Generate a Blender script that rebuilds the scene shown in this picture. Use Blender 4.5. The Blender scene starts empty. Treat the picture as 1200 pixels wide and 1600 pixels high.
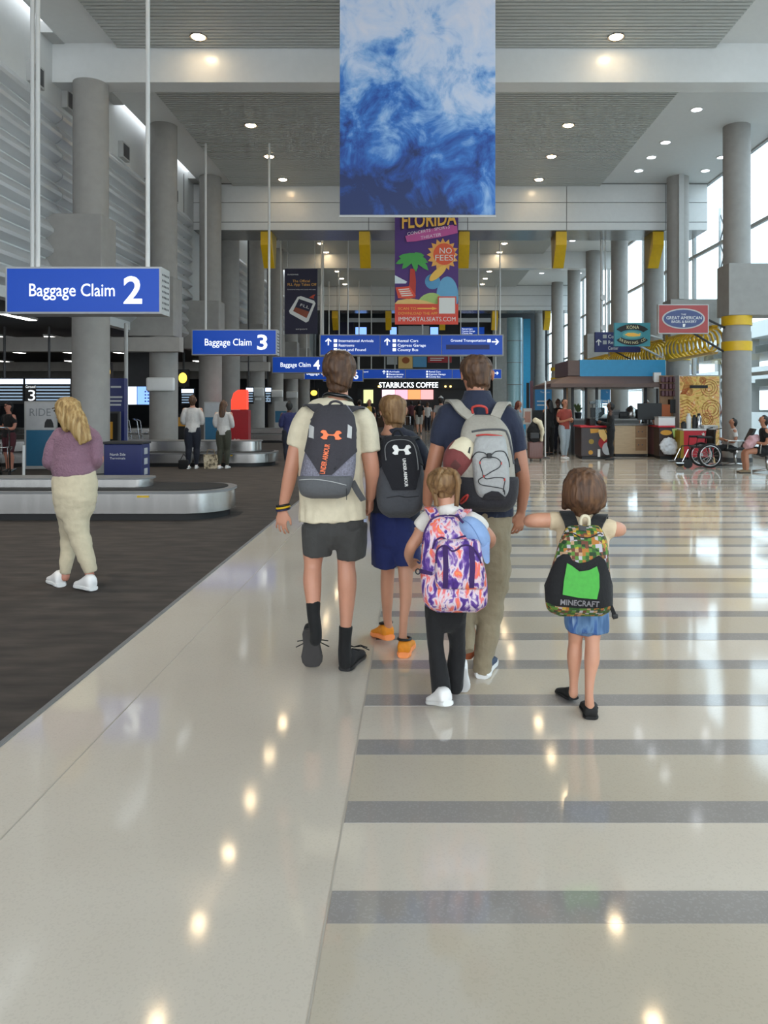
import bpy, bmesh, math, random
from mathutils import Vector, Matrix
from mathutils.bvhtree import BVHTree
random.seed(7)
SC = bpy.context.scene
C = SC.collection
V = Vector

# ---------------------------------------------------------------- camera
F, VX, VY, EYE = 1200.0, 651.0, 633.0, 1.5
cam_data = bpy.data.cameras.new('camera')
cam_data.sensor_fit = 'VERTICAL'
cam_data.sensor_height = 36
cam_data.sensor_width = 27
cam_data.lens = 36 * F / 1600
cam_data.shift_x = (600 - VX) / 1600
cam_data.shift_y = (VY - 800) / 1600
cam_data.clip_start = 0.05
cam_data.clip_end = 400
cam = bpy.data.objects.new('camera', cam_data)
cam.location = (0, 0, EYE)
cam.rotation_euler = (math.pi / 2, 0, 0)
C.objects.link(cam)
SC.camera = cam

# ---------------------------------------------------------------- world, daylight, exposure
SC.view_settings.view_transform = 'Standard'
SC.view_settings.look = 'None'
SC.view_settings.gamma = 1
SC.view_settings.use_curve_mapping = False
SC.view_settings.exposure = 0.82
world = bpy.data.worlds.new('daylight')
SC.world = world
world.use_nodes = True
wn = world.node_tree.nodes
wn['Background'].inputs['Color'].default_value = (0.87, 0.94, 1.0, 1)
wn['Background'].inputs['Strength'].default_value = 2.2


def P(x, y, Y):
    """photo pixel + distance along the hall -> place in metres"""
    return V(((x - VX) * Y / F, Y, EYE - (y - VY) * Y / F))


# ---------------------------------------------------------------- materials
def lin(c):
    r = []
    for v in c[:3]:
        v = v / 255.0
        r.append(v / 12.92 if v <= 0.04045 else ((v + 0.055) / 1.055) ** 2.4)
    return (r[0], r[1], r[2], 1.0)


MATS = {}


def mat(name, rgb, rough=0.6, metal=0.0, var=0.06, scale=8.0, bump=0.0, emit=0.0, stretch=None, spec=0.5, alpha_glass=False, coat=0.0, sheen=0.0):
    """plain procedural material: noise-varied colour and optional fine relief"""
    if name in MATS:
        return MATS[name]
    m = bpy.data.materials.new(name)
    m.use_nodes = True
    nt = m.node_tree
    b = nt.nodes['Principled BSDF']
    b.inputs['Roughness'].default_value = rough
    b.inputs['Metallic'].default_value = metal
    b.inputs['Specular IOR Level'].default_value = spec
    b.inputs['Coat Weight'].default_value = coat
    b.inputs['Sheen Weight'].default_value = sheen
    base = lin(rgb)
    tc = nt.nodes.new('ShaderNodeTexCoord')
    mp = nt.nodes.new('ShaderNodeMapping')
    if stretch:
        mp.inputs['Scale'].default_value = stretch
    nt.links.new(tc.outputs['Object'], mp.inputs['Vector'])
    nz = nt.nodes.new('ShaderNodeTexNoise')
    nz.inputs['Scale'].default_value = scale
    nz.inputs['Detail'].default_value = 4
    nt.links.new(mp.outputs['Vector'], nz.inputs['Vector'])
    mx = nt.nodes.new('ShaderNodeMix')
    mx.data_type = 'RGBA'
    mx.inputs['A'].default_value = tuple(max(0, c * (1 - var * 2)) for c in base[:3]) + (1,)
    mx.inputs['B'].default_value = tuple(min(1, c * (1 + var * 2)) for c in base[:3]) + (1,)
    nt.links.new(nz.outputs['Fac'], mx.inputs['Factor'])
    nt.links.new(mx.outputs['Result'], b.inputs['Base Color'])
    if emit:
        nt.links.new(mx.outputs['Result'], b.inputs['Emission Color'])
        b.inputs['Emission Strength'].default_value = emit
    if bump:
        bp = nt.nodes.new('ShaderNodeBump')
        bp.inputs['Strength'].default_value = bump
        bp.inputs['Distance'].default_value = 0.02
        nt.links.new(nz.outputs['Fac'], bp.inputs['Height'])
        nt.links.new(bp.outputs['Normal'], b.inputs['Normal'])
    MATS[name] = m
    return m


def ramp_mat(name, stops, scale=6.0, rough=0.7, stretch=None, detail=3.0, distortion=0.0, kind='noise', bump=0.0, coord='Object'):
    """material whose colour runs through a ramp over noise or voronoi cells"""
    if name in MATS:
        return MATS[name]
    m = bpy.data.materials.new(name)
    m.use_nodes = True
    nt = m.node_tree
    b = nt.nodes['Principled BSDF']
    b.inputs['Roughness'].default_value = rough
    tc = nt.nodes.new('ShaderNodeTexCoord')
    mp = nt.nodes.new('ShaderNodeMapping')
    if stretch:
        mp.inputs['Scale'].default_value = stretch
    nt.links.new(tc.outputs[coord], mp.inputs['Vector'])
    if kind == 'noise':
        nz = nt.nodes.new('ShaderNodeTexNoise')
        nz.inputs['Detail'].default_value = detail
        nz.inputs['Distortion'].default_value = distortion
        out = nz.outputs['Fac']
    else:
        nz = nt.nodes.new('ShaderNodeTexVoronoi')
        nz.distance = 'CHEBYCHEV'
        nz.inputs['Randomness'].default_value = 0.35
        sp = nt.nodes.new('ShaderNodeSeparateColor')
        nt.links.new(nz.outputs['Color'], sp.inputs['Color'])
        out = sp.outputs[0]
    nz.inputs['Scale'].default_value = scale
    nt.links.new(mp.outputs['Vector'], nz.inputs['Vector'])
    cr = nt.nodes.new('ShaderNodeValToRGB')
    if kind != 'noise':
        cr.color_ramp.interpolation = 'CONSTANT'
    el = cr.color_ramp.elements
    while len(el) > 1:
        el.remove(el[0])
    for i, (p, c) in enumerate(stops):
        e = el[0] if i == 0 else el.new(p)
        e.position = p
        e.color = lin(c)
    nt.links.new(out, cr.inputs['Fac'])
    nt.links.new(cr.outputs['Color'], b.inputs['Base Color'])
    if bump:
        bp = nt.nodes.new('ShaderNodeBump')
        bp.inputs['Strength'].default_value = bump
        bp.inputs['Distance'].default_value = 0.01
        nt.links.new(out, bp.inputs['Height'])
        nt.links.new(bp.outputs['Normal'], b.inputs['Normal'])
    MATS[name] = m
    return m


def glow(name, rgb, strength):
    """material of something that gives off light"""
    if name in MATS:
        return MATS[name]
    m = bpy.data.materials.new(name)
    m.use_nodes = True
    b = m.node_tree.nodes['Principled BSDF']
    b.inputs['Base Color'].default_value = lin(rgb)
    b.inputs['Emission Color'].default_value = lin(rgb)
    b.inputs['Emission Strength'].default_value = strength
    b.inputs['Roughness'].default_value = 0.4
    MATS[name] = m
    return m


def glass_mat():
    m = bpy.data.materials.new('window_glass')
    m.use_nodes = True
    nt = m.node_tree
    nt.nodes.clear()
    o = nt.nodes.new('ShaderNodeOutputMaterial')
    t = nt.nodes.new('ShaderNodeBsdfTransparent')
    t.inputs['Color'].default_value = (0.86, 0.94, 0.97, 1)
    g = nt.nodes.new('ShaderNodeBsdfGlossy')
    g.inputs['Roughness'].default_value = 0.03
    lw = nt.nodes.new('ShaderNodeLayerWeight')
    pw = nt.nodes.new('ShaderNodeMath'); pw.operation = 'POWER'; pw.inputs[1].default_value = 4.0
    nt.links.new(lw.outputs['Facing'], pw.inputs[0])
    fr = nt.nodes.new('ShaderNodeMath'); fr.operation = 'MULTIPLY_ADD'; fr.inputs[1].default_value = 0.5; fr.inputs[2].default_value = 0.03
    nt.links.new(pw.outputs[0], fr.inputs[0])
    mx = nt.nodes.new('ShaderNodeMixShader')
    nt.links.new(fr.outputs[0], mx.inputs['Fac'])
    nt.links.new(t.outputs[0], mx.inputs[1])
    nt.links.new(g.outputs[0], mx.inputs[2])
    nt.links.new(mx.outputs[0], o.inputs['Surface'])
    return m


def terrazzo(name, a, b_, chip):
    m = bpy.data.materials.new(name)
    m.use_nodes = True
    nt = m.node_tree
    b = nt.nodes['Principled BSDF']
    b.inputs['Specular IOR Level'].default_value = 0.8
    tc = nt.nodes.new('ShaderNodeTexCoord')
    n1 = nt.nodes.new('ShaderNodeTexNoise'); n1.inputs['Scale'].default_value = 1.3
    n2 = nt.nodes.new('ShaderNodeTexVoronoi'); n2.inputs['Scale'].default_value = 160
    n3 = nt.nodes.new('ShaderNodeTexNoise'); n3.inputs['Scale'].default_value = 2.2; n3.inputs['Detail'].default_value = 1
    geo = nt.nodes.new('ShaderNodeNewGeometry')
    for n in (n1, n2, n3):
        nt.links.new(geo.outputs['Position'], n.inputs['Vector'])
    mx = nt.nodes.new('ShaderNodeMix'); mx.data_type = 'RGBA'
    mx.inputs['A'].default_value = lin(a); mx.inputs['B'].default_value = lin(b_)
    nt.links.new(n1.outputs['Fac'], mx.inputs['Factor'])
    sp = nt.nodes.new('ShaderNodeSeparateColor')
    nt.links.new(n2.outputs['Color'], sp.inputs['Color'])
    cr = nt.nodes.new('ShaderNodeMath'); cr.operation = 'GREATER_THAN'; cr.inputs[1].default_value = 0.8
    nt.links.new(sp.outputs[0], cr.inputs[0])
    sc = nt.nodes.new('ShaderNodeMath'); sc.operation = 'MULTIPLY'; sc.inputs[1].default_value = 0.14
    nt.links.new(cr.outputs[0], sc.inputs[0])
    m2 = nt.nodes.new('ShaderNodeMix'); m2.data_type = 'RGBA'
    nt.links.new(sc.outputs[0], m2.inputs['Factor'])
    nt.links.new(mx.outputs['Result'], m2.inputs['A'])
    m2.inputs['B'].default_value = lin(chip)
    nt.links.new(m2.outputs['Result'], b.inputs['Base Color'])
    rr = nt.nodes.new('ShaderNodeMapRange')
    rr.inputs['To Min'].default_value = 0.04; rr.inputs['To Max'].default_value = 0.11
    nt.links.new(n1.outputs['Fac'], rr.inputs['Value'])
    nt.links.new(rr.outputs['Result'], b.inputs['Roughness'])
    bp = nt.nodes.new('ShaderNodeBump'); bp.inputs['Strength'].default_value = 0.03; bp.inputs['Distance'].default_value = 0.02
    nt.links.new(n3.outputs['Fac'], bp.inputs['Height'])
    nt.links.new(bp.outputs['Normal'], b.inputs['Normal'])
    MATS[name] = m
    return m


# ---------------------------------------------------------------- mesh helpers
class MB:
    """collects shapes into one mesh (coordinates relative to org)"""
    def __init__(self, org=(0, 0, 0)):
        self.v, self.f, self.o = [], [], V(org)

    def add(self, vs, fs):
        n = len(self.v)
        self.v += [V(p) - self.o for p in vs]
        self.f += [tuple(n + i for i in q) for q in fs]
        return self

    def box(self, a, b):
        x0, x1 = sorted((a[0], b[0])); y0, y1 = sorted((a[1], b[1])); z0, z1 = sorted((a[2], b[2]))
        return self.add([(x0, y0, z0), (x1, y0, z0), (x1, y1, z0), (x0, y1, z0), (x0, y0, z1), (x1, y0, z1), (x1, y1, z1), (x0, y1, z1)],
                        [(0, 3, 2, 1), (4, 5, 6, 7), (0, 1, 5, 4), (1, 2, 6, 5), (2, 3, 7, 6), (3, 0, 4, 7)])

    def rbox(self, a, b, r=0.02, n=3):
        """box with rounded vertical and horizontal edges (bevelled)"""
        bm = bmesh.new()
        m = MB().box(a, b)
        vs = [bm.verts.new(p) for p in m.v]
        for q in m.f:
            bm.faces.new([vs[i] for i in q])
        bmesh.ops.bevel(bm, geom=bm.edges[:], offset=r, segments=n, profile=0.5, affect='EDGES')
        bm.verts.index_update()
        self.add([p.co.copy() for p in bm.verts], [tuple(q.index for q in fc.verts) for fc in bm.faces])
        bm.free()
        return self

    def prism(self, pts, d):
        """closed polygon (3D points, planar) extruded by vector d"""
        n = len(pts); d = V(d)
        self.add([V(p) for p in pts] + [V(p) + d for p in pts],
                 [tuple(range(n))[::-1], tuple(range(n, 2 * n))] + [(i, (i + 1) % n, n + (i + 1) % n, n + i) for i in range(n)])
        return self

    def rings(self, rings, cap=True):
        n = len(rings[0]); vs = []; fs = []
        for r in rings:
            vs += list(r)
        for k in range(len(rings) - 1):
            for i in range(n):
                j = (i + 1) % n
                fs.append((k * n + i, k * n + j, (k + 1) * n + j, (k + 1) * n + i))
        if cap:
            fs.append(tuple(range(n))[::-1])
            fs.append(tuple(range((len(rings) - 1) * n, len(rings) * n)))
        return self.add(vs, fs)

    def lathe(self, c, prof, n=24, axis='Z'):
        c = V(c); rings = []
        for r, h in prof:
            ring = []
            for i in range(n):
                a = 2 * math.pi * i / n
                p = (r * math.cos(a), r * math.sin(a), h)
                if axis == 'Y':
                    p = (p[0], h, -p[1])
                elif axis == 'X':
                    p = (h, p[0], p[1])
                ring.append(c + V(p))
            rings.append(ring)
        return self.rings(rings)

    def cyl(self, c, r, h, n=24, axis='Z'):
        return self.lathe(c, [(r, 0), (r, h)], n, axis)

    def tube(self, pts, r, n=8, closed=False):
        """round tube through points, r a number or a list"""
        pts = [V(p) for p in pts]; rings = []
        up = V((0.13, 0.21, 0.97))
        m = len(pts)
        for k, p in enumerate(pts):
            if closed:
                t = pts[(k + 1) % m] - pts[k - 1]
            else:
                t = pts[min(k + 1, m - 1)] - pts[max(k - 1, 0)]
            if t.length < 1e-9:
                t = V((0, 0, 1))
            t.normalize()
            u = t.cross(up)
            if u.length < 0.05:
                u = t.cross(V((1, 0, 0)))
            u.normalize(); w = t.cross(u)
            rr = r[k] if isinstance(r, (list, tuple)) else r
            rings.append([p + u * (rr * math.cos(2 * math.pi * i / n)) + w * (rr * math.sin(2 * math.pi * i / n)) for i in range(n)])
        if closed:
            rings.append(rings[0])
            return self.rings(rings, cap=False)
        return self.rings(rings)

    def mesh(self, name):
        me = bpy.data.meshes.new(name)
        me.from_pydata([tuple(p) for p in self.v], [], self.f)
        me.update()
        return me

    def build(self, name, material, parent=None, loc=None, smooth=False, fix=True):
        me = self.mesh(name)
        if fix:
            bm = bmesh.new(); bm.from_mesh(me)
            bmesh.ops.recalc_face_normals(bm, faces=bm.faces[:])
            bm.to_mesh(me); bm.free()
        return place(name, me, material, parent, loc if loc is not None else (self.o if parent is None else None), smooth)


def place(name, me, material, parent=None, loc=None, smooth=False):
    if isinstance(material, str):
        material = MATS[material]
    me.materials.clear()
    me.materials.append(material)
    if smooth:
        me.polygons.foreach_set('use_smooth', [True] * len(me.polygons))
        if smooth == 'angle':
            me.set_sharp_from_angle(angle=math.radians(38))
    o = bpy.data.objects.new(name, me)
    C.objects.link(o)
    if parent is not None:
        o.parent = parent
    if loc is not None:
        o.location = loc
    return o


def tag(o, label=None, cat=None, group=None, kind=None):
    if label: o['label'] = label
    if cat: o['category'] = cat
    if group: o['group'] = group
    if kind: o['kind'] = kind
    return o


def thing(name, label, cat, loc=(0, 0, 0), group=None):
    o = bpy.data.objects.new(name, None)
    o.empty_display_size = 0.1
    C.objects.link(o)
    o.location = loc
    return tag(o, label, cat, group)


def struct(name, mb, material, smooth=False):
    return tag(mb.build(name, material, smooth=smooth), kind='structure')


def copy_tree(o, parent=None, loc=None):
    c = o.copy()
    C.objects.link(c)
    c.parent = parent
    if loc is not None:
        c.location = loc
    for ch in list(o.children):
        copy_tree(ch, c)
    return c


def bez(pts, n=8):
    """Catmull-Rom through points (any tuple length)"""
    out = []
    m = len(pts)
    for k in range(m - 1):
        p0, p1, p2, p3 = pts[max(k - 1, 0)], pts[k], pts[k + 1], pts[min(k + 2, m - 1)]
        for i in range(n):
            t = i / n
            out.append(tuple(0.5 * (2 * b + (c - a) * t + (2 * a - 5 * b + 4 * c - d) * t * t + (3 * b - a - 3 * c + d) * t ** 3)
                             for a, b, c, d in zip(p0, p1, p2, p3)))
    out.append(tuple(pts[-1]))
    return out


def text_mesh(body, size=1.0, bold=0.0, align='LEFT'):
    """letter outlines as a flat mesh in the XY plane -> verts, faces, width"""
    cu = bpy.data.curves.new('lettering', 'FONT')
    cu.body = body
    cu.size = size
    cu.offset = bold
    cu.align_x = align
    cu.resolution_u = 3
    ob = bpy.data.objects.new('lettering', cu)
    C.objects.link(ob)
    dg = bpy.context.evaluated_depsgraph_get()
    me = bpy.data.meshes.new_from_object(ob.evaluated_get(dg))
    vs = [v.co.copy() for v in me.vertices]
    fs = [tuple(p.vertices) for p in me.polygons]
    C.objects.unlink(ob)
    bpy.data.objects.remove(ob); bpy.data.curves.remove(cu); bpy.data.meshes.remove(me)
    return vs, fs


def text_on(mb, body, origin, height, right=(1, 0, 0), up=(0, 0, 1), align='LEFT', bold=0.0, width=None):
    """add flat lettering; height = cap height in metres; width fits the line to that length"""
    vs, fs = text_mesh(body, 1.0, bold, align)
    if not vs:
        return mb
    k = height / 0.70
    kx = k
    if width:
        w = max(p.x for p in vs) - min(p.x for p in vs)
        kx = width / w
    right, up, origin = V(right), V(up), V(origin)
    return mb.add([origin + right * (p.x * kx) + up * (p.y * k) for p in vs], fs)


def arrow_pts(cx, cz, s, d):
    base = [(-0.09, -0.5), (-0.09, 0.22), (-0.36, -0.03), (-0.45, 0.1), (0, 0.52), (0.45, 0.1), (0.36, -0.03), (0.09, 0.22), (0.09, -0.5)]
    out = []
    for x, z in base:
        if d == 'right':
            x, z = z, -x
        out.append((cx + x * s, cz + z * s))
    return out


# common materials
mat('white_paint', (205, 206, 205), 0.45, var=0.02)
mat('ceiling_white', (214, 215, 214), 0.6, var=0.02)
mat('gloss_white', (212, 213, 212), 0.22, var=0.02)
mat('slat_grey', (182, 184, 180), 0.35, var=0.03)
mat('concrete', (150, 147, 143), 0.75, var=0.07, scale=5, bump=0.15)
mat('concrete_light', (166, 161, 155), 0.75, var=0.07, scale=4, bump=0.15)
mat('louver_metal', (206, 208, 210), 0.32, metal=0.35, var=0.05, scale=1.2, stretch=(1, 0.4, 3))
mat('steel', (185, 183, 180), 0.25, metal=0.95, var=0.08, scale=2, stretch=(6, 6, 0.2))
mat('dark_steel', (88, 88, 88), 0.35, metal=0.8, var=0.06)
mat('black', (14, 14, 15), 0.5, var=0.1)
mat('rubber_black', (22, 22, 23), 0.7, var=0.1)
mat('charcoal', (45, 46, 48), 0.6, var=0.08)
mat('dark_grey', (70, 70, 72), 0.6, var=0.08)
mat('mid_grey', (120, 120, 120), 0.5, var=0.05)
mat('pale_grey', (178, 178, 176), 0.5, var=0.04)
mat('white_plastic', (222, 222, 220), 0.4, var=0.02)
mat('yellow_paint', (214, 172, 22), 0.4, var=0.06)
mat('chrome', (200, 200, 202), 0.12, metal=1.0, var=0.03)
glow('sign_blue', (4, 56, 146), 0.42)
glow('sign_white', (240, 246, 250), 0.6)
mat('print_white', (232, 232, 228), 0.5, var=0.01)
MATS['glass'] = glass_mat()
terrazzo('terrazzo_light', (202, 190, 175), (212, 202, 188), (172, 160, 146))
terrazzo('terrazzo_beige', (186, 174, 156), (196, 185, 168), (160, 148, 132))
terrazzo('terrazzo_grey', (144, 138, 134), (155, 149, 145), (196, 192, 186))
ramp_mat('carpet', [(0.25, (46, 40, 37)), (0.5, (62, 55, 50)), (0.75, (78, 69, 63))], scale=3.5, rough=0.95, stretch=(0.7, 2.2, 1), detail=8, bump=0.3, coord='Object')
# ================================================================ STRUCTURE
CEIL = 8.9
XL, XR = -7.45, 9.7          # upper left wall, right glass wall
EDGE = -1.85                 # carpet edge
Y0, Y1 = -9.0, 57.0

floor = struct('floor', MB().box((EDGE, Y0, -0.2), (XR, Y1, 0)), 'terrazzo_light')
struct('floor_carpet', MB().box((-22, Y0, -0.2), (EDGE, Y1, 0.006)), 'carpet')
trim = struct('trim_1', MB().box((EDGE, Y0, 0), (EDGE + 0.025, Y1, 0.008)), 'mid_grey')
seam = MB().box((-1.44, Y0, 0), (-1.434, Y1, 0.0012)).build('divider_strip', mat('strip', (176, 168, 156), 0.4), floor)
MB().box((-0.268, Y0, 0), (-0.262, 48, 0.0012)).build('divider_strip', 'strip', floor)
# inlaid grey bands across the walkway
stripe = MB().box((-0.26, -0.075, -0.01), (XR - 0.1, 0.075, 0.0015)).mesh('inlaid_band')
k = 0
y = 2.295 - 0.536 * 6
while y < 47:
    place('inlaid_band', stripe if k == 0 else stripe, 'terrazzo_grey', floor, (0, y, 0))
    y += 0.536; k += 1
# beige panels laid between every other pair of bands
panel = MB().box((-0.26, -0.193, -0.01), (XR - 0.1, 0.193, 0.001)).mesh('inlaid_panel')
y = 2.295 - 0.536 * 6.5
while y < 47:
    place('inlaid_panel', panel, 'terrazzo_beige', floor, (0, y, 0))
    y += 1.072

# ceiling: white slab, hanging slats in two long fields, cross beams and bulkheads
ceiling = struct('ceiling', MB().box((-7.2, Y0, CEIL), (XR, Y1, CEIL + 0.25)), 'ceiling_white')
def slat_field(ya, yb):
    mb = MB()
    yy = ya
    while yy < yb:
        mb.box((-6.1, yy, CEIL - 0.11), (6.1, yy + 0.082, CEIL - 0.03))
        yy += 0.127
    tag(mb.build('slat_field', 'slat_grey', ceiling), kind='stuff')
    MB().box((-6.08, ya, CEIL - 0.025), (6.08, yb, CEIL - 0.001)).build('slat_backing', mat('slat_gap', (96, 98, 96), 0.8), ceiling)
for ya, yb in ((-5, 15.65), (16.25, 25.55), (27.3, 37.0), (37.6, 47.2)):
    slat_field(ya, yb)
struct('trim_2', MB().box((XL, 15.7, 8.1), (XR, 16.2, CEIL)), 'gloss_white')
struct('trim_3', MB().box((XL, 37.0, 8.1), (XR, 37.5, CEIL)), 'gloss_white')
def bulkhead(name, ya, yb):
    w = struct(name, MB().box((XL, ya + 0.03, 7.36), (XR, yb, CEIL)), mat('bulkhead_core', (120, 120, 120), 0.6))
    xs = [XL, -4.9, -1.6, 1.7, 5.0, 8.3, XR]
    zs = [7.33, 7.6, 8.25, CEIL - 0.03]
    for i in range(6):
        for j in range(3):
            MB().box((xs[i] + 0.012, ya, zs[j] + 0.012), (xs[i + 1] - 0.012, ya + 0.05, zs[j + 1] - 0.012)).build('wall_panel', 'gloss_white', w)
        MB().box((xs[i] + 0.012, ya + 0.02, 7.33), (xs[i + 1] - 0.012, yb, 7.362)).build('soffit_panel', mat('soffit_metal', (150, 152, 152), 0.22, metal=0.4), w)
    return w
bulkhead('wall_bulkhead_near', 25.6, 27.2)
bulkhead('wall_bulkhead_far', 47.3, 48.8)

# left upper wall with louvers, daylight slot at its top
wl = struct('wall_left', MB().box((XL - 0.25, Y0, 3.45), (XL, Y1, 9.6)), 'white_paint')
for j in range(10):
    z = 3.66 + j * 0.402
    prof = [(XL - 0.001, z), (XL + 0.06, z + 0.02), (XL + 0.16, z + 0.10), (XL + 0.17, z + 0.17), (XL + 0.10, z + 0.26), (XL + 0.03, z + 0.36), (XL - 0.001, z + 0.37)]
    for ya, yb in ((4.0, 15.78), (15.82, 25.0), (27.3, 47.0)):
        MB().prism([(px, ya, pz) for px, pz in prof], (0, yb - ya, 0)).build('louver', 'louver_metal', wl, smooth='angle')
for yv, zv in ((14.9, 7.9), (16.35, 7.95), (19.4, 7.9), (21.2, 7.9), (23.4, 7.9)):
    vt = MB().box((XL, yv - 0.24, zv - 0.2), (XL + 0.12, yv + 0.24, zv + 0.2)).build('vent_box', 'pale_grey', wl)
    MB().box((XL + 0.12, yv - 0.19, zv - 0.16), (XL + 0.125, yv + 0.19, zv + 0.16)).build('vent_grille', 'dark_grey', vt)
for ya, yb in ((17.9, 18.9), (15.2, 16.4), (21.6, 22.6), (25.0, 27.5), (36.6, 38), (6, 8)):
    MB().box((XL, ya, CEIL - 0.02), (-7.2, yb, CEIL + 0.2)).build('slot_cover', 'pale_grey', wl)
# low dark baggage hall on the left
struct('ceiling_low', MB().box((-22, Y0, 3.45), (XL - 0.24, Y1, 3.75)), mat('low_ceiling', (74, 73, 74), 0.7))
struct('wall_left_far', MB().box((-22.3, Y0, 0), (-22, Y1, 3.5)), mat('low_wall', (66, 66, 70), 0.7))
lab = 'linear strip light on the dark low ceiling over the baggage hall'
strip0 = None
for i, (sx, sy) in enumerate([(-8.6, 12.3), (-9.6, 12.3), (-10.6, 12.3), (-8.6, 16.6), (-9.8, 16.6), (-11, 16.6), (-12.2, 16.6), (-13.4, 16.6), (-8.8, 21.8), (-10.2, 21.8), (-11.6, 21.8), (-13, 21.8), (-14.4, 21.8), (-16, 21.8),
                              (-9, 27.5), (-10.8, 27.5), (-12.6, 27.5), (-14.4, 27.5), (-16.2, 27.5), (-18, 27.5), (-9.5, 33.5), (-12, 33.5), (-15, 33.5), (-18, 33.5)]):
    if strip0 is None:
        strip0 = thing('strip_light', lab, 'light', (sx, sy, 3.45), 'strip lights of the baggage hall')
        MB().box((-0.11, -0.62, -0.05), (0.11, 0.62, 0)).build('housing', 'white_plastic', strip0)
        MB().box((-0.09, -0.6, -0.06), (0.09, 0.6, -0.05)).build('diffuser', glow('strip_glow', (255, 250, 240), 5), strip0)
    else:
        copy_tree(strip0, None, (sx, sy, 3.45))
# soffit beams crossing over the carousels, each with an end block
for i, (yb, xe, w) in enumerate(((20.0, -6.1, 'two'), (31.4, -6.0, 'three'), (40.4, -5.9, 'four'))):
    struct('trim_%d' % (4 + i), MB().box((-21.9, yb - 0.25, 2.88), (xe, yb + 0.1, 3.25)), 'concrete_light')

# end of the hall
struct('wall_back', MB().box((-22, 57, 0), (XR, 57.3, CEIL)), mat('back_wall', (54, 56, 60), 0.5))

# right glass wall: mullions, transoms and panes
wr = struct('window_1', MB().box((XR, Y0, 0), (XR + 0.12, Y1, 0.25)), 'pale_grey')
yy = Y0
ys = []
while yy < Y1 - 0.1:
    ys.append(yy); yy += 3.0
zs = [0.25, 2.4, 4.55, 6.7, CEIL]
for a in ys + [Y1]:
    MB().box((XR, a - 0.05, 0.25), (XR + 0.12, a + 0.05, CEIL)).build('mullion', 'pale_grey', wr)
for z in zs[1:]:
    MB().box((XR + 0.01, Y0, z - 0.05), (XR + 0.11, Y1, z + 0.05)).build('transom', 'pale_grey', wr)
for a in ys:
    for z0, z1 in zip(zs[:-1], zs[1:]):
        MB().box((XR + 0.05, a + 0.05, z0 + 0.05), (XR + 0.062, min(a + 2.95, Y1), z1 - 0.05)).build('pane', 'glass', wr)
struct('ground_outside', MB().box((XR + 0.12, -30, -0.3), (90, 140, -0.1)), mat('kerbside', (176, 174, 170), 0.8))

# ---------------------------------------------------------------- columns
LCOL = [15.8, 20.35, 24.95, 27.5, 32.0, 36.5, 41.0, 45.6]
RCOL = [20.4, 25.0, 27.5, 32.2, 37.0, 41.5, 46.4, 53.0]
def column(x, y, top, label, group, r=0.345, low=None):
    t = thing('concrete_column', label, 'column', (x, y, 0), group)
    mb = MB()
    mb.lathe((0, 0, 0), [(r + 0.02, 0), (r + 0.02, 3.4), (r + 0.02, 3.42), (r, 3.46), (r, top)], 32)
    mb.build('shaft', 'concrete', t, smooth='angle')
    MB().lathe((0, 0, 0), [(r + 0.05, 0), (r + 0.05, 0.12)], 32).build('base_ring', 'dark_grey', t, smooth='angle')
    return t
for i, y in enumerate(LCOL):
    top = 8.1 if i == 0 else (7.36 if False else CEIL)
    lb = {0: 'grey concrete column rising behind the carousel under the second baggage claim sign',
          1: 'grey concrete column with white rounded box, by the two women in white tops',
          }.get(i, 'round grey concrete column in the left row, beyond the two women at the carousel')
    t = column(-6.7, y, top, lb, None if i < 2 else 'far columns of the left row')
    if i != 3:
        z0, z1 = (3.45, 5.35) if i == 0 else (3.3, 4.85)
        MB().rbox((XL + 6.7 - 0.05, -0.375, z0), (0.372, 0.375, z1), 0.015, 2).build('corbel_block', 'concrete', t)
    if i in (1, 4, 5, 6):
        bx = MB().rbox((-0.32 if i == 1 else -0.2, -0.47, 1.86), (0.42, -0.36, 2.22), 0.05, 3).build('wall_box', 'white_plastic', t, smooth='angle')
        if i == 1:
            MB().box((0.36, -0.3, 2.93), (0.43, 0, 3.2)).build('end_cap', 'concrete_light', t)
    if i == 4:
        MB().rbox((0.05, -0.42, 1.7), (0.3, -0.36, 1.8), 0.01, 1).build('notice', 'white_plastic', t)
for i, y in enumerate(RCOL):
    lb = {0: 'grey concrete column with two yellow bands beside the glass wall'}.get(i, 'round grey concrete column in the right row, beyond the yellow-banded one')
    t = column(8.5, y, CEIL, lb, None if i == 0 else 'far columns of the right row')
    if i == 0:
        MB().rbox((-0.37, -0.4, 3.85), (1.2, 0.4, 5.2), 0.015, 2).build('corbel_block', 'concrete', t)
        for z in (2.93, 3.6):
            MB().lathe((0, 0, 0), [(0.385, z), (0.385, z + 0.25)], 32).build('yellow_band', 'yellow_paint', t, smooth='angle')
    elif i in (1, 3, 4):
        MB().rbox((-0.37, -0.4, 3.6), (1.2, 0.4, 4.9), 0.015, 2).build('corbel_block', 'concrete', t)
    if i == 1:
        MB().box((-0.1, -0.42, 4.9), (0.06, -0.33, CEIL)).build('conduit_channel', 'pale_grey', t)

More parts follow.
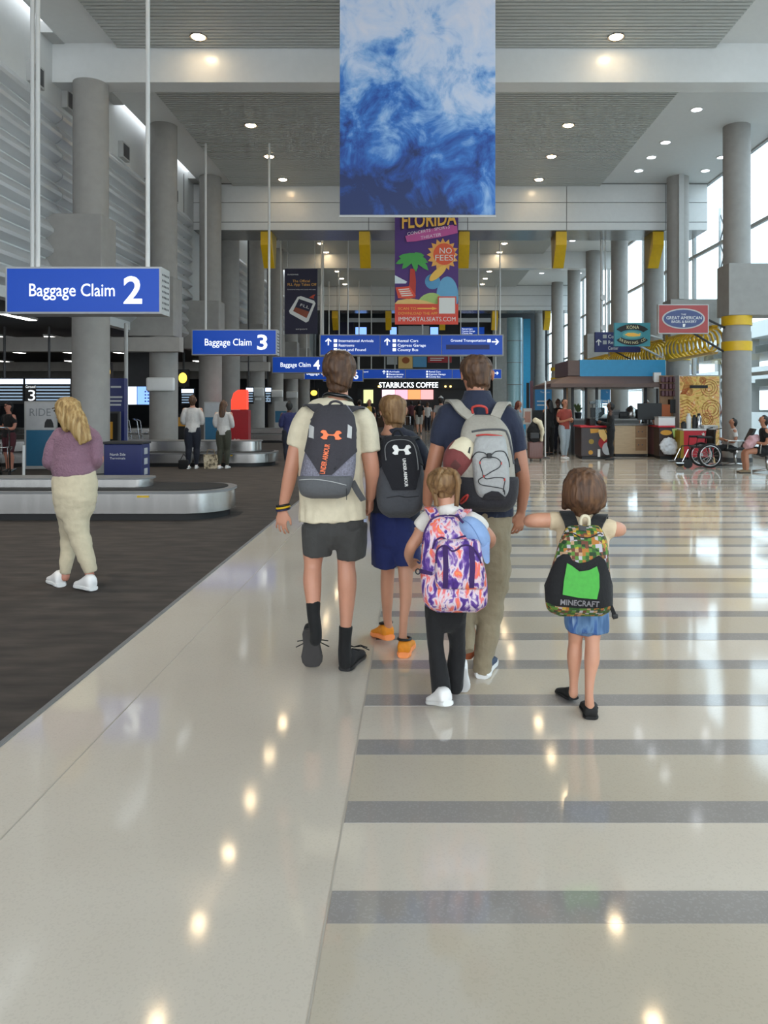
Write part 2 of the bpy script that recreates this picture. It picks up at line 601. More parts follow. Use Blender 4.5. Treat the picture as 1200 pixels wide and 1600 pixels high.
# ---------------------------------------------------------------- downlights
LG = 'recessed downlights of the slatted ceiling'
l0 = thing('ceiling_downlight', 'round warm recessed downlight glowing in the slatted ceiling', 'light', (0, 0, CEIL - 0.11), LG)
MB().lathe((0, 0, 0), [(0.12, 0.005), (0.17, -0.02), (0.17, 0.04), (0.12, 0.04)], 24).build('trim_ring', 'dark_grey', l0)
MB().lathe((0, 0, 0), [(0.13, -0.012), (0.10, -0.03), (0.02, -0.035), (0.02, 0.0)], 20).build('lens', glow('lamp_glow', (255, 226, 180), 26), l0)
sp = bpy.data.lights.new('downlight_beam', 'SPOT')
sp.energy = 160; sp.color = (1.0, 0.92, 0.80); sp.spot_size = math.radians(58); sp.spot_blend = 1.0; sp.shadow_soft_size = 0.12
spots = [(x, y) for y in (3.2, 5.6, 8.0, 10.4, 12.8, 15.2, 17.6, 20.0, 22.5, 24.8, 29.8, 32.2, 34.6, 36.6, 39.4, 41.8, 44.2, 46.2) for x in (-4.32, 3.95)] + [(-0.2, 14.6), (-0.2, 17.2)]
for i, (x, y) in enumerate(spots):
    o = l0 if i == 0 else copy_tree(l0)
    o.location = (x, y, CEIL - 0.11)
    tag(o, 'round warm downlight in the slatted ceiling ' + ('in front of the first white beam' if y < 16 else 'between the white beam and the near bulkhead' if y < 26 else 'between the near bulkhead and the far one'), None, 'downlights ' + ('before the beam' if y < 16 else 'between beam and bulkhead' if y < 26 else 'beyond the near bulkhead'))
    if x == -0.2:
        tag(o, 'round warm downlight above the sea foam banner', None, 'downlights above the sea banner')
    ob = bpy.data.objects.new('beam_of_light', sp)
    C.objects.link(ob)
    ob.location = (0, 0, -0.08)
    ob.parent = o
l1 = thing('small_ceiling_light', 'small cool white recessed light in the smooth ceiling by the glass wall', 'light', (7, 19, CEIL), 'recessed lights of the smooth white ceiling')
MB().lathe((0, 0, 0), [(0.16, 0.01), (0.16, -0.015), (0.13, -0.02)], 20).build('trim_ring', 'white_plastic', l1)
MB().lathe((0, 0, 0), [(0.125, -0.022), (0.1, -0.028)], 20).build('lens', glow('cool_glow', (240, 246, 255), 5), l1)
first = True
for y in (11.5, 14.0, 19.2, 21.6, 22.9, 24.2, 29.5, 32, 34.5, 40, 43):
    for x in (7.0, 9.1):
        if first:
            l1.location = (x, y, CEIL); first = False
        else:
            copy_tree(l1, None, (x, y, CEIL))
# ================================================================ FIGURE TOOLKIT
from mathutils import noise as mnoise


def ring_limb(mb, pts, side=(1, 0, 0), n=14, cap0='round', cap1='round'):
    """tapering limb: pts = [(centre, half width, half depth)], oval rings joined to one surface"""
    pts = [(V(c), a, b) for c, a, b in pts]
    side = V(side)
    m = len(pts)
    tang = []
    for k in range(m):
        t = pts[min(k + 1, m - 1)][0] - pts[max(k - 1, 0)][0]
        tang.append(t.normalized() if t.length > 1e-9 else V((0, 0, 1)))
    def ring(c, t, a, b):
        u = side - t * side.dot(t)
        if u.length < 0.15:
            u = V((0, 1, 0)) - t * t.y
        u.normalize(); w = t.cross(u)
        return [c + u * (a * math.cos(2 * math.pi * i / n)) + w * (b * math.sin(2 * math.pi * i / n)) for i in range(n)]
    rings = []
    if cap0 == 'round':
        c, a, b = pts[0]; r = min(a, b)
        rings += [ring(c - tang[0] * r * 0.85, tang[0], a * 0.42, b * 0.42), ring(c - tang[0] * r * 0.5, tang[0], a * 0.82, b * 0.82)]
    rings += [ring(c, t, a, b) for (c, a, b), t in zip(pts, tang)]
    if cap1 == 'dome':
        c, a, b = pts[-1]; r = min(a, b)
        rings += [ring(c + tang[-1] * r * 0.16, tang[-1], a * 0.8, b * 0.8), ring(c + tang[-1] * r * 0.27, tang[-1], a * 0.45, b * 0.45)]
    if cap1 == 'round':
        c, a, b = pts[-1]; r = min(a, b)
        rings += [ring(c + tang[-1] * r * 0.5, tang[-1], a * 0.82, b * 0.82), ring(c + tang[-1] * r * 0.85, tang[-1], a * 0.42, b * 0.42)]
    mb.rings(rings)


def fuse(mb, name, material, parent, voxel=0.008, smooth=4, wrinkle=0.0, wscale=(9, 9, 3), seed=0.0):
    """melt overlapping shapes into one continuous skin"""
    me = mb.mesh(name)
    bm = bmesh.new(); bm.from_mesh(me)
    bmesh.ops.recalc_face_normals(bm, faces=bm.faces[:]); bm.to_mesh(me); bm.free()
    ob = bpy.data.objects.new(name, me)
    C.objects.link(ob)
    r = ob.modifiers.new('remesh', 'REMESH'); r.mode = 'VOXEL'; r.voxel_size = voxel; r.use_smooth_shade = True
    s = ob.modifiers.new('smooth', 'SMOOTH'); s.factor = 0.5; s.iterations = smooth
    dg = bpy.context.evaluated_depsgraph_get()
    me2 = bpy.data.meshes.new_from_object(ob.evaluated_get(dg))
    C.objects.unlink(ob); bpy.data.objects.remove(ob); bpy.data.meshes.remove(me)
    if wrinkle:
        me2.update()
        nr = [v.normal.copy() for v in me2.vertices]
        for v, nn in zip(me2.vertices, nr):
            q = V((v.co.x * wscale[0] + seed, v.co.y * wscale[1], v.co.z * wscale[2] + seed * 2))
            v.co += nn * (wrinkle * (mnoise.noise(q) + 0.5 * mnoise.noise(q * 2.3)))
    me2.name = name
    return place(name, me2, material, parent, None, smooth=True)


class Fig:
    """a figure whose joints are given as photo pixels at its own distance"""
    def __init__(self, label, Y, bx, group=None, cat='person', name='person', z=0.0):
        self.Y = Y
        self.base = V(((bx - VX) * Y / F, Y, z))
        self.root = thing(name, label, cat, self.base, group)

    def p(self, x, y, d=0.0):
        return P(x, y, self.Y + d)

    def mb(self):
        return MB(self.base)

    def limb(self, mb, pts, side=(1, 0, 0), n=16, cap0='round', cap1='round', sub=5):
        q = bez([tuple(float(v) for v in t) for t in pts], sub) if sub else pts
        ring_limb(mb, [(self.p(x, y, d), a * (self.Y + d) / F, b * (self.Y + d) / F) for x, y, d, a, b in q], side, n, cap0, cap1)


def hand(mb, wrist, d, palm, side, L=0.18, curl=0.5, spread=0.12, rr=1.0):
    """palm and five unequal fingers: d = pointing direction, palm = way the palm faces, side = towards the thumb"""
    d = V(d).normalized(); palm = V(palm); palm = (palm - d * palm.dot(d)).normalized()
    s = V(side); s = (s - d * s.dot(d) - palm * s.dot(palm)).normalized()
    w = V(wrist)
    ring_limb(mb, [(w - d * 0.03 * L / .18, L * .15, L * .11), (w + d * L * .12, L * .19, L * .10), (w + d * L * .34, L * .235, L * .085), (w + d * L * .50, L * .22, L * .075)], s, 12)
    for k, (off, ln, r) in enumerate(((.165, .44, .046), (.055, .50, .049), (-.06, .46, .046), (-.165, .36, .041))):
        base = w + d * L * (.50 - abs(off) * .12) + s * L * off
        dirv = (d + s * (off / .165) * spread).normalized()
        pts = [(base - dirv * L * .06, L * r * rr, L * r * rr)]
        q = base; ang = 0
        for f, a in ((.42, curl * .5), (.32, curl), (.26, curl * .8)):
            ang += a
            dd = dirv * math.cos(ang) + palm * math.sin(ang)
            q = q + dd * (L * ln * f)
            pts.append((q.copy(), L * r * rr * .95, L * r * rr * .95))
        ring_limb(mb, pts, s, 8)
    t0 = w + d * L * .14 + s * L * .15
    t1 = t0 + (d * .75 + s * .55 + palm * .25).normalized() * L * .24
    t2 = t1 + (d * .95 + s * .15 + palm * .35).normalized() * L * .20
    ring_limb(mb, [(t0, L * .07, L * .07), (t1, L * .056, L * .056), (t2, L * .046, L * .046)], s, 8)


SHOE_T = [0, .04, .12, .25, .4, .55, .7, .85, .95, 1.0]
SHOE_W = [.55, .72, .80, .78, .76, .86, 1.0, .93, .66, .35]
SHOE_H = [.72, .86, .95, 1.0, .86, .68, .54, .46, .40, .30]


def shoe(root, base, toe, L, w, h, yaw=0.0, pitch=0.0, roll=0.0, upper='white_plastic', sole='white_plastic', sole_th=.03, laces=None, name='shoe', low=1.0, collar=None):
    """shoe lofted along its length; toe = where its tip meets the floor, pitch lifts the heel"""
    M = Matrix.Translation(V(toe) - V(base)) @ Matrix.Rotation(math.radians(yaw), 4, 'Z') @ Matrix.Rotation(math.radians(-pitch), 4, 'X') @ Matrix.Rotation(math.radians(roll), 4, 'Y')
    def sec(t, a, z0, z1, n=16, top=.8):
        out = []
        for i in range(n):
            an = 2 * math.pi * i / n
            cx, sz = math.cos(an), math.sin(an)
            x = a * math.copysign(abs(cx) ** .6, cx) * (1 if sz < .2 else top + (1 - top) * (1 - sz))
            out.append(M @ V((x, (t - 1) * L, z0 + (z1 - z0) * (.5 + .5 * math.copysign(abs(sz) ** .6, sz)))))
        return out
    mb = MB()
    mb.rings([sec(t, w * .5 * a * .96, sole_th * .6, h * b * low) for t, a, b in zip(SHOE_T, SHOE_W, SHOE_H)])
    sh = mb.build(name, upper, root, smooth=True)
    mb = MB()
    rr = []
    for t, a in zip(SHOE_T, SHOE_W):
        tt = .5 + (t - .5) * 1.03
        rr.append(sec(tt, w * .5 * a * 1.04, 0 + (.012 if t == 1 else 0), sole_th, 16, 1.0))
    mb.rings(rr)
    mb.build('sole', sole, sh, smooth='angle')
    if laces:
        mb = MB()
        for sx in (-1, 1):
            b0 = M @ V((0, -L * .42, h * .83))
            for e in ((sx * w * .75, -L * .45, h * .88), (sx * w * .8, -L * .36, h * .66)):
                e2 = M @ V(e)
                mid = (b0 + e2) / 2 + V((0, 0, .012))
                mb.tube([b0, mid, e2], .0035, 6)
        for t in (.48, .56, .64):
            mb.tube([M @ V((-w * .3, (t - 1) * L, h * .62)), M @ V((0, (t - 1) * L, h * (.86 - (t - .45)))), M @ V((w * .3, (t - 1) * L, h * .62))], .003, 6)
        mb.build('laces', laces, sh, smooth=True)
    if collar:
        mb = MB()
        pts = []
        for i in range(20):
            an = 2 * math.pi * i / 20
            pts.append(M @ V((w * .36 * math.cos(an), (-.80 + .17 * math.sin(an)) * L, h * (.97 - .03 * math.sin(an)) * low)))
        mb.tube(pts, .008, 8, closed=True)
        mb.build('collar', collar, sh, smooth=True)
    return sh


def shoe_heel(root, base, heel, L, w, h, yaw=0.0, pitch=0.0, **kw):
    """shoe placed by where the back of its heel stands over the floor"""
    a = math.radians(yaw)
    d = V((-math.sin(a), math.cos(a), 0)) * L * math.cos(math.radians(pitch))
    return shoe(root, base, V(heel) + d, L, w, h, yaw, pitch, **kw)


def face(fig_root, base, c, fwd, r, eyes=True):
    """eyes, brows and mouth set into the front of a head with centre c and radius r"""
    fwd = V(fwd).normalized(); up = V((0, 0, 1)); s = fwd.cross(up).normalized()
    c = V(c) - V(base)
    for sx in (-1, 1):
        q = c + fwd * r * .92 + s * sx * r * .36 + up * r * .06
        MB().lathe(q, [(.001, -r * .09), (r * .08, -r * .06), (r * .11, 0), (r * .08, r * .06), (.001, r * .09)], 10).build('eye', mat('eye', (40, 32, 28), .2), fig_root, smooth=True)
        b0 = c + fwd * r * .98 + up * r * .25
        MB().tube([b0 + s * sx * r * .18, b0 + s * sx * r * .38 + up * r * .05, b0 + s * sx * r * .58], r * .04, 6).build('eyebrow', mat('brow', (82, 60, 44), .8), fig_root, smooth=True)
    m0 = c + fwd * r * .93 - up * r * .52
    MB().tube([m0 - s * r * .26 - fwd * r * .06, m0, m0 + s * r * .26 - fwd * r * .06], [r * .03, r * .06, r * .03], 6).build('mouth', mat('lips', (176, 106, 96), .5), fig_root, smooth=True)


def head_skin(mb, c, fwd, r, ears=True):
    """skull, jaw, nose and ears; c = centre, r = half the head's depth"""
    fwd = V(fwd).normalized(); up = V((0, 0, 1)); s = fwd.cross(up).normalized(); c = V(c)
    rows = [(-1.08, .30, .22, .42), (-.95, .42, .40, .30), (-.7, .58, .60, .16), (-.35, .70, .80, .06), (.0, .77, .92, 0), (.35, .78, .96, -.02), (.62, .72, .88, -.04), (.82, .58, .70, -.06), (.93, .42, .50, -.06)]
    ring_limb(mb, [(c + up * r * z + fwd * r * o, r * a, r * b) for z, a, b, o in rows], s, 16, cap1='dome')
    ring_limb(mb, [(c + fwd * r * .86 + up * r * .14, r * .08, r * .1), (c + fwd * r * 1.0 - up * r * .1, r * .11, r * .13), (c + fwd * r * .94 - up * r * .2, r * .13, r * .1)], s, 8)
    if ears:
        for sx in (-1, 1):
            e = c + s * sx * r * .90 - fwd * r * .10
            ring_limb(mb, [(e - up * r * .28 + fwd * r * .03, r * .05, r * .09), (e - up * r * .05, r * .09, r * .16), (e + up * r * .16 - fwd * r * .04, r * .09, r * .18), (e + up * r * .26, r * .05, r * .1)], s, 8)


def loft_pack(mb, rows, Y, e=3.4, n=40, sub=5):
    """soft bag: rows = (y, left, right, back depth, front depth), rounded-square sections"""
    q = bez([tuple(float(v) for v in r) for r in rows], sub)
    rings = []
    for y, xl, xr, db, df in q:
        ring = []
        dm = (db + df) / 2
        for i in range(n):
            a = 2 * math.pi * i / n
            ca, sa = math.cos(a), math.sin(a)
            u = math.copysign(abs(ca) ** (2 / e), ca); w = math.copysign(abs(sa) ** (2 / e), sa)
            ring.append(P((xl + xr) / 2 + u * (xr - xl) / 2, y, Y + dm + w * (db - df) / 2))
        rings.append(ring)
    mb.rings(rings)


def bvh_of(mb):
    return BVHTree.FromPolygons([tuple(p + mb.o) for p in mb.v], mb.f)


EYEP = V((0, 0, EYE))


def on_surf(bvh, x, y, off):
    """point on a surface where the line of sight through a photo pixel meets it, lifted by off"""
    d = (P(x, y, 1.0) - EYEP).normalized()
    h, nrm, i, t = bvh.ray_cast(EYEP, d)
    if h is None:
        q = EYEP + d * 4
        h, nrm, i, t = bvh.find_nearest(q)
        for k in range(6):
            tt = (h - EYEP).dot(d)
            h, nrm, i, t = bvh.find_nearest(EYEP + d * tt)
    if nrm.dot(d) > 0:
        nrm = -nrm
    return h + nrm * off


def drape(mb, poly, bvh, off=.003, thick=.004, edge=5.0, faces=None):
    """patch with a px outline laid on a surface, with its own thickness"""
    bm = bmesh.new()
    if faces is None:
        bm.faces.new([bm.verts.new((x, y, 0)) for x, y in poly])
    else:
        vs = [bm.verts.new((x, y, 0)) for x, y in poly]
        for f in faces:
            try:
                bm.faces.new([vs[i] for i in f])
            except ValueError:
                pass
    bmesh.ops.triangulate(bm, faces=bm.faces[:])
    for _ in range(5):
        lg = [e for e in bm.edges if e.calc_length() > edge]
        if not lg:
            break
        bmesh.ops.subdivide_edges(bm, edges=lg, cuts=1)
        bmesh.ops.triangulate(bm, faces=[f for f in bm.faces if len(f.verts) > 3])
    bm.verts.index_update()
    n = len(bm.verts)
    top = [on_surf(bvh, v.co.x, v.co.y, off + thick) for v in bm.verts]
    bot = [on_surf(bvh, v.co.x, v.co.y, off - .004) for v in bm.verts]
    fs = [tuple(v.index for v in f.verts) for f in bm.faces]
    for e in bm.edges:
        if e.is_boundary:
            a, b = e.verts[0].index, e.verts[1].index
            fs.append((a, b, b + n, a + n))
    mb.add(top + bot, fs)
    bm.free()


def surf_tube(mb, pts, bvh, r, off=.002, sub=6, closed=False):
    q = bez([tuple(map(float, t)) for t in pts], sub)
    mb.tube([on_surf(bvh, x, y, off) for x, y in q], r, 6, closed)


def surf_text(mb, body, x0, y0, w, h, bvh, ang=0.0, off=.004):
    """lettering of px width w, px cap height h from (x0, y0) turned by ang degrees (screen sense)"""
    vs, fs = text_mesh(body, 1.0, .012)
    mn = min(p.x for p in vs); wd = max(p.x for p in vs) - mn
    ca, sa = math.cos(math.radians(ang)), math.sin(math.radians(ang))
    pts = []
    for p in vs:
        u = (p.x - mn) / wd * w; t = p.y / .70 * h
        pts.append((x0 + u * ca + t * sa, y0 + u * sa - t * ca))
    drape(mb, pts, bvh, off, .002, 9, faces=fs)


EMBLEM = [(0, .25), (.05, .1), (.12, .0), (.25, .05), (.29, .18), (.34, .38), (.42, .45), (.58, .45), (.66, .38), (.71, .18), (.75, .05), (.88, .0), (.95, .1), (1.0, .25), (.86, .41), (.75, .5),
          (.88, .61), (1.0, .83), (.86, 1.0), (.69, .97), (.69, .74), (.62, .56), (.38, .56), (.31, .74), (.31, .97), (.14, 1.0), (.0, .83), (.12, .61), (.25, .5), (.14, .41)]


def emblem(mb, x, y, w, h, bvh, skew=0.0):
    drape(mb, [(x + a * w, y + b * h + a * skew) for a, b in EMBLEM], bvh, .004, .003, 4)


# skin and cloth
def skin(name, rgb):
    m = mat(name, tuple(c * k for c, k in zip(rgb, (.90, .86, .84))), .5, var=.05, scale=14)
    b = m.node_tree.nodes['Principled BSDF']
    b.inputs['Subsurface Weight'].default_value = .08
    b.inputs['Subsurface Radius'].default_value = (.02, .008, .005)
    return name
skin('skin_fair', (214, 160, 134)); skin('skin_pink', (208, 146, 124)); skin('skin_tan', (188, 134, 106)); skin('skin_dark', (98, 68, 52)); skin('skin_child', (216, 164, 136))
def cloth(name, rgb, bump=.35, scale=22, var=.07, rough=.85):
    f = .93 if min(rgb) > 140 else .80
    mat(name, tuple(c * f for c in rgb), rough, var=var, scale=scale, bump=bump, sheen=.06)
    return name
def hairm(name, a, b, c):
    a, b, c = [tuple(v * .80 for v in q) for q in (a, b, c)]
    m = ramp_mat(name, [(.3, a), (.5, b), (.72, c)], scale=16, rough=.6, stretch=(3, 3, .35), detail=5, bump=.5)
    return name
hairm('hair_brown', (62, 38, 22), (94, 62, 38), (124, 88, 56))
hairm('hair_dark', (22, 17, 14), (34, 26, 22), (52, 40, 32))
hairm('hair_black', (8, 8, 9), (16, 15, 15), (28, 26, 26))
hairm('hair_light', (112, 78, 46), (152, 112, 68), (184, 146, 98))
hairm('hair_blonde', (138, 104, 58), (192, 154, 92), (226, 196, 138))
hairm('hair_child', (66, 42, 26), (106, 70, 44), (142, 100, 66))
hairm('hair_red', (84, 30, 20), (120, 46, 30), (146, 66, 44))
# ================================================================ THE FAMILY
VB, VC = .0055, .008
# ---------------------------------------------------------------- teen in cream shirt
g = Fig('teenage boy in cream T-shirt and charcoal shorts walking, orange-lettered backpack on', 4.35, 522)
R = g.root; Bs = g.base
mb = g.mb()
hc = g.p(530, 581, .02)
head_skin(mb, hc, (-.12, 1, 0), .098)
g.limb(mb, [(527, 634, .0, 22, 20), (528, 618, .005, 16, 16), (529, 600, .015, 15.5, 17)])
g.limb(mb, [(519, 800, 0, 30, 18), (517, 760, 0, 38, 24), (517, 700, 0, 42, 28), (521, 660, 0, 44, 26), (526, 640, 0, 34, 20), (528, 628, 0, 18, 16)])
g.limb(mb, [(481, 656, 0, 13, 14), (465, 690, 0, 12, 13), (456, 730, -.01, 11.5, 12), (450, 758, .0, 10.5, 10.5), (443, 788, .02, 7.5, 8.5)])
hand(mb, g.p(442.5, 795, .02), (-.16, .12, -1), (.35, .9, .1), (.9, -.35, 0), .165, .4, .2)
g.limb(mb, [(568, 660, 0, 13, 14), (575, 700, 0, 13, 13), (581, 732, .01, 12.5, 13), (582, 752, .04, 11, 11), (579, 776, .09, 8, 8.5)])
hand(mb, g.p(579, 777, .095), (.0, .35, -1), (-.9, .3, 0), (-.2, .9, .3), .165, .9, .04)
g.limb(mb, [(498, 815, 0, 20, 22), (491, 850, .0, 19, 21), (489, 882, .0, 14, 16), (488, 906, -.03, 14.5, 17), (489, 930, -.07, 12.5, 14), (490, 960, -.12, 9, 10), (492, 985, -.15, 8, 9)])
g.limb(mb, [(544, 815, 0, 20, 22), (543, 850, .01, 19, 21), (541, 878, .01, 14, 16), (542.5, 908, .0, 15, 17.5), (542, 940, .0, 12.5, 14), (540, 985, -.01, 8.5, 9.5), (539, 1015, -.01, 8.5, 10), (540, 1035, 0, 9, 12)])
fuse(mb, 'body', 'skin_fair', R, VB)
face(R, Bs, hc, (-.12, 1, 0), .098)
# shirt
mb = g.mb()
g.limb(mb, [(520, 813, 0, 53, 33), (519, 790, 0, 52, 33), (517, 750, 0, 50, 33), (516, 700, 0, 51, 34), (519, 662, 0, 52, 32), (523, 643, 0, 44, 26), (527, 630, 0, 28, 22), (528, 624, 0, 20, 19)], cap0='flat', cap1='flat')
g.limb(mb, [(482, 648, 0, 17, 20), (472, 664, 0, 17, 19), (461, 697, 0, 13.5, 16)], cap1='flat')
g.limb(mb, [(566, 652, 0, 18, 21), (573, 672, 0, 17.5, 19), (578, 706, .0, 16.5, 17.5)], cap1='flat')
fuse(mb, 'shirt', cloth('cream_jersey', (226, 214, 186)), R, VC, 2, .009, (12, 12, 6))
# shorts
mb = g.mb()
g.limb(mb, [(521, 808, 0, 46, 28), (521, 822, 0, 47, 29), (521, 832, 0, 48, 30)], cap0='flat')
g.limb(mb, [(499, 822, 0, 28, 29), (497, 842, 0, 25, 28), (496, 867, .0, 23.5, 26)], cap0='flat', cap1='flat')
g.limb(mb, [(546, 822, 0, 28, 29), (548, 845, .01, 25.5, 28), (549, 871, .015, 23, 26)], cap0='flat', cap1='flat')
fuse(mb, 'shorts', cloth('charcoal_cotton', (74, 73, 71)), R, VC, 2, .010, (16, 12, 5), 3)
# hair
mb = g.mb()
g.limb(mb, [(528, 605, -.02, 17, 13), (529, 600, -.016, 20.5, 17), (531.5, 594, -.018, 19.5, 21), (531.5, 586, -.012, 23, 25), (530, 577, -.006, 26.6, 27), (530, 568, -.002, 26, 27), (530, 558, .0, 22.5, 24), (530, 553, .0, 17, 19)], cap1='dome')
g.limb(mb, [(512, 578, .05, 8, 9), (514, 562, .06, 9, 10), (522, 554, .06, 8, 10)])
fuse(mb, 'hair', 'hair_brown', R, .006, 3, .006, (60, 60, 14))
# sunglasses pushed up on the head, headphone band round the neck, wristbands
mb = g.mb()
mb.tube([g.p(x, y, d) for x, y, d in bez([(506, 582, .02), (507, 566, .03), (513, 553, .04), (527, 547, .045), (540, 548.5, .04), (549, 556, .03), (553, 566, .02)], 5)], .0045, 8)
sg = mb.build('sunglasses_frame', mat('pale_frame', (196, 190, 186), .3), R, smooth=True)
for x0, x1 in ((511, 526), (529, 544)):
    mb = g.mb()
    mb.rings([[g.p(x0 + (x1 - x0) * (.5 + .5 * math.cos(a)), 548.5 + abs(x0 + (x1 - x0) * (.5 + .5 * math.cos(a)) - 528) * .16 - 2.5 * math.sin(a), .06 + e) for a in [2 * math.pi * i / 16 for i in range(16)]] for e in (0, .012)])
    mb.build('lens', 'black', sg, smooth='angle')
mb = g.mb()
g_pts = bez([(506, 628, .03), (507, 619, -.02), (514, 615.5, -.065), (526, 617, -.085), (538, 619, -.07), (547, 624, -.02), (549, 631, .03)], 5)
mb.tube([g.p(*q) for q in g_pts], .0125, 10)
mb.build('neckband', mat('glossy_black', (16, 16, 18), .2), R, smooth=True)
for yy_, colr in ((789, 'black'), (792.5, 'yellow_paint'), (796, mat('navy_band', (24, 28, 62), .6))):
    mb = g.mb()
    c0 = g.p(442.5, yy_, .02)
    mb.tube([c0 + V((.036 * math.cos(a), .036 * math.sin(a), .006 * math.cos(a))) for a in [2 * math.pi * i / 24 for i in range(24)]], .0062, 8, closed=True)
    mb.build('wristband', colr, R, smooth=True)
# socks and shoes
cloth('black_knit', (16, 16, 17), .3)
mb = g.mb()
g.limb(mb, [(489.5, 941, -.087, 11.5, 12.5), (490, 960, -.12, 10.3, 11.5), (493, 984, -.15, 10, 11), (493, 1000, -.14, 10, 12)], cap0='flat')
fuse(mb, 'sock', 'black_knit', R, .006, 2)
mb = g.mb()
g.limb(mb, [(540.5, 978, -.01, 11, 12), (539, 1000, -.01, 10, 11.5), (538.5, 1020, -.01, 10.5, 13), (540, 1036, .0, 11, 14)], cap0='flat')
fuse(mb, 'sock', 'black_knit', R, .006, 2)
mat('black_canvas', (24, 24, 26), .8, var=.1, scale=60); mat('sole_grey', (62, 60, 60), .75, var=.06, scale=40)
shoe(R, Bs, g.p(488, 1046, .03).xy.to_3d(), .265, .118, .10, 3, 66, 0, 'black_canvas', 'sole_grey', .022, laces='black_canvas')
shoe_heel(R, Bs, P(539, 1049, 4.327).xy.to_3d(), .285, .112, .105, -13, 0, upper='black_canvas', sole='black', sole_th=.028, laces='black_canvas')

# teen's backpack
b = Fig('charcoal and grey backpack with orange emblem, worn by teen in cream shirt', 4.35, 512, cat='backpack', name='backpack', z=1.0)
mb = b.mb()
loft_pack(mb, [(632, 512, 540, -.10, -.13), (637, 500, 546, -.10, -.16), (655, 487, 555, -.10, -.22), (690, 480, 556, -.10, -.26), (725, 472, 556, -.10, -.28), (750, 468, 552, -.10, -.29), (768, 470, 545, -.10, -.28), (777, 484, 531, -.11, -.24)], 4.35)
bv = bvh_of(mb)
ramp_mat('heather_grey', [(.3, (98, 96, 106)), (.7, (134, 132, 146))], scale=120, rough=.8, bump=.2)
body_ = mb.build('main_bag', 'heather_grey', b.root, smooth=True)
cloth('pack_charcoal', (66, 63, 70), .25, 60)
cloth('pack_grey', (108, 109, 112), .25, 60)
mb = b.mb()
drape(mb, [(512, 634), (540, 634), (552, 650), (557, 680), (556, 706), (546, 716), (540, 690), (532, 700), (519, 742), (500, 742), (497, 700), (489, 690), (482, 704), (474, 700), (481, 672), (489, 650), (500, 637)], bv, .003, .004)
mb.build('front_panel', 'pack_charcoal', b.root, smooth='angle'); bvq = bvh_of(mb)
mb = b.mb()
loft_pack(mb, [(744, 466, 549, -.15, -.305), (748, 465, 551, -.14, -.315), (762, 466, 549, -.13, -.32), (774, 472, 543, -.13, -.30), (779, 486, 528, -.14, -.25)], 4.35)
pk = mb.build('lower_pocket', 'pack_grey', b.root, smooth=True)
bv2 = bvh_of(mb)
mb = b.mb(); surf_tube(mb, [(468, 750), (490, 749), (515, 752), (541, 758)], bv2, .0022)
mb.build('zip', 'pale_grey', pk, smooth=True)
mat('orange_print', (255, 122, 70), .5)
mb = b.mb(); emblem(mb, 501, 672, 33, 14.5, bvq, 1.5)
mb.build('emblem', 'orange_print', b.root)
mb = b.mb(); surf_text(mb, 'UNDER ARMOUR', 507.5, 741, 47, 8, bvq, -80)
mb.build('lettering', 'orange_print', b.root)
for sx in (0, 1):
    mb = b.mb()
    for k in ((488, 668, 8), (545, 668, 8))[sx:sx + 1]:
        drape(mb, [(k[0] - 2, 664), (k[0] + 4, 668), (k[0] + 3, 686), (k[0] - 3, 684)], bv, .008, .004)
    mb.build('side_patch', 'pale_grey', b.root, smooth='angle')
def strap(figp, pts, w, th, name, m, parent):
    """flat webbing strap through px points (x, y, depth offset)"""
    q = bez([tuple(map(float, t)) for t in pts], 6)
    pp = [figp.p(*t) for t in q]
    mb = figp.mb()
    rings = []
    for k, c in enumerate(pp):
        t = (pp[min(k + 1, len(pp) - 1)] - pp[max(k - 1, 0)]).normalized()
        s_ = V((1, 0, 0)) - t * t.x
        if s_.length < .3:
            s_ = V((0, 0, 1)) - t * t.z
        s_.normalize(); n_ = t.cross(s_)
        rings.append([c + s_ * (w / 2 * a) + n_ * (th / 2 * e) for a, e in ((-1, -1), (1, -1), (1, 1), (-1, 1))])
    mb.rings(rings)
    return mb.build(name, m, parent, smooth='angle')
strap(b, [(500, 640, -.13), (488, 633, -.09), (482, 635, .0), (481, 650, .10)], .062, .012, 'shoulder_strap', 'pack_charcoal', b.root)
strap(b, [(544, 640, -.13), (556, 636, -.09), (563, 640, .0), (563, 655, .10)], .062, .012, 'shoulder_strap', 'pack_charcoal', b.root)
mb = b.mb(); mb.tube([b.p(x, y, d) for x, y, d in bez([(513, 636, -.14), (517, 629, -.16), (525, 627, -.165), (533, 630, -.16), (537, 637, -.14)], 5)], .007, 8)
mb.build('carry_handle', 'pack_charcoal', b.root, smooth=True)
strap(b, [(550, 752, -.2), (560, 770, -.17), (568, 782, -.14)], .035, .004, 'side_strap', 'pack_grey', b.root)
mb = b.mb(); mb.tube([b.p(541, 762, -.3), b.p(542, 772, -.3), b.p(541.5, 781, -.3)], .002, 6)
mb.build('zip_pull', 'black', b.root)

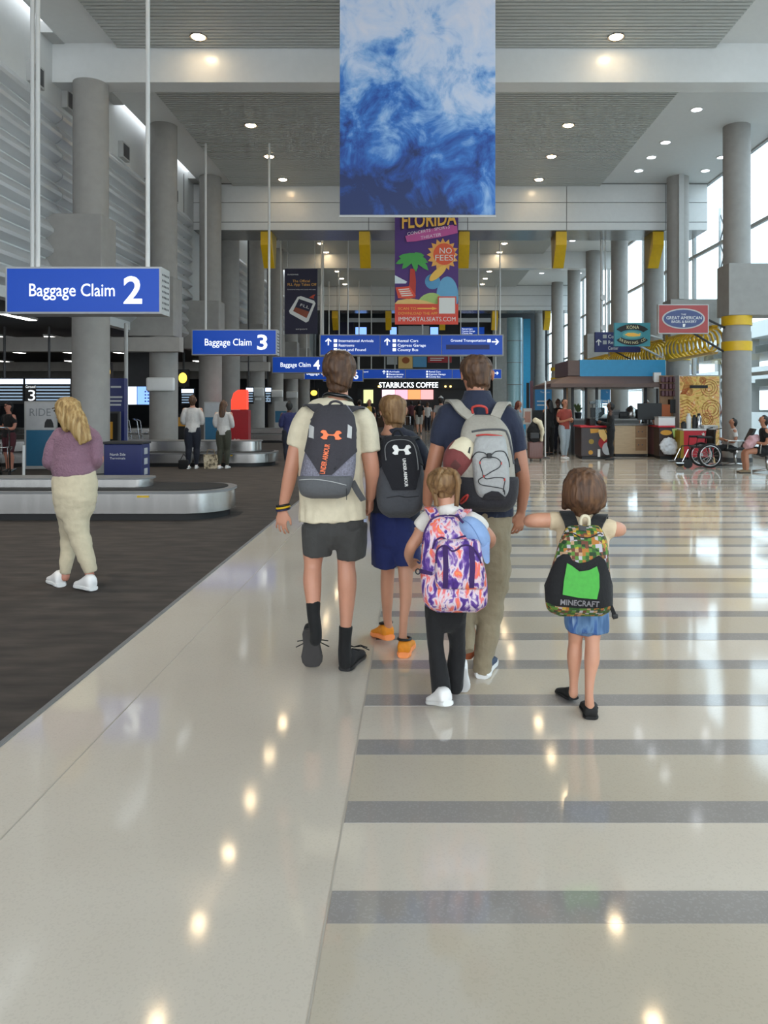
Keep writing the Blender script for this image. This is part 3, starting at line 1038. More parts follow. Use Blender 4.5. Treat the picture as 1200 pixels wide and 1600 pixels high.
# ---------------------------------------------------------------- boy with navy shorts
g = Fig('boy with short light brown hair in navy top and shorts, orange running shoes', 4.6, 618)
R = g.root; Bs = g.base
mb = g.mb()
hc = g.p(614, 642, .02)
head_skin(mb, hc, (-.5, 1, 0), .092)
g.limb(mb, [(614, 678, 0, 20, 18), (614, 668, 0, 14, 14), (614, 655, .01, 13.5, 15)])
g.limb(mb, [(617, 812, 0, 34, 24), (620, 760, 0, 33, 24), (622, 710, 0, 36, 24), (620, 690, 0, 32, 20), (616, 678, 0, 18, 15)])
g.limb(mb, [(592, 695, 0, 10, 12), (587, 735, 0, 9, 10), (580, 770, 0, 8, 8.5), (578, 796, .03, 6.5, 7)])
hand(mb, g.p(578, 797, .03), (.0, .2, -1), (1, .2, 0), (0, 1, 0), .13, .6)
g.limb(mb, [(651, 697, 0, 10, 12), (660, 735, 0, 9, 10), (662, 765, .05, 8, 8.5), (660, 780, .14, 6.5, 7)])
hand(mb, g.p(660, 780, .15), (-.1, .6, -1), (-1, .2, 0), (0, 1, .5), .13, .8)
g.limb(mb, [(602, 822, .0, 20, 20), (605, 860, .05, 17, 18), (606, 885, .08, 11.5, 12.5), (605, 915, .12, 10.5, 12), (605, 940, .15, 9, 10), (605, 962, .19, 7, 8), (607, 980, .22, 6.8, 7.5), (608, 990, .24, 7, 8)])
g.limb(mb, [(636, 822, 0, 20, 20), (635, 860, .0, 16, 18), (634, 885, .0, 13, 14), (634, 905, -.02, 11, 13), (634, 935, -.03, 9.5, 11), (631, 965, -.04, 7, 8), (629.5, 992, -.01, 6.5, 8), (630, 1003, .02, 7, 8)])
fuse(mb, 'body', 'skin_child', R, VB)
face(R, Bs, hc, (-.5, 1, 0), .092)
mb = g.mb()
g.limb(mb, [(618, 812, 0, 38, 26), (620, 760, 0, 38, 27), (622, 710, 0, 39, 27), (620, 692, 0, 36, 23), (616, 678, 0, 24, 18), (614, 668, 0, 15.5, 15.5)], cap0='flat', cap1='flat')
g.limb(mb, [(596, 692, 0, 13, 15), (590, 708, 0, 12, 14), (588, 735, 0, 11.5, 13)], cap1='flat')
g.limb(mb, [(646, 692, 0, 14, 16), (656, 706, 0, 13, 15), (665, 733, 0, 11.5, 13)], cap1='flat')
fuse(mb, 'shirt', cloth('navy_jersey', (40, 44, 62)), R, VC, 3, .005, (14, 14, 6), 5)
mb = g.mb()
g.limb(mb, [(617, 800, 0, 38, 27), (617, 825, 0, 40, 28), (617, 845, .01, 39, 28)], cap0='flat')
g.limb(mb, [(601, 830, .01, 24, 26), (603, 855, .03, 24, 26), (605, 881, .05, 24, 25)], cap0='flat', cap1='flat')
g.limb(mb, [(634, 830, .0, 24, 26), (635, 855, .0, 23, 26), (636, 881, .0, 21, 24)], cap0='flat', cap1='flat')
fuse(mb, 'shorts', cloth('navy_shorts_cloth', (26, 42, 110), .3), R, VC, 2, .010, (14, 12, 5), 8)
mb = g.mb()
g.limb(mb, [(617, 665, -.02, 13, 10), (616.5, 660, -.015, 16, 14), (617.5, 654, -.018, 15.5, 18), (616.5, 647, -.012, 18.5, 21), (614, 638, -.004, 22, 23), (613.5, 630, .0, 21.8, 23), (613, 624, .0, 19, 21), (613, 621, .0, 15.5, 18)], cap1='dome')
fuse(mb, 'hair', 'hair_light', R, .006, 3, .004, (70, 70, 30))
mb = g.mb()
mb.tube([g.p(x, y, d) for x, y, d in bez([(608, 650, -.045), (604, 646, -.02), (598, 644, .03), (592, 645, .09)], 5)], .0035, 8)
sg = mb.build('sunglasses_frame', 'black', R, smooth=True)
mb = g.mb(); mb.lathe(g.p(592, 648, .10), [(.001, -.012), (.017, -.008), (.019, 0), (.017, .008), (.001, .012)], 14, 'X')
mb.build('lens', 'glossy_black', sg, smooth=True)
mat('orange_mesh', (226, 138, 26), .7, var=.12, scale=40); mat('orange_foam', (255, 148, 84), .6)
shoe_heel(R, Bs, P(609, 1009, 4.78).xy.to_3d(), .25, .104, .105, 24, 8, upper='orange_mesh', sole='orange_foam', sole_th=.036, collar='black')
shoe_heel(R, Bs, P(630.5, 1028, 4.55).xy.to_3d(), .25, .106, .105, -6, 0, upper='orange_mesh', sole='orange_foam', sole_th=.036, collar='black')
# boy's backpack
b = Fig('black and dark grey backpack with white emblem, worn by boy in orange shoes', 4.6, 625, cat='backpack', name='backpack', z=.9)
mb = b.mb()
loft_pack(mb, [(680, 608, 634, -.08, -.12), (685, 598, 645, -.08, -.17), (700, 593, 654, -.08, -.23), (730, 590, 661, -.08, -.27), (765, 588, 664, -.08, -.30), (790, 590, 661, -.08, -.30), (802, 597, 652, -.08, -.28), (809, 608, 640, -.09, -.22)], 4.6)
bv = bvh_of(mb)
cloth('pack_slate', (84, 86, 92), .25, 60)
mb.build('main_bag', 'pack_slate', b.root, smooth=True)
cloth('pack_black', (20, 21, 30), .2, 60)
mb = b.mb(); drape(mb, [(606, 684), (640, 684), (648, 700), (656, 732), (649, 765), (613, 766), (598, 732), (597, 705)], bv, .004, .008)
mb.build('front_panel', 'pack_black', b.root, smooth='angle'); bvp = bvh_of(mb)
mb = b.mb(); drape(mb, [(599, 683), (606, 684), (600, 702), (598, 726), (591, 736), (591, 712), (593, 698)], bv, .004, .004)
mb.build('shoulder_panel', 'pack_black', b.root, smooth='angle')
mb = b.mb(); drape(mb, [(640, 684), (646, 686), (656, 712), (660, 728), (655, 724), (648, 700)], bv, .004, .004)
mb.build('shoulder_panel', 'pack_black', b.root, smooth='angle')
mb = b.mb(); emblem(mb, 613, 696, 29, 15, bvp)
mb.build('emblem', 'print_white', b.root)
mb = b.mb(); surf_text(mb, 'UNDER ARMOUR', 629, 717, 44, 5, bvp, 85)
mb.build('lettering', 'print_white', b.root)
mb = b.mb(); surf_tube(mb, [(604, 778), (622, 775), (635, 777), (654, 775)], bv, .002)
mb.build('zip', 'pack_black', b.root, smooth=True)
mb = b.mb(); surf_tube(mb, [(604, 720), (603, 700), (612, 691), (634, 690), (645, 697), (650, 715), (652, 735)], bv, .003, .012)
mb.build('piping', 'mid_grey', b.root, smooth=True)
strap(b, [(604, 686, -.12), (597, 682, -.07), (595, 686, .0), (595, 700, .09)], .055, .012, 'shoulder_strap', 'pack_black', b.root)
strap(b, [(640, 686, -.12), (647, 683, -.07), (650, 688, .0), (650, 702, .09)], .055, .012, 'shoulder_strap', 'pack_black', b.root)
mb = b.mb(); mb.tube([b.p(x, y, d) for x, y, d in bez([(613, 683, -.14), (617, 674, -.15), (624, 673, -.15), (630, 683, -.14)], 5)], .007, 8)
mb.build('carry_handle', 'pack_black', b.root, smooth=True)

# ---------------------------------------------------------------- man in navy polo
g = Fig('man in navy polo shirt and khaki trousers walking with a light grey backpack', 4.25, 750)
R = g.root; Bs = g.base
mb = g.mb()
hc = g.p(745, 586, .02)
head_skin(mb, hc, (-.35, 1, 0), .102)
g.limb(mb, [(746, 630, 0, 24, 22), (746, 618, 0, 18, 18), (746, 600, .01, 17, 19)])
g.limb(mb, [(750, 800, 0, 42, 27), (750, 740, 0, 44, 28), (748, 690, 0, 48, 29), (747, 655, 0, 48, 26), (746, 636, 0, 34, 20), (746, 624, 0, 20, 18)])
g.limb(mb, [(700, 660, 0, 14, 15), (687, 690, 0, 13, 15), (677, 730, -.01, 12, 13), (672, 755, .02, 11, 11), (668, 785, .06, 8, 9)])
hand(mb, g.p(668, 788, .06), (-.05, .25, -1), (.9, .3, 0), (.2, 1, 0), .18, .5)
g.limb(mb, [(796, 662, 0, 13, 14), (808, 700, 0, 13, 14), (815, 735, -.01, 11.5, 13), (818, 762, .0, 10.5, 10.5), (815, 795, .03, 7.5, 8.5)])
hand(mb, g.p(814, 799, .03), (-.12, .15, -1), (-.45, .85, 0), (-.85, -.45, 0), .17, .55, .2)
g.limb(mb, [(765, 810, 0, 24, 26), (768, 900, 0, 18, 20), (766, 960, 0, 14, 15), (756, 1040, 0, 9, 10)])
g.limb(mb, [(732, 810, 0, 24, 26), (728, 890, .03, 16, 18), (726, 930, .02, 12, 13), (726, 960, -.03, 10, 11), (728, 990, -.10, 8, 9), (730, 1012, -.14, 7, 8)])
fuse(mb, 'body', 'skin_tan', R, VB)
face(R, Bs, hc, (-.35, 1, 0), .102)
mb = g.mb()
g.limb(mb, [(750, 806, 0, 52, 33), (750, 770, 0, 53, 33), (749, 710, 0, 57, 34), (747, 670, 0, 60, 33), (747, 650, 0, 54, 29), (746, 636, 0, 40, 25), (746, 624, 0, 25, 22), (746, 614, .005, 19.5, 20)], cap0='flat', cap1='flat')
g.limb(mb, [(704, 652, 0, 24, 23), (693, 668, 0, 19, 21), (684, 695, 0, 14, 18)], cap1='flat')
g.limb(mb, [(790, 654, 0, 22, 23), (802, 672, 0, 18, 21), (810.5, 704, 0, 14, 17)], cap1='flat')
sh = fuse(mb, 'polo_shirt', cloth('navy_polo', (36, 44, 70)), R, VC, 3, .005, (14, 14, 6), 11)
mb = g.mb()
rr = []
for k, (yy_, rx, ry) in enumerate(((623, 24, 21), (616, 21.5, 19.5), (611, 20, 19), (611, 18.5, 17.5), (618, 19, 18))):
    rr.append([g.p(746 + rx * math.cos(a), yy_ + 1.5 * math.sin(a), .005 + ry * math.sin(a) * g.Y / F) for a in [2 * math.pi * i / 24 for i in range(24)]])
mb.rings(rr, cap=False)
mb.build('collar', 'navy_polo', sh, smooth=True)
mb = g.mb()
g.limb(mb, [(752, 792, 0, 46, 31), (752, 815, 0, 47, 32), (752, 845, 0, 46, 32)], cap0='flat')
g.limb(mb, [(768, 825, 0, 29, 30), (771, 870, 0, 28, 28), (771, 900, 0, 27, 26), (768, 935, .0, 21, 22), (764, 965, -.01, 21, 22), (760, 1000, -.02, 18, 19), (756, 1022, -.01, 16, 18), (754, 1050, .0, 14, 17)], cap0='flat', cap1='flat')
g.limb(mb, [(733, 825, 0, 27, 30), (728, 880, .03, 24, 26), (726, 930, .02, 19, 20), (726, 960, -.03, 17, 18), (728, 990, -.10, 14, 15), (730, 1019, -.16, 11.5, 13)], cap0='flat', cap1='flat')
fuse(mb, 'trousers', cloth('khaki_cotton', (176, 160, 130)), R, VC, 2, .011, (9, 9, 13), 2)
mb = g.mb()
g.limb(mb, [(748, 608, -.022, 15.5, 11), (748, 603, -.018, 18.5, 15), (748.5, 596, -.018, 18, 20), (747.5, 588, -.012, 21.5, 24), (745, 580, -.006, 25.8, 26.5), (744, 571, .0, 25.5, 26.5), (744, 563, .0, 22, 24), (744, 559, .0, 17.5, 20)], cap1='dome')
g.limb(mb, [(724, 588, .015, 4, 7), (724, 575, .02, 6, 9)])
fuse(mb, 'hair', 'hair_brown', R, .006, 3, .005, (60, 60, 16))
mat('navy_mesh', (44, 60, 84), .7, var=.1, scale=50); mat('gum_sole', (178, 94, 58), .6)
s1 = shoe_heel(R, Bs, P(753, 1061, 4.206).xy.to_3d(), .30, .116, .10, -14, 0, upper='navy_mesh', sole='white_plastic', sole_th=.036)
s2 = shoe(R, Bs, g.p(728, 1040, .08).xy.to_3d() + V((0, 0, .06)), .29, .105, .09, 0, 50, 0, 'white_plastic', 'gum_sole', .03)
# his backpack
b = Fig('light grey backpack with bungee cord and black base, worn by man in navy polo', 4.25, 757, cat='backpack', name='backpack', z=1.0)
mb = b.mb()
loft_pack(mb, [(648, 738, 772, -.10, -.13), (653, 730, 780, -.10, -.17), (672, 721, 795, -.10, -.25), (700, 718, 801, -.10, -.28), (730, 716, 804, -.10, -.30), (755, 716, 806, -.10, -.30), (770, 719, 806, -.10, -.29)], 4.25)
bv = bvh_of(mb)
cloth('pack_beige', (166, 160, 148), .3, 50); cloth('pack_silver', (172, 172, 170), .3, 50); cloth('base_black', (44, 42, 48), .2, 60)
mb.build('main_bag', 'pack_beige', b.root, smooth=True)
mb = b.mb()
loft_pack(mb, [(745, 713, 809, -.10, -.297), (752, 712, 811, -.09, -.312), (775, 716, 809, -.09, -.315), (792, 724, 802, -.09, -.30), (800, 738, 790, -.1, -.24)], 4.25)
mb.build('base', 'base_black', b.root, smooth=True); bvb = bvh_of(mb)
mb = b.mb()
loft_pack(mb, [(681, 748, 786, -.2, -.275), (687, 742, 790, -.2, -.305), (712, 738, 794, -.2, -.345), (740, 739, 796, -.2, -.355), (762, 741, 796, -.2, -.35), (774, 745, 793, -.2, -.335), (780, 752, 787, -.22, -.31)], 4.25)
pk = mb.build('front_pocket', 'pack_silver', b.root, smooth=True); bvp = bvh_of(mb)
mb = b.mb(); drape(mb, [(752, 781), (757, 772), (768, 767), (779, 768), (789, 776), (790, 782)], bvp, .003, .006)
mb.build('pocket_foot', 'base_black', pk, smooth='angle')
mb = b.mb(); surf_tube(mb, [(737, 675), (755, 672), (785, 672), (793, 680), (799, 705), (802, 725)], bv, .006, .002)
mb.build('zip', 'dark_grey', b.root, smooth=True)
mb = b.mb(); surf_tube(mb, [(744, 681), (760, 679.5), (784, 682)], bv, .005, .004)
mb.build('zip', mat('red_zip', (178, 54, 46), .5), b.root, smooth=True)
mb = b.mb()
for q in ([(738, 716), (745, 707), (757, 708), (764, 714), (774, 706), (787, 706), (793, 716), (796, 730)],
          [(764, 714), (754, 716), (750, 724), (754, 738), (756, 744), (768, 737), (780, 730), (782, 722), (776, 716), (766, 714)],
          [(756, 744), (760, 748), (775, 746), (788, 748), (787, 760), (786, 768)], [(757, 744), (748, 750), (752, 757), (768, 760), (786, 764), (788, 772)]):
    surf_tube(mb, q, bvp, .0026, .003)
mb.build('bungee_cord', 'charcoal', pk, smooth=True)
mb = b.mb(); mb.rbox(b.p(761, 716, -.375), b.p(768, 708, -.355), .004, 2)
mb.build('cord_lock', 'black', pk)
for bx_, by_ in ((750, 723), (783, 724), (756, 744), (788, 749)):
    mb = b.mb(); mb.tube([on_surf(bvp, bx_, by_ - 2, .003), on_surf(bvp, bx_, by_ + 2, .003)], .004, 6)
    mb.build('cord_loop', 'red_zip', pk)
strap(b, [(736, 652, -.15), (722, 641, -.12), (711, 628, -.07), (703, 627, .03), (702, 640, .11)], .055, .014, 'shoulder_strap', 'pack_beige', b.root)
strap(b, [(774, 652, -.15), (779, 641, -.12), (785, 631, -.07), (791, 631, .03), (792, 645, .11)], .055, .014, 'shoulder_strap', 'pack_beige', b.root)
mb = b.mb(); mb.tube([b.p(x, y, d) for x, y, d in bez([(739, 646, -.14), (738, 637, -.15), (748, 634, -.16), (759, 637, -.15), (761, 646, -.14)], 5)], .007, 8)
mb.build('carry_handle', 'red_zip', b.root, smooth=True)
mb = b.mb(); surf_tube(mb, [(719, 785), (724, 778), (731, 773), (728, 781), (720, 787)], bvb, .006)
mb.build('side_loop', 'red_zip', b.root, smooth=True)
mb = b.mb(); mb.prism([b.p(804, 722, -.2), b.p(809, 716, -.2), b.p(814, 735, -.2), b.p(806, 740, -.2)], (0, .05, 0))
mb.build('side_pocket', 'base_black', b.root)

# cap hung on his pack
c = Fig('cream and maroon trucker cap hanging on the side of the grey backpack', 4.0, 717, cat='cap', name='trucker_cap', z=1.05)
mb = c.mb()
def dome(fig, cx, cy, rx, ry, depth, tilt, d0, n=28, m=8, part=None):
    """shallow domed shell facing the viewer side, cut to a wedge if asked"""
    ta = math.radians(tilt); vs = []; fs = []
    for lay in (0, .008):
        for j in range(m + 1):
            ph = math.pi / 2 * j / m
            for i in range(n):
                a = 2 * math.pi * i / n
                u, w = rx * math.cos(a) * math.sin(ph), ry * math.sin(a) * math.sin(ph)
                vs.append(fig.p(cx + u * math.cos(ta) - w * math.sin(ta), cy + u * math.sin(ta) + w * math.cos(ta), d0 - depth * math.cos(ph) + lay))
    N = (m + 1) * n
    for lay in (0, 1):
        for j in range(m):
            for i in range(n):
                i2 = (i + 1) % n
                fs.append((lay * N + j * n + i, lay * N + j * n + i2, lay * N + (j + 1) * n + i2, lay * N + (j + 1) * n + i))
    for i in range(n):
        fs.append((m * n + i, m * n + (i + 1) % n, N + m * n + (i + 1) % n, N + m * n + i))
    return vs, fs
vs, fs = dome(c, 720, 716, 27, 34, .085, 24, .02)
mb.add(vs, fs)
bvc = bvh_of(mb)
mb.build('crown', cloth('maroon_cap', (146, 70, 68), .3), c.root, smooth=True)
mb = c.mb(); drape(mb, [(702, 702), (712, 689), (724, 682), (733, 682), (740, 692), (739, 704), (734, 718), (722, 706), (708, 701)], bvc, .002, .003)
fp = mb.build('front_panel', cloth('cream_cap', (226, 214, 184), .3), c.root, smooth='angle'); bvf = bvh_of(mb)
mb = c.mb(); drape(mb, [(704, 727), (711, 718), (720, 727), (713, 735)], bvc, .003, .003)
mb.build('patch', cloth('brown_patch', (112, 62, 58)), c.root, smooth='angle')
mb = c.mb(); drape(mb, [(731, 707), (733, 699), (735, 699), (733.5, 709)], bvf, .002, .002)
mb.build('mark', 'black', c.root)
mb = c.mb()
rr = []
for j in range(9):
    t = j / 8
    rr.append([c.p(728 + 12 * t - 6 * math.sin(t * 3.1), 752 - 62 * t * .6 - 6, -.005 + .0 * t), c.p(741 + 6 * math.sin(t * 3.14), 748 - 52 * t, -.02), c.p(741 + 6 * math.sin(t * 3.14), 748 - 52 * t, -.012), c.p(728 + 12 * t - 6 * math.sin(t * 3.1), 752 - 62 * t * .6 - 6, .006)])
mb.rings(rr)
mb.build('brim', 'maroon_cap', c.root, smooth='angle')

# ---------------------------------------------------------------- girl with braids
g = Fig('small girl with braids in white T-shirt and black trousers, tie-dye backpack on', 3.8, 692)
R = g.root; Bs = g.base
mb = g.mb()
hc = g.p(694, 758, .02)
head_skin(mb, hc, (-.35, 1, -.1), .085)
g.limb(mb, [(698, 800, 0, 20, 18), (697, 788, 0, 14.5, 14.5), (696, 770, .01, 13.5, 15)])
g.limb(mb, [(702, 945, 0, 27, 22), (703, 890, 0, 27, 22), (704, 840, 0, 32, 22), (702, 812, 0, 32, 19), (699, 798, 0, 20, 16)])
g.limb(mb, [(666, 815, 0, 11, 12), (654, 838, 0, 10.5, 11), (643, 854, -.01, 9, 9.5), (639, 866, .05, 8, 8), (640, 875, .10, 6, 6.5)])
hand(mb, g.p(640, 876, .11), (.3, .8, -.5), (.6, -.2, -.6), (0, 1, .8), .11, .5)
g.limb(mb, [(742, 818, 0, 11, 12), (756, 830, 0, 10.5, 11), (766, 840, .0, 9, 9.5), (766, 848, .07, 8, 8), (762, 852, .15, 6.5, 6.5)])
hand(mb, g.p(761, 853, .16), (-.3, 1, .1), (-.5, 0, -.8), (-1, .2, .5), .11, .5)
g.limb(mb, [(684, 940, 0, 14, 16), (680, 985, 0, 10, 12), (681, 1012, 0, 8, 10), (686, 1050, -.01, 8, 9), (688, 1090, .02, 6.5, 7)])
g.limb(mb, [(711, 940, 0, 14, 16), (713, 985, .03, 10, 12), (715, 1012, .05, 8, 10), (712, 1046, .08, 8, 9), (712, 1070, .11, 6.5, 7)])
fuse(mb, 'body', 'skin_child', R, VB)
face(R, Bs, hc, (-.35, 1, -.1), .085)
mb = g.mb()
g.limb(mb, [(702, 935, 0, 30, 25), (703, 880, 0, 31, 25), (704, 840, 0, 37, 26), (702, 818, 0, 38, 24), (700, 804, 0, 30, 20), (698, 793, 0, 19, 18), (697, 787, 0, 16, 16)], cap0='flat', cap1='flat')
g.limb(mb, [(672, 808, 0, 13, 15), (664, 816, 0, 13.5, 15), (655, 826, 0, 12.5, 14)], cap1='flat')
g.limb(mb, [(734, 812, 0, 14, 15), (745, 818, 0, 14, 15), (757, 829, 0, 12.5, 14)], cap1='flat')
fuse(mb, 'shirt', cloth('white_jersey', (236, 230, 222)), R, VC, 3, .004, (16, 16, 8), 4)
mb = g.mb()
g.limb(mb, [(700, 930, 0, 32, 25), (698, 950, 0, 33, 25), (696, 965, 0, 32, 24)], cap0='flat')
g.limb(mb, [(681, 945, 0, 18, 22), (680, 985, .0, 14.5, 18), (681, 1012, .0, 12.5, 15), (686, 1050, -.01, 14.5, 16), (689, 1075, .0, 15.5, 17), (688, 1094, .0, 14.5, 17)], cap0='flat', cap1='flat')
g.limb(mb, [(711, 945, 0, 18, 22), (713, 985, .03, 14.5, 18), (715, 1012, .05, 13, 15), (712, 1046, .08, 14.5, 16), (711, 1078, .10, 12, 15)], cap0='flat', cap1='flat')
fuse(mb, 'trousers', cloth('black_leggings', (17, 16, 19), .25), R, VC, 3, .004, (14, 14, 10), 6)
mb = g.mb()
g.limb(mb, [(695, 773, -.02, 13, 9), (695, 768, -.016, 19.5, 16), (694, 758, -.012, 26.5, 25), (694, 748, -.004, 27, 27), (694, 740, .0, 23.5, 25), (694, 736, .0, 19, 21)], cap1='dome')
fuse(mb, 'hair', 'hair_light', R, .006, 2, .006, (60, 60, 20))
for pts in ([(708, 735, -.06), (714, 745, -.085), (716, 755, -.085), (715, 766, -.08), (714, 778, -.075), (713, 788, -.07)], [(672, 752, -.02), (676, 764, -.045), (680, 776, -.06), (682, 788, -.06)], [(690, 734, -.07), (684, 745, -.10), (681, 756, -.09), (680, 768, -.07)]):
    mb = g.mb()
    q = bez(pts, 6)
    for k in range(len(q)):
        x, y, d = q[k]
        sgn = 1 if k % 2 else -1
        ring_limb(mb, [(g.p(x + 2.2 * sgn, y - 1.5, d), .006, .006), (g.p(x, y + .5, d - .006), .0085, .0085), (g.p(x - 2.4 * sgn, y + 2.5, d), .006, .006)], (0, 1, 0), 8)
    fuse(mb, 'braid', 'hair_light', R, .0035, 1)
mat('white_shoe', (232, 230, 228), .5, var=.03)
shoe(R, Bs, V((P(674, 1, 3.8).x, 3.86, 0)), .20, .090, .09, 24, 16, 0, 'white_shoe', 'white_plastic', .026)
shoe(R, Bs, V((P(722, 1, 4.0).x, 4.0, 0)), .20, .088, .085, -8, 56, 0, 'white_shoe', 'white_plastic', .026)
# her backpack
b = Fig('purple, orange and white tie-dye backpack worn by the small girl with braids', 3.8, 708, cat='backpack', name='backpack', z=.5)
ramp_mat('tie_dye', [(.28, (62, 30, 104)), (.40, (78, 46, 132)), (.45, (128, 92, 160)), (.49, (214, 200, 208)), (.54, (216, 180, 184)), (.58, (220, 104, 118)), (.64, (232, 112, 62)), (.72, (228, 156, 118)), (.8, (110, 70, 142))], scale=17, rough=.75, detail=4.5, distortion=.7, stretch=(1.5, 1, .75), bump=.1)
cloth('purple_piping', (68, 34, 104), .2)
mb = b.mb()
loft_pack(mb, [(806, 680, 716, -.08, -.12), (811, 672, 724, -.08, -.17), (832, 662, 738, -.08, -.22), (858, 659, 750, -.08, -.25), (899, 657, 760, -.08, -.27), (931, 660, 762, -.08, -.28), (947, 666, 759, -.08, -.27), (957, 684, 744, -.09, -.22)], 3.8)
mb.build('main_bag', 'tie_dye', b.root, smooth=True); bv = bvh_of(mb)
mb = b.mb()
loft_pack(mb, [(842, 692, 745, -.18, -.25), (848, 684, 750, -.18, -.285), (870, 680, 754, -.18, -.315), (900, 679, 756, -.18, -.325), (918, 680, 757, -.18, -.31), (921, 684, 754, -.2, -.28)], 3.8)
pk = mb.build('front_pocket', 'tie_dye', b.root, smooth=True); bvp = bvh_of(mb)
for pts, r in (([(661, 850), (664, 832), (672, 816), (680, 809), (697, 806), (714, 808), (726, 818), (740, 834), (752, 856)], .005), ([(676, 858), (680, 846), (690, 840), (700, 845), (708, 846), (718, 840), (732, 838), (744, 846), (752, 860), (755, 875)], .005)):
    mb = b.mb(); surf_tube(mb, pts, bv, r)
    mb.build('piping', 'purple_piping', b.root, smooth=True)
mb = b.mb(); surf_tube(mb, [(682, 880), (683, 862), (690, 854), (698, 854), (706, 861), (714, 859), (722, 853), (734, 853), (746, 866), (751, 880)], bvp, .0045)
mb.build('piping', 'purple_piping', pk, smooth=True)
for x0, x1 in ((692, 733), ):
    for xx in (x0, x1):
        mb = b.mb(); drape(mb, [(xx, 855), (xx + 7.5, 855), (xx + 9, 885), (xx + 7.5, 918), (xx, 918), (xx + 1, 885)], bvp, .002, .003)
        mb.build('daisy_chain', 'purple_piping', pk, smooth='angle')
mb = b.mb(); drape(mb, [(656, 888), (676, 894), (676, 899), (656, 895)], bv, .006, .004)
sd = mb.build('compression_strap', 'purple_piping', b.root, smooth='angle')
mb = b.mb(); mb.tube([b.p(653 + 3.5 * math.cos(a), 893 + 4 * math.sin(a), -.16) for a in [2 * math.pi * i / 14 for i in range(14)]], .0035, 6, closed=True)
mb.build('ring', 'charcoal', sd, smooth=True)
strap(b, [(681, 812, -.13), (676, 801, -.085), (671, 794, -.04), (670, 796, .04), (672, 812, .09)], .05, .012, 'shoulder_strap', 'tie_dye', b.root)
strap(b, [(716, 812, -.13), (722, 801, -.085), (728, 797, -.04), (730, 800, .04), (730, 814, .09)], .05, .012, 'shoulder_strap', 'tie_dye', b.root)
# blue cap hung on it
c = Fig('light blue baseball cap clipped to the tie-dye backpack', 3.6, 742, cat='cap', name='baseball_cap', z=.75)
mb = c.mb()
vs, fs = dome(c, 741, 834, 21, 31, .075, -38, .03)
mb.add(vs, fs)
bvc = bvh_of(mb)
cr_ = mb.build('crown', cloth('sky_cloth', (142, 170, 214), .3), c.root, smooth=True)
mb = c.mb()
rr = []
for j in range(9):
    t = j / 8
    x = 748 + 17 * t; y = 852 + 3 * math.sin(t * 3.14)
    rr.append([c.p(x, y - 6, -.01), c.p(757 + 8 * t, 881 - 3 * (2 * t - 1) ** 2, -.035), c.p(757 + 8 * t, 881 - 3 * (2 * t - 1) ** 2, -.028), c.p(x, y - 6, -.002)])
mb.rings(rr)
mb.build('brim', 'sky_cloth', c.root, smooth='angle')
mb = c.mb(); surf_tube(mb, [(719, 810), (733, 818), (744, 833), (752, 850)], bvc, .002)
mb.build('seam', mat('sky_seam', (112, 140, 186), .8), cr_, smooth=True)
mb = c.mb(); strap_pts = [(716, 806, -.03), (719, 812, -.045), (724, 817, -.05)]
mb.tube([c.p(*q) for q in strap_pts], .006, 8)
mb.build('clip', 'purple_piping', c.root, smooth=True)

# ---------------------------------------------------------------- child with bob hair
g = Fig('young child with brown bob and outstretched arms in beige shirt, printed black backpack on', 3.72, 914)
R = g.root; Bs = g.base
mb = g.mb()
hc = g.p(913, 766, .02)
head_skin(mb, hc, (.1, 1, 0), .088)
g.limb(mb, [(912, 815, 0, 20, 18), (912, 803, 0, 14.5, 14.5), (912, 785, .01, 13.5, 15)])
g.limb(mb, [(915, 960, 0, 26, 22), (914, 905, 0, 27, 22), (912, 850, 0, 31, 22), (912, 828, 0, 32, 19), (912, 812, 0, 20, 16)])
g.limb(mb, [(882, 815, 0, 11, 12), (860, 813, 0, 12, 12), (838, 813, .0, 11.5, 11.5), (828, 814, .03, 10, 10), (827, 815, .10, 8.5, 8.5), (832, 816, .18, 6.5, 6.5)], side=(0, 0, 1))
hand(mb, g.p(833, 816, .19), (.3, 1, .1), (0, .1, -1), (1, -.2, 0), .11, .5)
g.limb(mb, [(942, 822, 0, 11, 12), (956, 826, 0, 12.5, 12.5), (966, 827, .02, 11.5, 11.5), (968, 827, .08, 9.5, 9.5), (962, 826, .18, 6.5, 6.5)], side=(0, 0, 1))
hand(mb, g.p(961, 826, .19), (-.3, 1, .1), (0, .1, -1), (-1, -.2, 0), .11, .5)
g.limb(mb, [(901, 955, 0, 18, 20), (900, 985, .03, 13, 14), (899, 1003, .05, 10.8, 12), (897.5, 1026, .05, 11.6, 13), (897, 1050, .05, 8.5, 9.5), (896.5, 1068, .05, 6.8, 8), (896, 1084, .05, 7.5, 9)])
g.limb(mb, [(927, 955, 0, 18, 20), (926, 985, .0, 14, 15), (925.5, 1005, -.01, 11.3, 13), (925, 1030, -.02, 12, 13.5), (922, 1055, -.03, 8.5, 9.5), (920.5, 1080, -.04, 6.8, 8), (921, 1096, -.035, 7, 9), (922, 1108, -.02, 8, 11)])
fuse(mb, 'body', 'skin_child', R, VB)
face(R, Bs, hc, (.1, 1, 0), .088)
mb = g.mb()
g.limb(mb, [(915, 955, 0, 30, 25), (914, 905, 0, 33, 25), (911, 855, 0, 41, 26), (911, 834, 0, 41, 24), (912, 820, 0, 32, 21), (912, 808, 0, 19, 18), (912, 801, 0, 15.5, 15.5)], cap0='flat', cap1='flat')
g.limb(mb, [(888, 820, 0, 15, 15), (872, 815, 0, 15, 15), (858, 814.5, 0, 14, 15)], side=(0, 0, 1), cap1='flat')
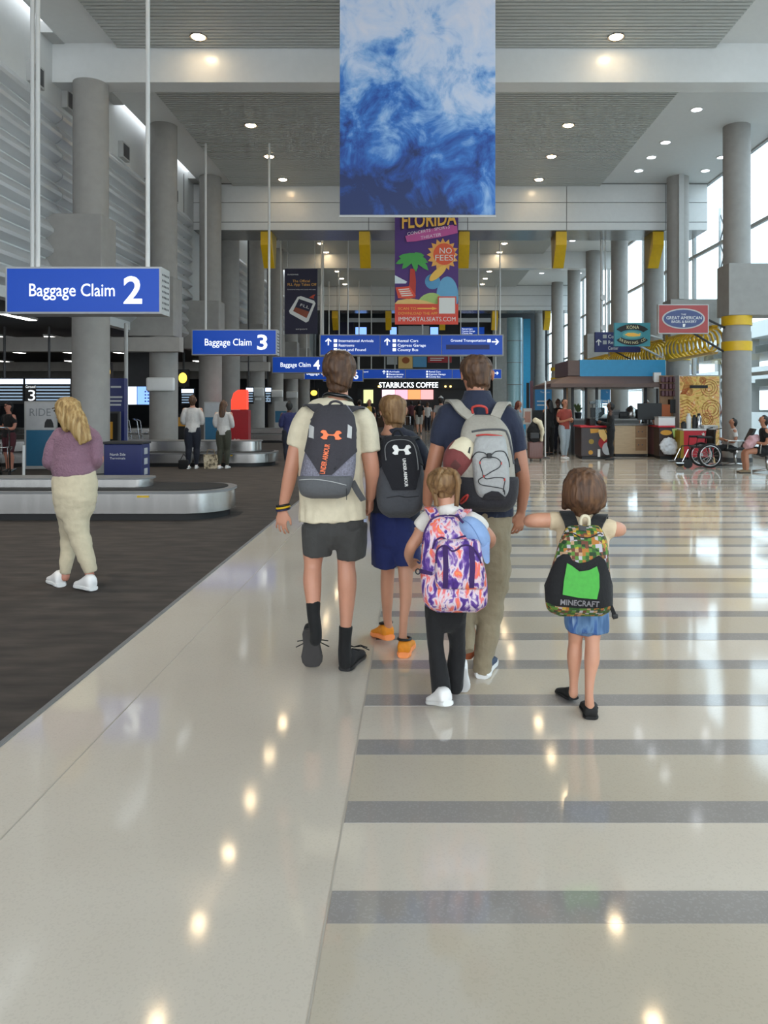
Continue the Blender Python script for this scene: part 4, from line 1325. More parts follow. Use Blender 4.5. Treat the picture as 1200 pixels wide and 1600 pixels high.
g.limb(mb, [(938, 824, 0, 15, 15), (950, 826, 0, 15, 15), (960, 828, 0, 13.5, 14)], side=(0, 0, 1), cap1='flat')
fuse(mb, 'shirt', cloth('sand_jersey', (222, 200, 166)), R, VC, 3, .004, (16, 16, 8), 9)
mb = g.mb()
g.limb(mb, [(915, 945, 0, 32, 25), (916, 962, 0, 33, 26), (916, 970, 0, 33, 26)], cap0='flat')
g.limb(mb, [(901, 955, 0, 19, 23), (899, 968, .01, 18.5, 23), (897.5, 981, .02, 16, 22)], cap0='flat', cap1='flat')
g.limb(mb, [(931, 955, 0, 20, 23), (932, 970, 0, 20, 23), (932, 987, 0, 19.5, 22)], cap0='flat', cap1='flat')
ramp_mat('blue_board_shorts', [(.35, (62, 92, 130)), (.5, (96, 128, 164)), (.62, (44, 80, 140)), (.7, (150, 178, 204))], scale=9, rough=.8, stretch=(3, 2, .6), detail=2)
fuse(mb, 'shorts', 'blue_board_shorts', R, VC, 3, .005, (26, 20, 4), 1)
mb = g.mb()
g.limb(mb, [(912, 806, -.024, 11, 8), (912, 800, -.022, 20, 14), (913, 791, -.02, 28, 23), (913, 781, -.016, 32.5, 29), (913, 768, -.012, 33.5, 31), (912.5, 752, -.002, 31, 30), (912, 742, .0, 26, 26), (912, 737, .0, 21, 21)], cap1='dome')
g.limb(mb, [(884, 792, .02, 5, 10), (884, 775, .03, 6, 13), (888, 758, .03, 8, 14)])
g.limb(mb, [(942, 790, .02, 5, 10), (942, 775, .03, 6, 13), (937, 758, .03, 8, 14)])
fuse(mb, 'hair', 'hair_child', R, .006, 2, .007, (45, 45, 9))
mat('black_slipper', (18, 17, 17), .8, var=.1)
shoe_heel(R, Bs, P(896, 1096, 3.86).xy.to_3d(), .17, .084, .055, 12, 6, upper='black_slipper', sole='black_slipper', sole_th=.016)
shoe_heel(R, Bs, P(923.5, 1124, 3.66).xy.to_3d(), .185, .090, .066, -8, 0, upper='black_slipper', sole='black_slipper', sole_th=.016)
# child's backpack
b = Fig('black backpack with green patch and colourful pixel print, worn by child with outstretched arms', 3.72, 905, cat='backpack', name='backpack', z=.5)
ramp_mat('pixel_print', [(0, (44, 86, 32)), (.2, (84, 124, 44)), (.32, (176, 170, 176)), (.42, (104, 58, 40)), (.55, (168, 108, 44)), (.66, (30, 56, 28)), (.8, (176, 140, 106)), (.92, (184, 156, 44))], scale=62, rough=.75, kind='cells')
mb = b.mb()
loft_pack(mb, [(820, 892, 931, -.08, -.12), (825, 884, 939, -.08, -.17), (846, 874, 949, -.08, -.22), (878, 864, 952, -.08, -.25), (913, 853, 955, -.08, -.27), (940, 852, 956, -.08, -.28), (955, 858, 953, -.08, -.26), (963, 876, 940, -.09, -.2)], 3.72)
mb.build('main_bag', 'pixel_print', b.root, smooth=True); bv = bvh_of(mb)
mb = b.mb()
drape(mb, [(863, 890), (872, 872), (880, 866), (889, 866), (894, 876), (905, 880), (918, 878), (935, 868), (944, 876), (950, 895), (955, 915), (955, 945), (940, 949), (905, 949), (870, 946), (855, 940), (853, 915)], bv, .003, .005)
mb.build('front_panel', cloth('pack_jet', (15, 14, 17), .2, 60), b.root, smooth='angle'); bvp = bvh_of(mb)
mb = b.mb(); drape(mb, [(886, 880), (893, 884), (905, 893), (920, 891), (932, 885), (935.5, 897), (936, 918), (932, 936), (905, 934), (879, 929), (881, 908)], bvp, .003, .003)
mb.build('green_patch', mat('green_print', (62, 158, 50), .6, var=.1, scale=60), b.root, smooth='angle')
mb = b.mb(); surf_text(mb, 'MINECRAFT', 875.5, 944, 60, 8, bvp, 3.5)
mb.build('lettering', mat('grey_print', (126, 122, 124), .5), b.root)
mb = b.mb(); surf_tube(mb, [(882, 834), (895, 834), (908, 840), (922, 840), (936, 834), (941, 836)], bv, .003)
mb.build('zip', 'black', b.root, smooth=True)
mb = b.mb(); drape(mb, [(905, 822), (916, 824), (916, 831), (904, 829)], bv, .003, .003)
mb.build('badge', 'dark_grey', b.root, smooth='angle')
strap(b, [(894, 824, -.14), (891, 813, -.09), (886, 802, -.05), (884, 801, .03), (884, 815, .09)], .062, .012, 'shoulder_strap', 'pack_jet', b.root)
strap(b, [(929, 826, -.14), (933, 816, -.09), (938, 807, -.05), (940, 806, .03), (940, 820, .09)], .062, .012, 'shoulder_strap', 'pack_jet', b.root)
mb = b.mb(); mb.tube([b.p(x, y, d) for x, y, d in bez([(907, 822, -.13), (908, 810, -.14), (914, 806, -.14), (920, 810, -.14), (920, 823, -.13)], 5)], .008, 8)
mb.build('carry_handle', 'cream_cap', b.root, smooth=True)
strap(b, [(953, 930, -.2), (954, 945, -.22), (959, 958, -.22), (961, 967, -.22)], .018, .004, 'loose_strap', 'pack_jet', b.root)
mb = b.mb(); mb.rbox(b.p(957, 967, -.23), b.p(964.5, 958, -.21), .005, 2)
mb.build('buckle', 'black', b.root)

# ---------------------------------------------------------------- woman in mauve sweater
g = Fig('woman with long blonde hair in mauve sweater and cream trousers walking on carpet', 6.25, 112)
R = g.root; Bs = g.base
VB2, VC2 = .007, .01
mb = g.mb()
hc = g.p(105, 641, .02)
head_skin(mb, hc, (-1, .35, -.12), .1)
g.limb(mb, [(116, 676, 0, 14, 13), (113, 664, 0, 10.5, 11), (110, 650, .0, 10, 11)])
g.limb(mb, [(117, 752, 0, 27, 21), (116, 710, 0, 26, 20), (118, 685, 0, 26, 19), (117, 672, 0, 15, 13)])
for q in ([(93, 680, 0, 8, 9), (78, 716, .0, 7.5, 8), (80, 722, .12, 7, 7), (92, 712, .3, 5, 5)], [(146, 680, 0, 8, 9), (154, 715, .0, 7.5, 8), (150, 722, .12, 7, 7), (132, 714, .3, 5, 5)]):
    g.limb(mb, q)
hand(mb, g.p(92, 711, .31), (.6, 1, .2), (.5, -.3, .6), (0, .4, 1), .16, .7)
hand(mb, g.p(132, 713, .31), (-.6, 1, .2), (-.5, -.3, .6), (0, .4, 1), .16, .7)
g.limb(mb, [(108, 785, 0, 16, 17), (110, 812, .08, 12, 13), (107, 840, .15, 8, 9), (105, 866, .12, 7, 8), (102, 903, .08, 6, 7)])
g.limb(mb, [(124, 785, 0, 18, 18), (120, 812, -.01, 14, 15), (124, 835, -.02, 10, 11), (133, 866, -.04, 9, 9), (142, 905, -.04, 6, 7)])
fuse(mb, 'body', 'skin_pink', R, VB2)
face(R, Bs, hc, (-1, .35, -.12), .1)
mb = g.mb()
g.limb(mb, [(116, 743, 0, 32, 26), (115, 730, 0, 33, 26), (116, 705, 0, 31, 25), (118, 684, 0, 33, 23), (118, 674, 0, 27, 19), (116, 667, 0, 16, 15), (115, 662, 0, 11.5, 12)], cap0='flat', cap1='flat')
g.limb(mb, [(95, 680, 0, 13, 14), (86, 697, 0, 13, 14), (79, 718, .0, 12.5, 12.5), (82, 724, .10, 11, 11), (91, 716, .28, 8, 8)], cap1='flat')
g.limb(mb, [(141, 680, 0, 13, 14), (149, 697, 0, 11.5, 14), (151.5, 717, .0, 9.5, 12), (148, 722, .10, 9, 11), (134, 716, .28, 8, 8)], cap1='flat')
fuse(mb, 'sweater', cloth('mauve_knit', (166, 124, 142), .6, 60), R, VC2, 3, .007, (7, 7, 13), 4)
mb = g.mb()
g.limb(mb, [(116, 735, 0, 31, 24), (117, 755, 0, 34.5, 27), (117, 778, -.01, 33, 27), (117, 795, 0, 30, 25)], cap0='flat')
g.limb(mb, [(108, 785, 0, 22, 25), (110, 812, .08, 17, 18), (107, 840, .15, 12, 13), (106, 866, .12, 10, 12), (103, 882, .08, 9.5, 11), (102, 896, .08, 7.5, 9)], cap0='flat', cap1='flat')
g.limb(mb, [(124, 785, 0, 25, 25), (120, 812, -.01, 20, 22), (124, 835, -.02, 16, 17), (133, 866, -.04, 13.5, 14), (140, 885, -.04, 10.5, 12), (142, 894, -.04, 9, 10)], cap0='flat', cap1='flat')
fuse(mb, 'trousers', cloth('ivory_fleece', (214, 200, 170), .3), R, VC2, 3, .008, (5, 5, 13), 7)
mb = g.mb()
g.limb(mb, [(112, 668, -.07, 13, 8), (109, 652, -.04, 17, 15), (107, 640, -.02, 19.5, 18.5), (106, 630, .0, 18, 18), (106, 624, .0, 13, 14)], cap1='dome')
g.limb(mb, [(110, 638, -.07, 14, 11), (117, 655, -.11, 17, 10), (125, 670, -.135, 14.5, 8), (130, 682, -.15, 12.5, 6), (134, 691, -.152, 11.5, 4)], cap1='dome')
g.limb(mb, [(95, 632, -.05, 6, 8), (95, 648, -.09, 6.5, 9), (101, 664, -.11, 6, 7), (103, 672, -.12, 4, 5)])
fuse(mb, 'hair', 'hair_blonde', R, .006, 12, .005, (55, 55, 5))
mb = g.mb()
mb.tube([g.p(x, y, d) for x, y, d in bez([(97, 640, -.075), (96, 630, -.06), (94, 624, .0), (96, 622, .06)], 5)], .006, 8)
mb.build('sunglasses_frame', 'glossy_black', R, smooth=True)
shoe(R, Bs, V((P(121, 1, 6.31).x, 6.31, .006)), .265, .115, .13, 50, 2, 0, 'white_shoe', 'white_plastic', .036)
shoe(R, Bs, V((P(80, 1, 6.5).x, 6.5, .006)), .265, .115, .13, 42, 0, 0, 'white_shoe', 'white_plastic', .036)
# ================================================================ SIGNS AND BANNERS
def prect(mb, x0, y0, x1, y1, Y, d=.01):
    a, b = P(x0, y0, Y), P(x1, y1, Y)
    return mb.box((a.x, Y, a.z), (b.x, Y + d, b.z))
def ppoly(mb, pts, Y, d=.004):
    return mb.prism([P(x, y, Y) for x, y in pts], (0, d, 0))
def ptext(mb, body, x0, x1, yb, cap, Y):
    return text_on(mb, body, P(x0, yb, Y), cap * Y / F, width=(x1 - x0) * Y / F)
def pell(cx, cy, rx, ry, n=24, tilt=0):
    t = math.radians(tilt)
    return [(cx + rx * math.cos(a) * math.cos(t) - ry * math.sin(a) * math.sin(t), cy + rx * math.cos(a) * math.sin(t) + ry * math.sin(a) * math.cos(t)) for a in [2 * math.pi * i / n for i in range(n)]]

SX0, SX1, SZ0, SZ1 = -6.18, -3.89, 2.91, 3.56
def claim_sign(num, Y, dx=0.0, note=''):
    x0, x1 = SX0 + dx, SX1 + dx
    t = thing('baggage_claim_sign', 'blue sign reading Baggage Claim %s, %s' % (num, note), 'sign', ((x0 + x1) / 2, Y, SZ0))
    o = t.location.copy()
    MB(o).box((x0 - .03, Y, SZ0 - .03), (x1 + .03, Y + .4, SZ1 + .03)).build('housing', 'pale_grey', t)
    MB(o).box((x0, Y - .012, SZ0), (x1, Y + .01, SZ1)).build('face', 'sign_blue', t)
    mb = MB(o)
    text_on(mb, 'Baggage Claim', (x0 + .32, Y - .016, SZ0 + .235), .19, width=1.29, bold=.004)
    mb.build('lettering', 'sign_white', t)
    mb = MB(o)
    text_on(mb, num, (x0 + 1.75, Y - .016, SZ0 + .13), .40, width=.28, bold=.02)
    mb.build('numeral', 'sign_white', t)
    mb = MB(o)
    for i in range(7):
        for j in range(5):
            mb.lathe((x1 + .03, Y + .07 + j * .065, SZ0 + .06 + i * .085), [(.018, 0), (.018, .004)], 8, 'X')
    mb.build('perforated_end', 'dark_grey', t)
    for px_ in ((x0 + .28, x0 + .36, x1 - .24) if num == '2' else (x0 + .3, x1 - .22)):
        MB(o).cyl((px_, Y + .2, SZ1), .034, CEIL - SZ1, 12).build('hanging_pole', 'white_paint', t, smooth='angle')
for num, Y, dx, nt_ in (('2', 11.6, 0, 'hung high beyond the woman in mauve sweater'), ('3', 21.2, 0, 'hung above the two women in white tops'), ('4', 33.0, 0, 'hung beyond the teen in cream shirt'), ('5', 41.5, -.1, 'mostly hidden beneath the sign numbered four'), ('6', 45.0, .72, 'overlapping the far directory sign')):
    claim_sign(num, Y, dx, nt_)

Y = 31.0
t = thing('directory_sign', 'wide blue overhead directory sign listing arrivals, rental cars and ground transportation', 'sign', (P(643, 554, Y)))
o = t.location.copy()
prect(MB(o), 499, 522.5, 787, 556, Y + .01, .4).build('housing', 'pale_grey', t)
for x0, x1 in ((501, 593.5), (594.5, 689.5), (690.5, 785)):
    prect(MB(o), x0, 524, x1, 554, Y, .02).build('face_panel', 'sign_blue', t)
mb = MB(o)
for body, x0, x1, yb in (('International Arrivals', 529, 583, 534.5), ('Restrooms', 529, 553, 541.5), ('Lost and Found', 529, 571, 548.5), ('Rental Cars', 621, 653, 534.5), ('Cypress Garage', 621, 665, 541.5), ('County Bus', 621, 653, 548.5), ('Ground Transportation', 704, 759, 534)):
    ptext(mb, body, x0, x1, yb, 4.2, Y - .004)
mb.build('lettering', 'sign_white', t)
for x, y in [(x, y) for x in (521.5, 613.5) for y in (530, 537, 544)] + [(761.5, 530)]:
    prect(MB(o), x, y, x + 5.2, y + 4.8, Y - .004, .003).build('pictogram', 'sign_white', t)
for cx, cy, d in ((513, 534, 'up'), (605, 534, 'up'), (774, 534, 'right')):
    MB(o).prism([P(x, y, Y - .004) for x, y in [(cx + a, cy - b) for a, b in arrow_pts(0, 0, 11, d)]], (0, .003, 0)).build('arrow', 'sign_white', t)
prect(MB(o), 697, 538.5, 765, 546, Y - .004, .004).build('blank_panel', mat('sign_dark_blue', (14, 34, 110), .4), t)
for x in (504, 543, 660, 748, 782):
    MB(o).cyl((P(x, 0, Y).x, Y + .2, o.z + .8), .03, CEIL - o.z - .8, 10).build('hanging_pole', 'white_paint', t, smooth='angle')
Y = 46.3
t = thing('directory_sign', 'far blue overhead directory sign hanging in front of the coffee shop', 'sign', (P(630, 592, Y)))
o = t.location.copy()
prect(MB(o), 478, 576.5, 784, 592, Y + .01, .4).build('housing', 'pale_grey', t)
for x0, x1 in ((479, 555), (556, 633), (634, 706), (707, 783)):
    prect(MB(o), x0, 577.5, x1, 591, Y, .02).build('face_panel', 'sign_blue', t)
mb = MB(o)
for body, x0, x1, yb in (('Arrivals', 608, 624, 582), ('Restrooms', 608, 630, 586), ('Lost and Found', 608, 628, 590), ('Rental Cars', 670, 688, 582), ('Cypress Garage', 670, 696, 586), ('County Bus', 670, 688, 590), ('Ground', 563, 575, 582)):
    ptext(mb, body, x0, x1, yb, 2.6, Y - .004)
mb.build('lettering', 'sign_white', t)
for x in (604, 666):
    for y in (579.4, 583.4, 587.4):
        prect(MB(o), x, y, x + 2.6, y + 2.6, Y - .004, .003).build('pictogram', 'sign_white', t)
for cx, cy, d in ((600, 581.5, 'up'), (776, 583, 'right')):
    MB(o).prism([P(x, y, Y - .004) for x, y in [(cx + a, cy - b) for a, b in arrow_pts(0, 0, 6, d)]], (0, .003, 0)).build('arrow', 'sign_white', t)
for x in (500, 580, 720, 775):
    MB(o).cyl((P(x, 0, Y).x, Y + .2, o.z + .5), .03, CEIL - o.z - .5, 10).build('hanging_pole', 'white_paint', t, smooth='angle')

# --- sea banner
def water_mat():
    m = bpy.data.materials.new('sea_foam_print'); m.use_nodes = True
    nt = m.node_tree; b = nt.nodes['Principled BSDF']; b.inputs['Roughness'].default_value = .55
    tc = nt.nodes.new('ShaderNodeTexCoord')
    n1 = nt.nodes.new('ShaderNodeTexNoise'); n1.inputs['Scale'].default_value = 1.5; n1.inputs['Detail'].default_value = 12; n1.inputs['Roughness'].default_value = .66; n1.inputs['Distortion'].default_value = .6
    n2 = nt.nodes.new('ShaderNodeTexNoise'); n2.noise_type = 'RIDGED_MULTIFRACTAL'; n2.inputs['Scale'].default_value = 3.2; n2.inputs['Detail'].default_value = 8; n2.inputs['Distortion'].default_value = 1.0; n2.inputs['Roughness'].default_value = .7
    nt.links.new(tc.outputs['Object'], n1.inputs['Vector']); nt.links.new(tc.outputs['Object'], n2.inputs['Vector'])
    sx = nt.nodes.new('ShaderNodeSeparateXYZ'); nt.links.new(tc.outputs['Object'], sx.inputs[0])
    def mth(op, a, b2=None, c=None):
        n = nt.nodes.new('ShaderNodeMath'); n.operation = op
        for k, v in enumerate((a, b2, c)):
            if v is None: continue
            if isinstance(v, (int, float)): n.inputs[k].default_value = v
            else: nt.links.new(v, n.inputs[k])
        return n.outputs[0]
    hgt = mth('MULTIPLY_ADD', sx.outputs['Z'], .125, .06)       # foam thickens upwards
    drift = mth('MULTIPLY_ADD', sx.outputs['X'], .05, 0.0)
    s = mth('ADD', mth('MULTIPLY', n1.outputs['Fac'], .85), mth('MULTIPLY', n2.outputs['Fac'], .16))
    s = mth('ADD', mth('ADD', s, hgt), drift)
    cr = nt.nodes.new('ShaderNodeValToRGB'); el = cr.color_ramp.elements
    while len(el) > 1: el.remove(el[0])
    for i, (p, c) in enumerate([(.50, (16, 40, 92)), (.58, (24, 70, 146)), (.66, (48, 110, 186)), (.74, (122, 162, 210)), (.84, (184, 198, 222)), (.98, (206, 208, 222))]):
        e = el[0] if i == 0 else el.new(p)
        e.position = p; e.color = lin(c)
    nt.links.new(s, cr.inputs['Fac']); nt.links.new(cr.outputs['Color'], b.inputs['Base Color'])
    return m
MATS['sea'] = water_mat()
t = thing('sea_banner', 'large hanging banner printed with white sea foam over deep blue water', 'banner', (P(652.5, 336, 12)))
o = t.location.copy()
a, b_ = P(531, 336, 12), P(774, 336, 12)
MB(o).box((a.x, 12, a.z), (b_.x, 12.012, 8.5)).build('fabric', 'sea', t)
MB(o).box((a.x - .01, 11.99, a.z - .035), (b_.x + .01, 12.022, a.z)).build('bottom_rail', 'pale_grey', t)
MB(o).box((a.x - .01, 11.99, 8.5), (b_.x + .01, 12.022, 8.54)).build('top_rail', 'pale_grey', t)
for x in (-1, 1):
    MB(o).cyl((x, 12.006, 8.54), .006, CEIL - .11 - 8.54, 6).build('hanging_wire', 'steel', t)

# --- ticket banner
Y = 25.0
t = thing('ticket_banner', 'purple Florida events banner with palm tree, orange sun and web address', 'banner', (P(666, 507, Y)))
o = t.location.copy()
L = [Y]
def lay(name, material, fn, step=.004):
    L[0] -= step
    mb = MB(o); fn(mb, L[0]); return mb.build(name, material, t)
def pm(n, c): return mat('print_' + n, c, .55, var=.03)
lay('fabric', pm('purple', (84, 50, 124)), lambda m, y: prect(m, 617, 250, 716, 507, y))
lay('printed_sea', pm('sea', (110, 176, 216)), lambda m, y: ppoly(m, pell(699, 462, 17, 30) , y))
lay('printed_sea', pm('sea2', (92, 160, 206)), lambda m, y: ppoly(m, pell(676, 440, 12, 12), y))
lay('printed_hill', pm('lime', (176, 206, 120)), lambda m, y: ppoly(m, pell(672, 474, 20, 16, tilt=-20), y))
lay('printed_sand', pm('sand', (244, 204, 126)), lambda m, y: ppoly(m, [(617, 474), (622, 469), (640, 466), (665, 470), (690, 478), (716, 482), (716, 490), (617, 490)], y))
lay('printed_sail', pm('sail', (226, 238, 246)), lambda m, y: ppoly(m, [(617, 430), (636, 440), (634, 443), (617, 443)], y))
sun = []
for i in range(32):
    a = 2 * math.pi * i / 32; r = 26 if i % 2 == 0 else 19.5
    sun.append((692 + r * math.cos(a) * .97, 398 + r * math.sin(a)))
sun = [(min(x, 715.5), y) for x, y in sun]
lay('printed_sun', pm('sun', (246, 178, 92)), lambda m, y: ppoly(m, sun, y))
lay('printed_sun_core', pm('suncore', (238, 98, 60)), lambda m, y: ppoly(m, pell(694, 397, 17, 17), y))
lay('lettering', pm('white', (246, 240, 232)), lambda m, y: (ptext(m, 'NO', 686, 705, 396, 9, y), ptext(m, 'FEES!', 679, 710, 407, 9, y)))
lay('printed_trunk', pm('trunk', (196, 64, 52)), lambda m, y: ppoly(m, [(636, 465), (640, 440), (641, 420), (648, 420), (650, 440), (649, 466)], y))
def fronds(m, y):
    for ang, ln in ((172, 27), (205, 24), (240, 18), (285, 17), (325, 22), (5, 24), (35, 30), (75, 20), (140, 22)):
        a = math.radians(ang); c, s_ = math.cos(a), math.sin(a)
        y -= .0012
        ppoly(m, [(645 + c * ln * u - s_ * w, 402 + s_ * ln * u * .8 + c * w + 7 * u * u) for u, w in ((0, -2.5), (.4, -6), (.8, -4), (1, 0), (.8, 3), (.4, 4.5), (0, 2.5))], y)
lay('printed_fronds', pm('leaf', (80, 172, 84)), fronds)
L[0] -= .012
lay('printed_board', pm('board', (246, 196, 92)), lambda m, y: ppoly(m, pell(684, 427, 17, 6, tilt=-42), y))
lay('printed_chair', pm('chair', (232, 84, 60)), lambda m, y: ppoly(m, [(618, 449), (640, 447), (650, 462), (640, 467), (622, 466)], y))
lay('chair_stripes', pm('white2', (244, 232, 220)), lambda m, y: [ppoly(m, [(622 + i * 1.6, 452 + i * 3.2), (639 + i * 1.8, 450.5 + i * 3.2), (640 + i * 1.8, 452 + i * 3.2), (623 + i * 1.6, 453.6 + i * 3.2)], y) for i in range(4)])
lay('printed_ribbon', pm('pink', (204, 92, 160)), lambda m, y: ppoly(m, [(633, 369), (660, 360), (714, 350), (715, 364), (690, 370), (650, 377), (636, 378)], y))
lay('lettering', pm('pale', (240, 220, 236)), lambda m, y: (text_on(m, 'CONCERTS . SPORTS', P(636, 368, y), .1, right=(.985, 0, .17), width=1.4), text_on(m, 'THEATER', P(657, 374, y), .1, right=(.985, 0, .17), width=.68)))
lay('lettering_shadow', pm('dark', (52, 26, 80)), lambda m, y: text_on(m, 'FLORIDA', P(625, 358, y), .5, right=(.995, 0, .08), width=1.84, bold=.05))
lay('lettering', pm('gold', (250, 190, 80)), lambda m, y: text_on(m, 'FLORIDA', P(627, 357, y), .47, right=(.995, 0, .08), width=1.78, bold=.02))
lay('red_strip', pm('red', (228, 76, 58)), lambda m, y: prect(m, 617, 475, 716, 507, y))
lay('lettering', 'print_white', lambda m, y: ptext(m, 'IMMORTALSEATS.COM', 622, 711, 502, 7, y))
lay('lettering', pm('amber', (250, 184, 80)), lambda m, y: (ptext(m, 'SCAN TO', 622, 650, 484, 4, y), ptext(m, 'DOWNLOAD THE APP', 622, 683, 491.5, 4, y), ppoly(m, [(652, 481), (675, 481), (675, 479.5), (683, 482), (675, 484.5), (675, 483), (652, 483)], y)))
lay('code_frame', pm('codered', (222, 92, 76)), lambda m, y: prect(m, 684, 463, 713, 492, y))
lay('blank_square', 'print_white', lambda m, y: prect(m, 686, 465, 711, 490, y))
for x in (625, 707):
    MB(o).cyl((P(x, 0, Y).x, Y + .005, P(0, 250, Y).z), .008, .3, 6).build('hanging_wire', 'steel', t)

# --- app banner
Y = 28.2
t = thing('app_banner', 'dark navy hanging banner with gold heading and a white tablet picture', 'banner', (P(470, 522, Y)))
o = t.location.copy(); L = [Y]
lay('fabric', pm('navy', (30, 28, 56)), lambda m, y: prect(m, 445, 420, 496, 522, y))
lay('lettering', 'print_amber', lambda m, y: (ptext(m, 'The Official', 457, 484, 441, 4, y), ptext(m, 'FLL App Takes Off', 449, 494, 446.5, 4.2, y)))
lay('lettering', 'print_white', lambda m, y: (ptext(m, 'Download today and travel with ease', 449, 493, 453, 1.6, y), ptext(m, 'airport', 462, 480, 515, 2, y), ptext(m, 'SUNSHINE', 449, 466, 430, 2, y)))
lay('printed_tablet', 'print_white', lambda m, y: ppoly(m, [(465, 464), (470, 462.5), (491, 470), (493, 474), (482, 502), (478, 504), (453, 490), (451.5, 486)], y))
lay('printed_screen', 'print_navy', lambda m, y: ppoly(m, [(467, 467), (489, 474.5), (479, 497), (458, 486)], y))
lay('printed_view', pm('rust', (148, 74, 48)), lambda m, y: ppoly(m, [(462, 480), (483, 487), (479, 497), (458, 486)], y))
lay('lettering', 'print_white', lambda m, y: text_on(m, 'FLL', P(468, 478, y), .1, right=(.95, 0, -.3), up=(.3, 0, .95), width=.34))
lay('printed_plane', pm('plane', (196, 72, 44)), lambda m, y: ppoly(m, [(483, 465), (489, 461), (493, 460), (490, 464), (491, 467), (488, 466)], y))
for x in (449, 492):
    MB(o).cyl((P(x, 0, Y).x, Y, P(0, 420, Y).z), .008, CEIL - P(0, 420, Y).z - .1, 6).build('hanging_wire', 'steel', t)

# --- yellow wedge fixtures under the bulkheads
w0 = None
for Yf in (26.3, 48.0):
    for x in (-5.05, -1.75, 1.6, 4.85, 8.1):
        loc = (x, Yf, 7.33)
        if w0 is None:
            w0 = thing('yellow_wedge_fixture', 'yellow wedge-shaped fixture hanging under the near white bulkhead', 'fixture', loc, 'yellow wedge fixtures under the near bulkhead')
            MB().prism([(-.17, -.55, 0), (-.17, .45, 0), (-.17, .3, -1.1), (-.17, .02, -1.12), (-.17, -.55, -.45)], (.34, 0, 0)).build('wedge_body', mat('wedge_yellow', (150, 122, 18), .4), w0)
            MB().prism([(-.18, -.57, -.02), (-.18, -.5, -.02), (-.18, .06, -1.14), (-.18, .0, -1.14), (-.18, -.57, -.46)], (.36, 0, 0)).build('front_lip', 'yellow_paint', w0)
        else:
            q = copy_tree(w0, None, loc)
            if Yf > 40:
                tag(q, 'yellow wedge-shaped fixture hanging under the far white bulkhead', None, 'yellow wedge fixtures under the far bulkhead')

# ================================================================ BAGGAGE CAROUSELS
def stadium(x0, x1, y0, y1, r, n=8):
    pts = [(x0, y0)]
    for cx, cy, a0 in ((x1 - r, y0 + r, -90), (x1 - r, y1 - r, 0)):
        for i in range(n + 1):
            a = math.radians(a0 + 90 * i / n)
            pts.append((cx + r * math.cos(a), cy + r * math.sin(a)))
    return pts + [(x0, y1)]
def slab(mb, pts, z0, z1, inset=0):
    return mb.prism([(x, y, z0) for x, y in pts], (0, 0, z1 - z0))
def carousel(label, x0, x1, y0, y1, r, top, isl, ix, iy0, iy1):
    t = thing('baggage_carousel', label, 'carousel', ((x0 + x1) / 2, (y0 + y1) / 2, .006))
    o = t.location.copy()
    slab(MB(o), stadium(x0, x1 - .06, y0 + .06, y1 - .06, r), .006, .10).build('kick_base', 'black', t, smooth='angle')
    slab(MB(o), stadium(x0, x1, y0, y1, r), .10, top - .03).build('steel_skirt', 'steel', t, smooth='angle')
    slab(MB(o), stadium(x0, x1 + .015, y0 - .015, y1 + .015, r), top - .03, top).build('bumper_rail', 'mid_grey', t, smooth='angle')
    slab(MB(o), stadium(x0, x1 - .09, y0 + .09, y1 - .09, r * .92), top, top + .012).build('belt', 'rubber_black', t)
    isd = slab(MB(o), stadium(x0, ix, iy0, iy1, min(r, (iy1 - iy0) / 2) * .9), top + .012, isl).build('island', 'steel', t, smooth='angle')
    slab(MB(o), stadium(x0, ix + .02, iy0 - .02, iy1 + .02, min(r, (iy1 - iy0) / 2) * .9), isl, isl + .02).build('island_rim', 'mid_grey', isd, smooth='angle')
    MB(o).box((x1 - 1.1, y0 - .017, top - .075), (x1 - .95, y0 - .001, top - .05)).build('warning_label', 'yellow_paint', t)
carousel('brushed steel baggage carousel behind the woman in the mauve sweater', -21, -2.5, 9.9, 11.1, .55, .385, .50, -3.62, 10.3, 10.75)
carousel('long steel baggage carousel where the two women in white tops stand', -21, -3.5, 18.55, 19.95, .6, .345, .60, -3.9, 19.0, 19.6)
carousel('distant baggage carousel beyond the red advertising stand', -21, -3.2, 30.4, 31.6, .5, .36, .56, -4.2, 30.8, 31.3)

# ================================================================ LEFT HALL FURNITURE
glow('screen_white', (214, 230, 250), .9); glow('screen_blue', (120, 160, 236), 1.0); glow('screen_dark', (16, 20, 32), .3); glow('lit_amber', (255, 206, 70), 1.6); glow('lit_red', (238, 60, 40), .8)
mat('navy_panel', (30, 40, 98), .4); mat('teal_poster', (44, 106, 140), .5); mat('poster_grey', (186, 188, 190), .5)
# flight display boards
t = thing('flight_display', 'wide flight board with blue headers and number 3, hung from the low ceiling', 'display', P(55, 630, 19.0))
o = t.location.copy(); Y = 19.0
for x0, x1 in ((-20, 37), (38.5, 111)):
    prect(MB(o), x0, 590, x1, 631, Y, .12).build('frame', 'black', t)
    prect(MB(o), x0 + 1, 592, x1 - 1, 600, Y - .004, .004).build('header', 'screen_white', t)
    mb = MB(o)
    for k in range(5):
        prect(mb, x0 + (18 if x0 > 0 else 2), 603.5 + k * 5, x1 - 2, 605.6 + k * 5, Y - .004, .004)
    mb.build('flight_rows', glow('row_glow', (120, 140, 160), .7), t)
mb = MB(o); ptext(mb, 'Carousel', 40, 55, 606, 4, Y - .006); ptext(mb, '3', 42, 53, 626, 17, Y - .006)
mb.build('lettering', 'sign_white', t)
for x in (5, 75):
    MB(o).cyl((P(x, 0, Y).x, Y + .06, P(0, 590, Y).z), .03, 3.45 - P(0, 590, Y).z, 8).build('hanging_pole', 'dark_grey', t)
t = thing('wall_display', 'pair of bright white and blue screens between the first two columns', 'display', P(218, 632, 26))
o = t.location.copy(); Y = 26.0
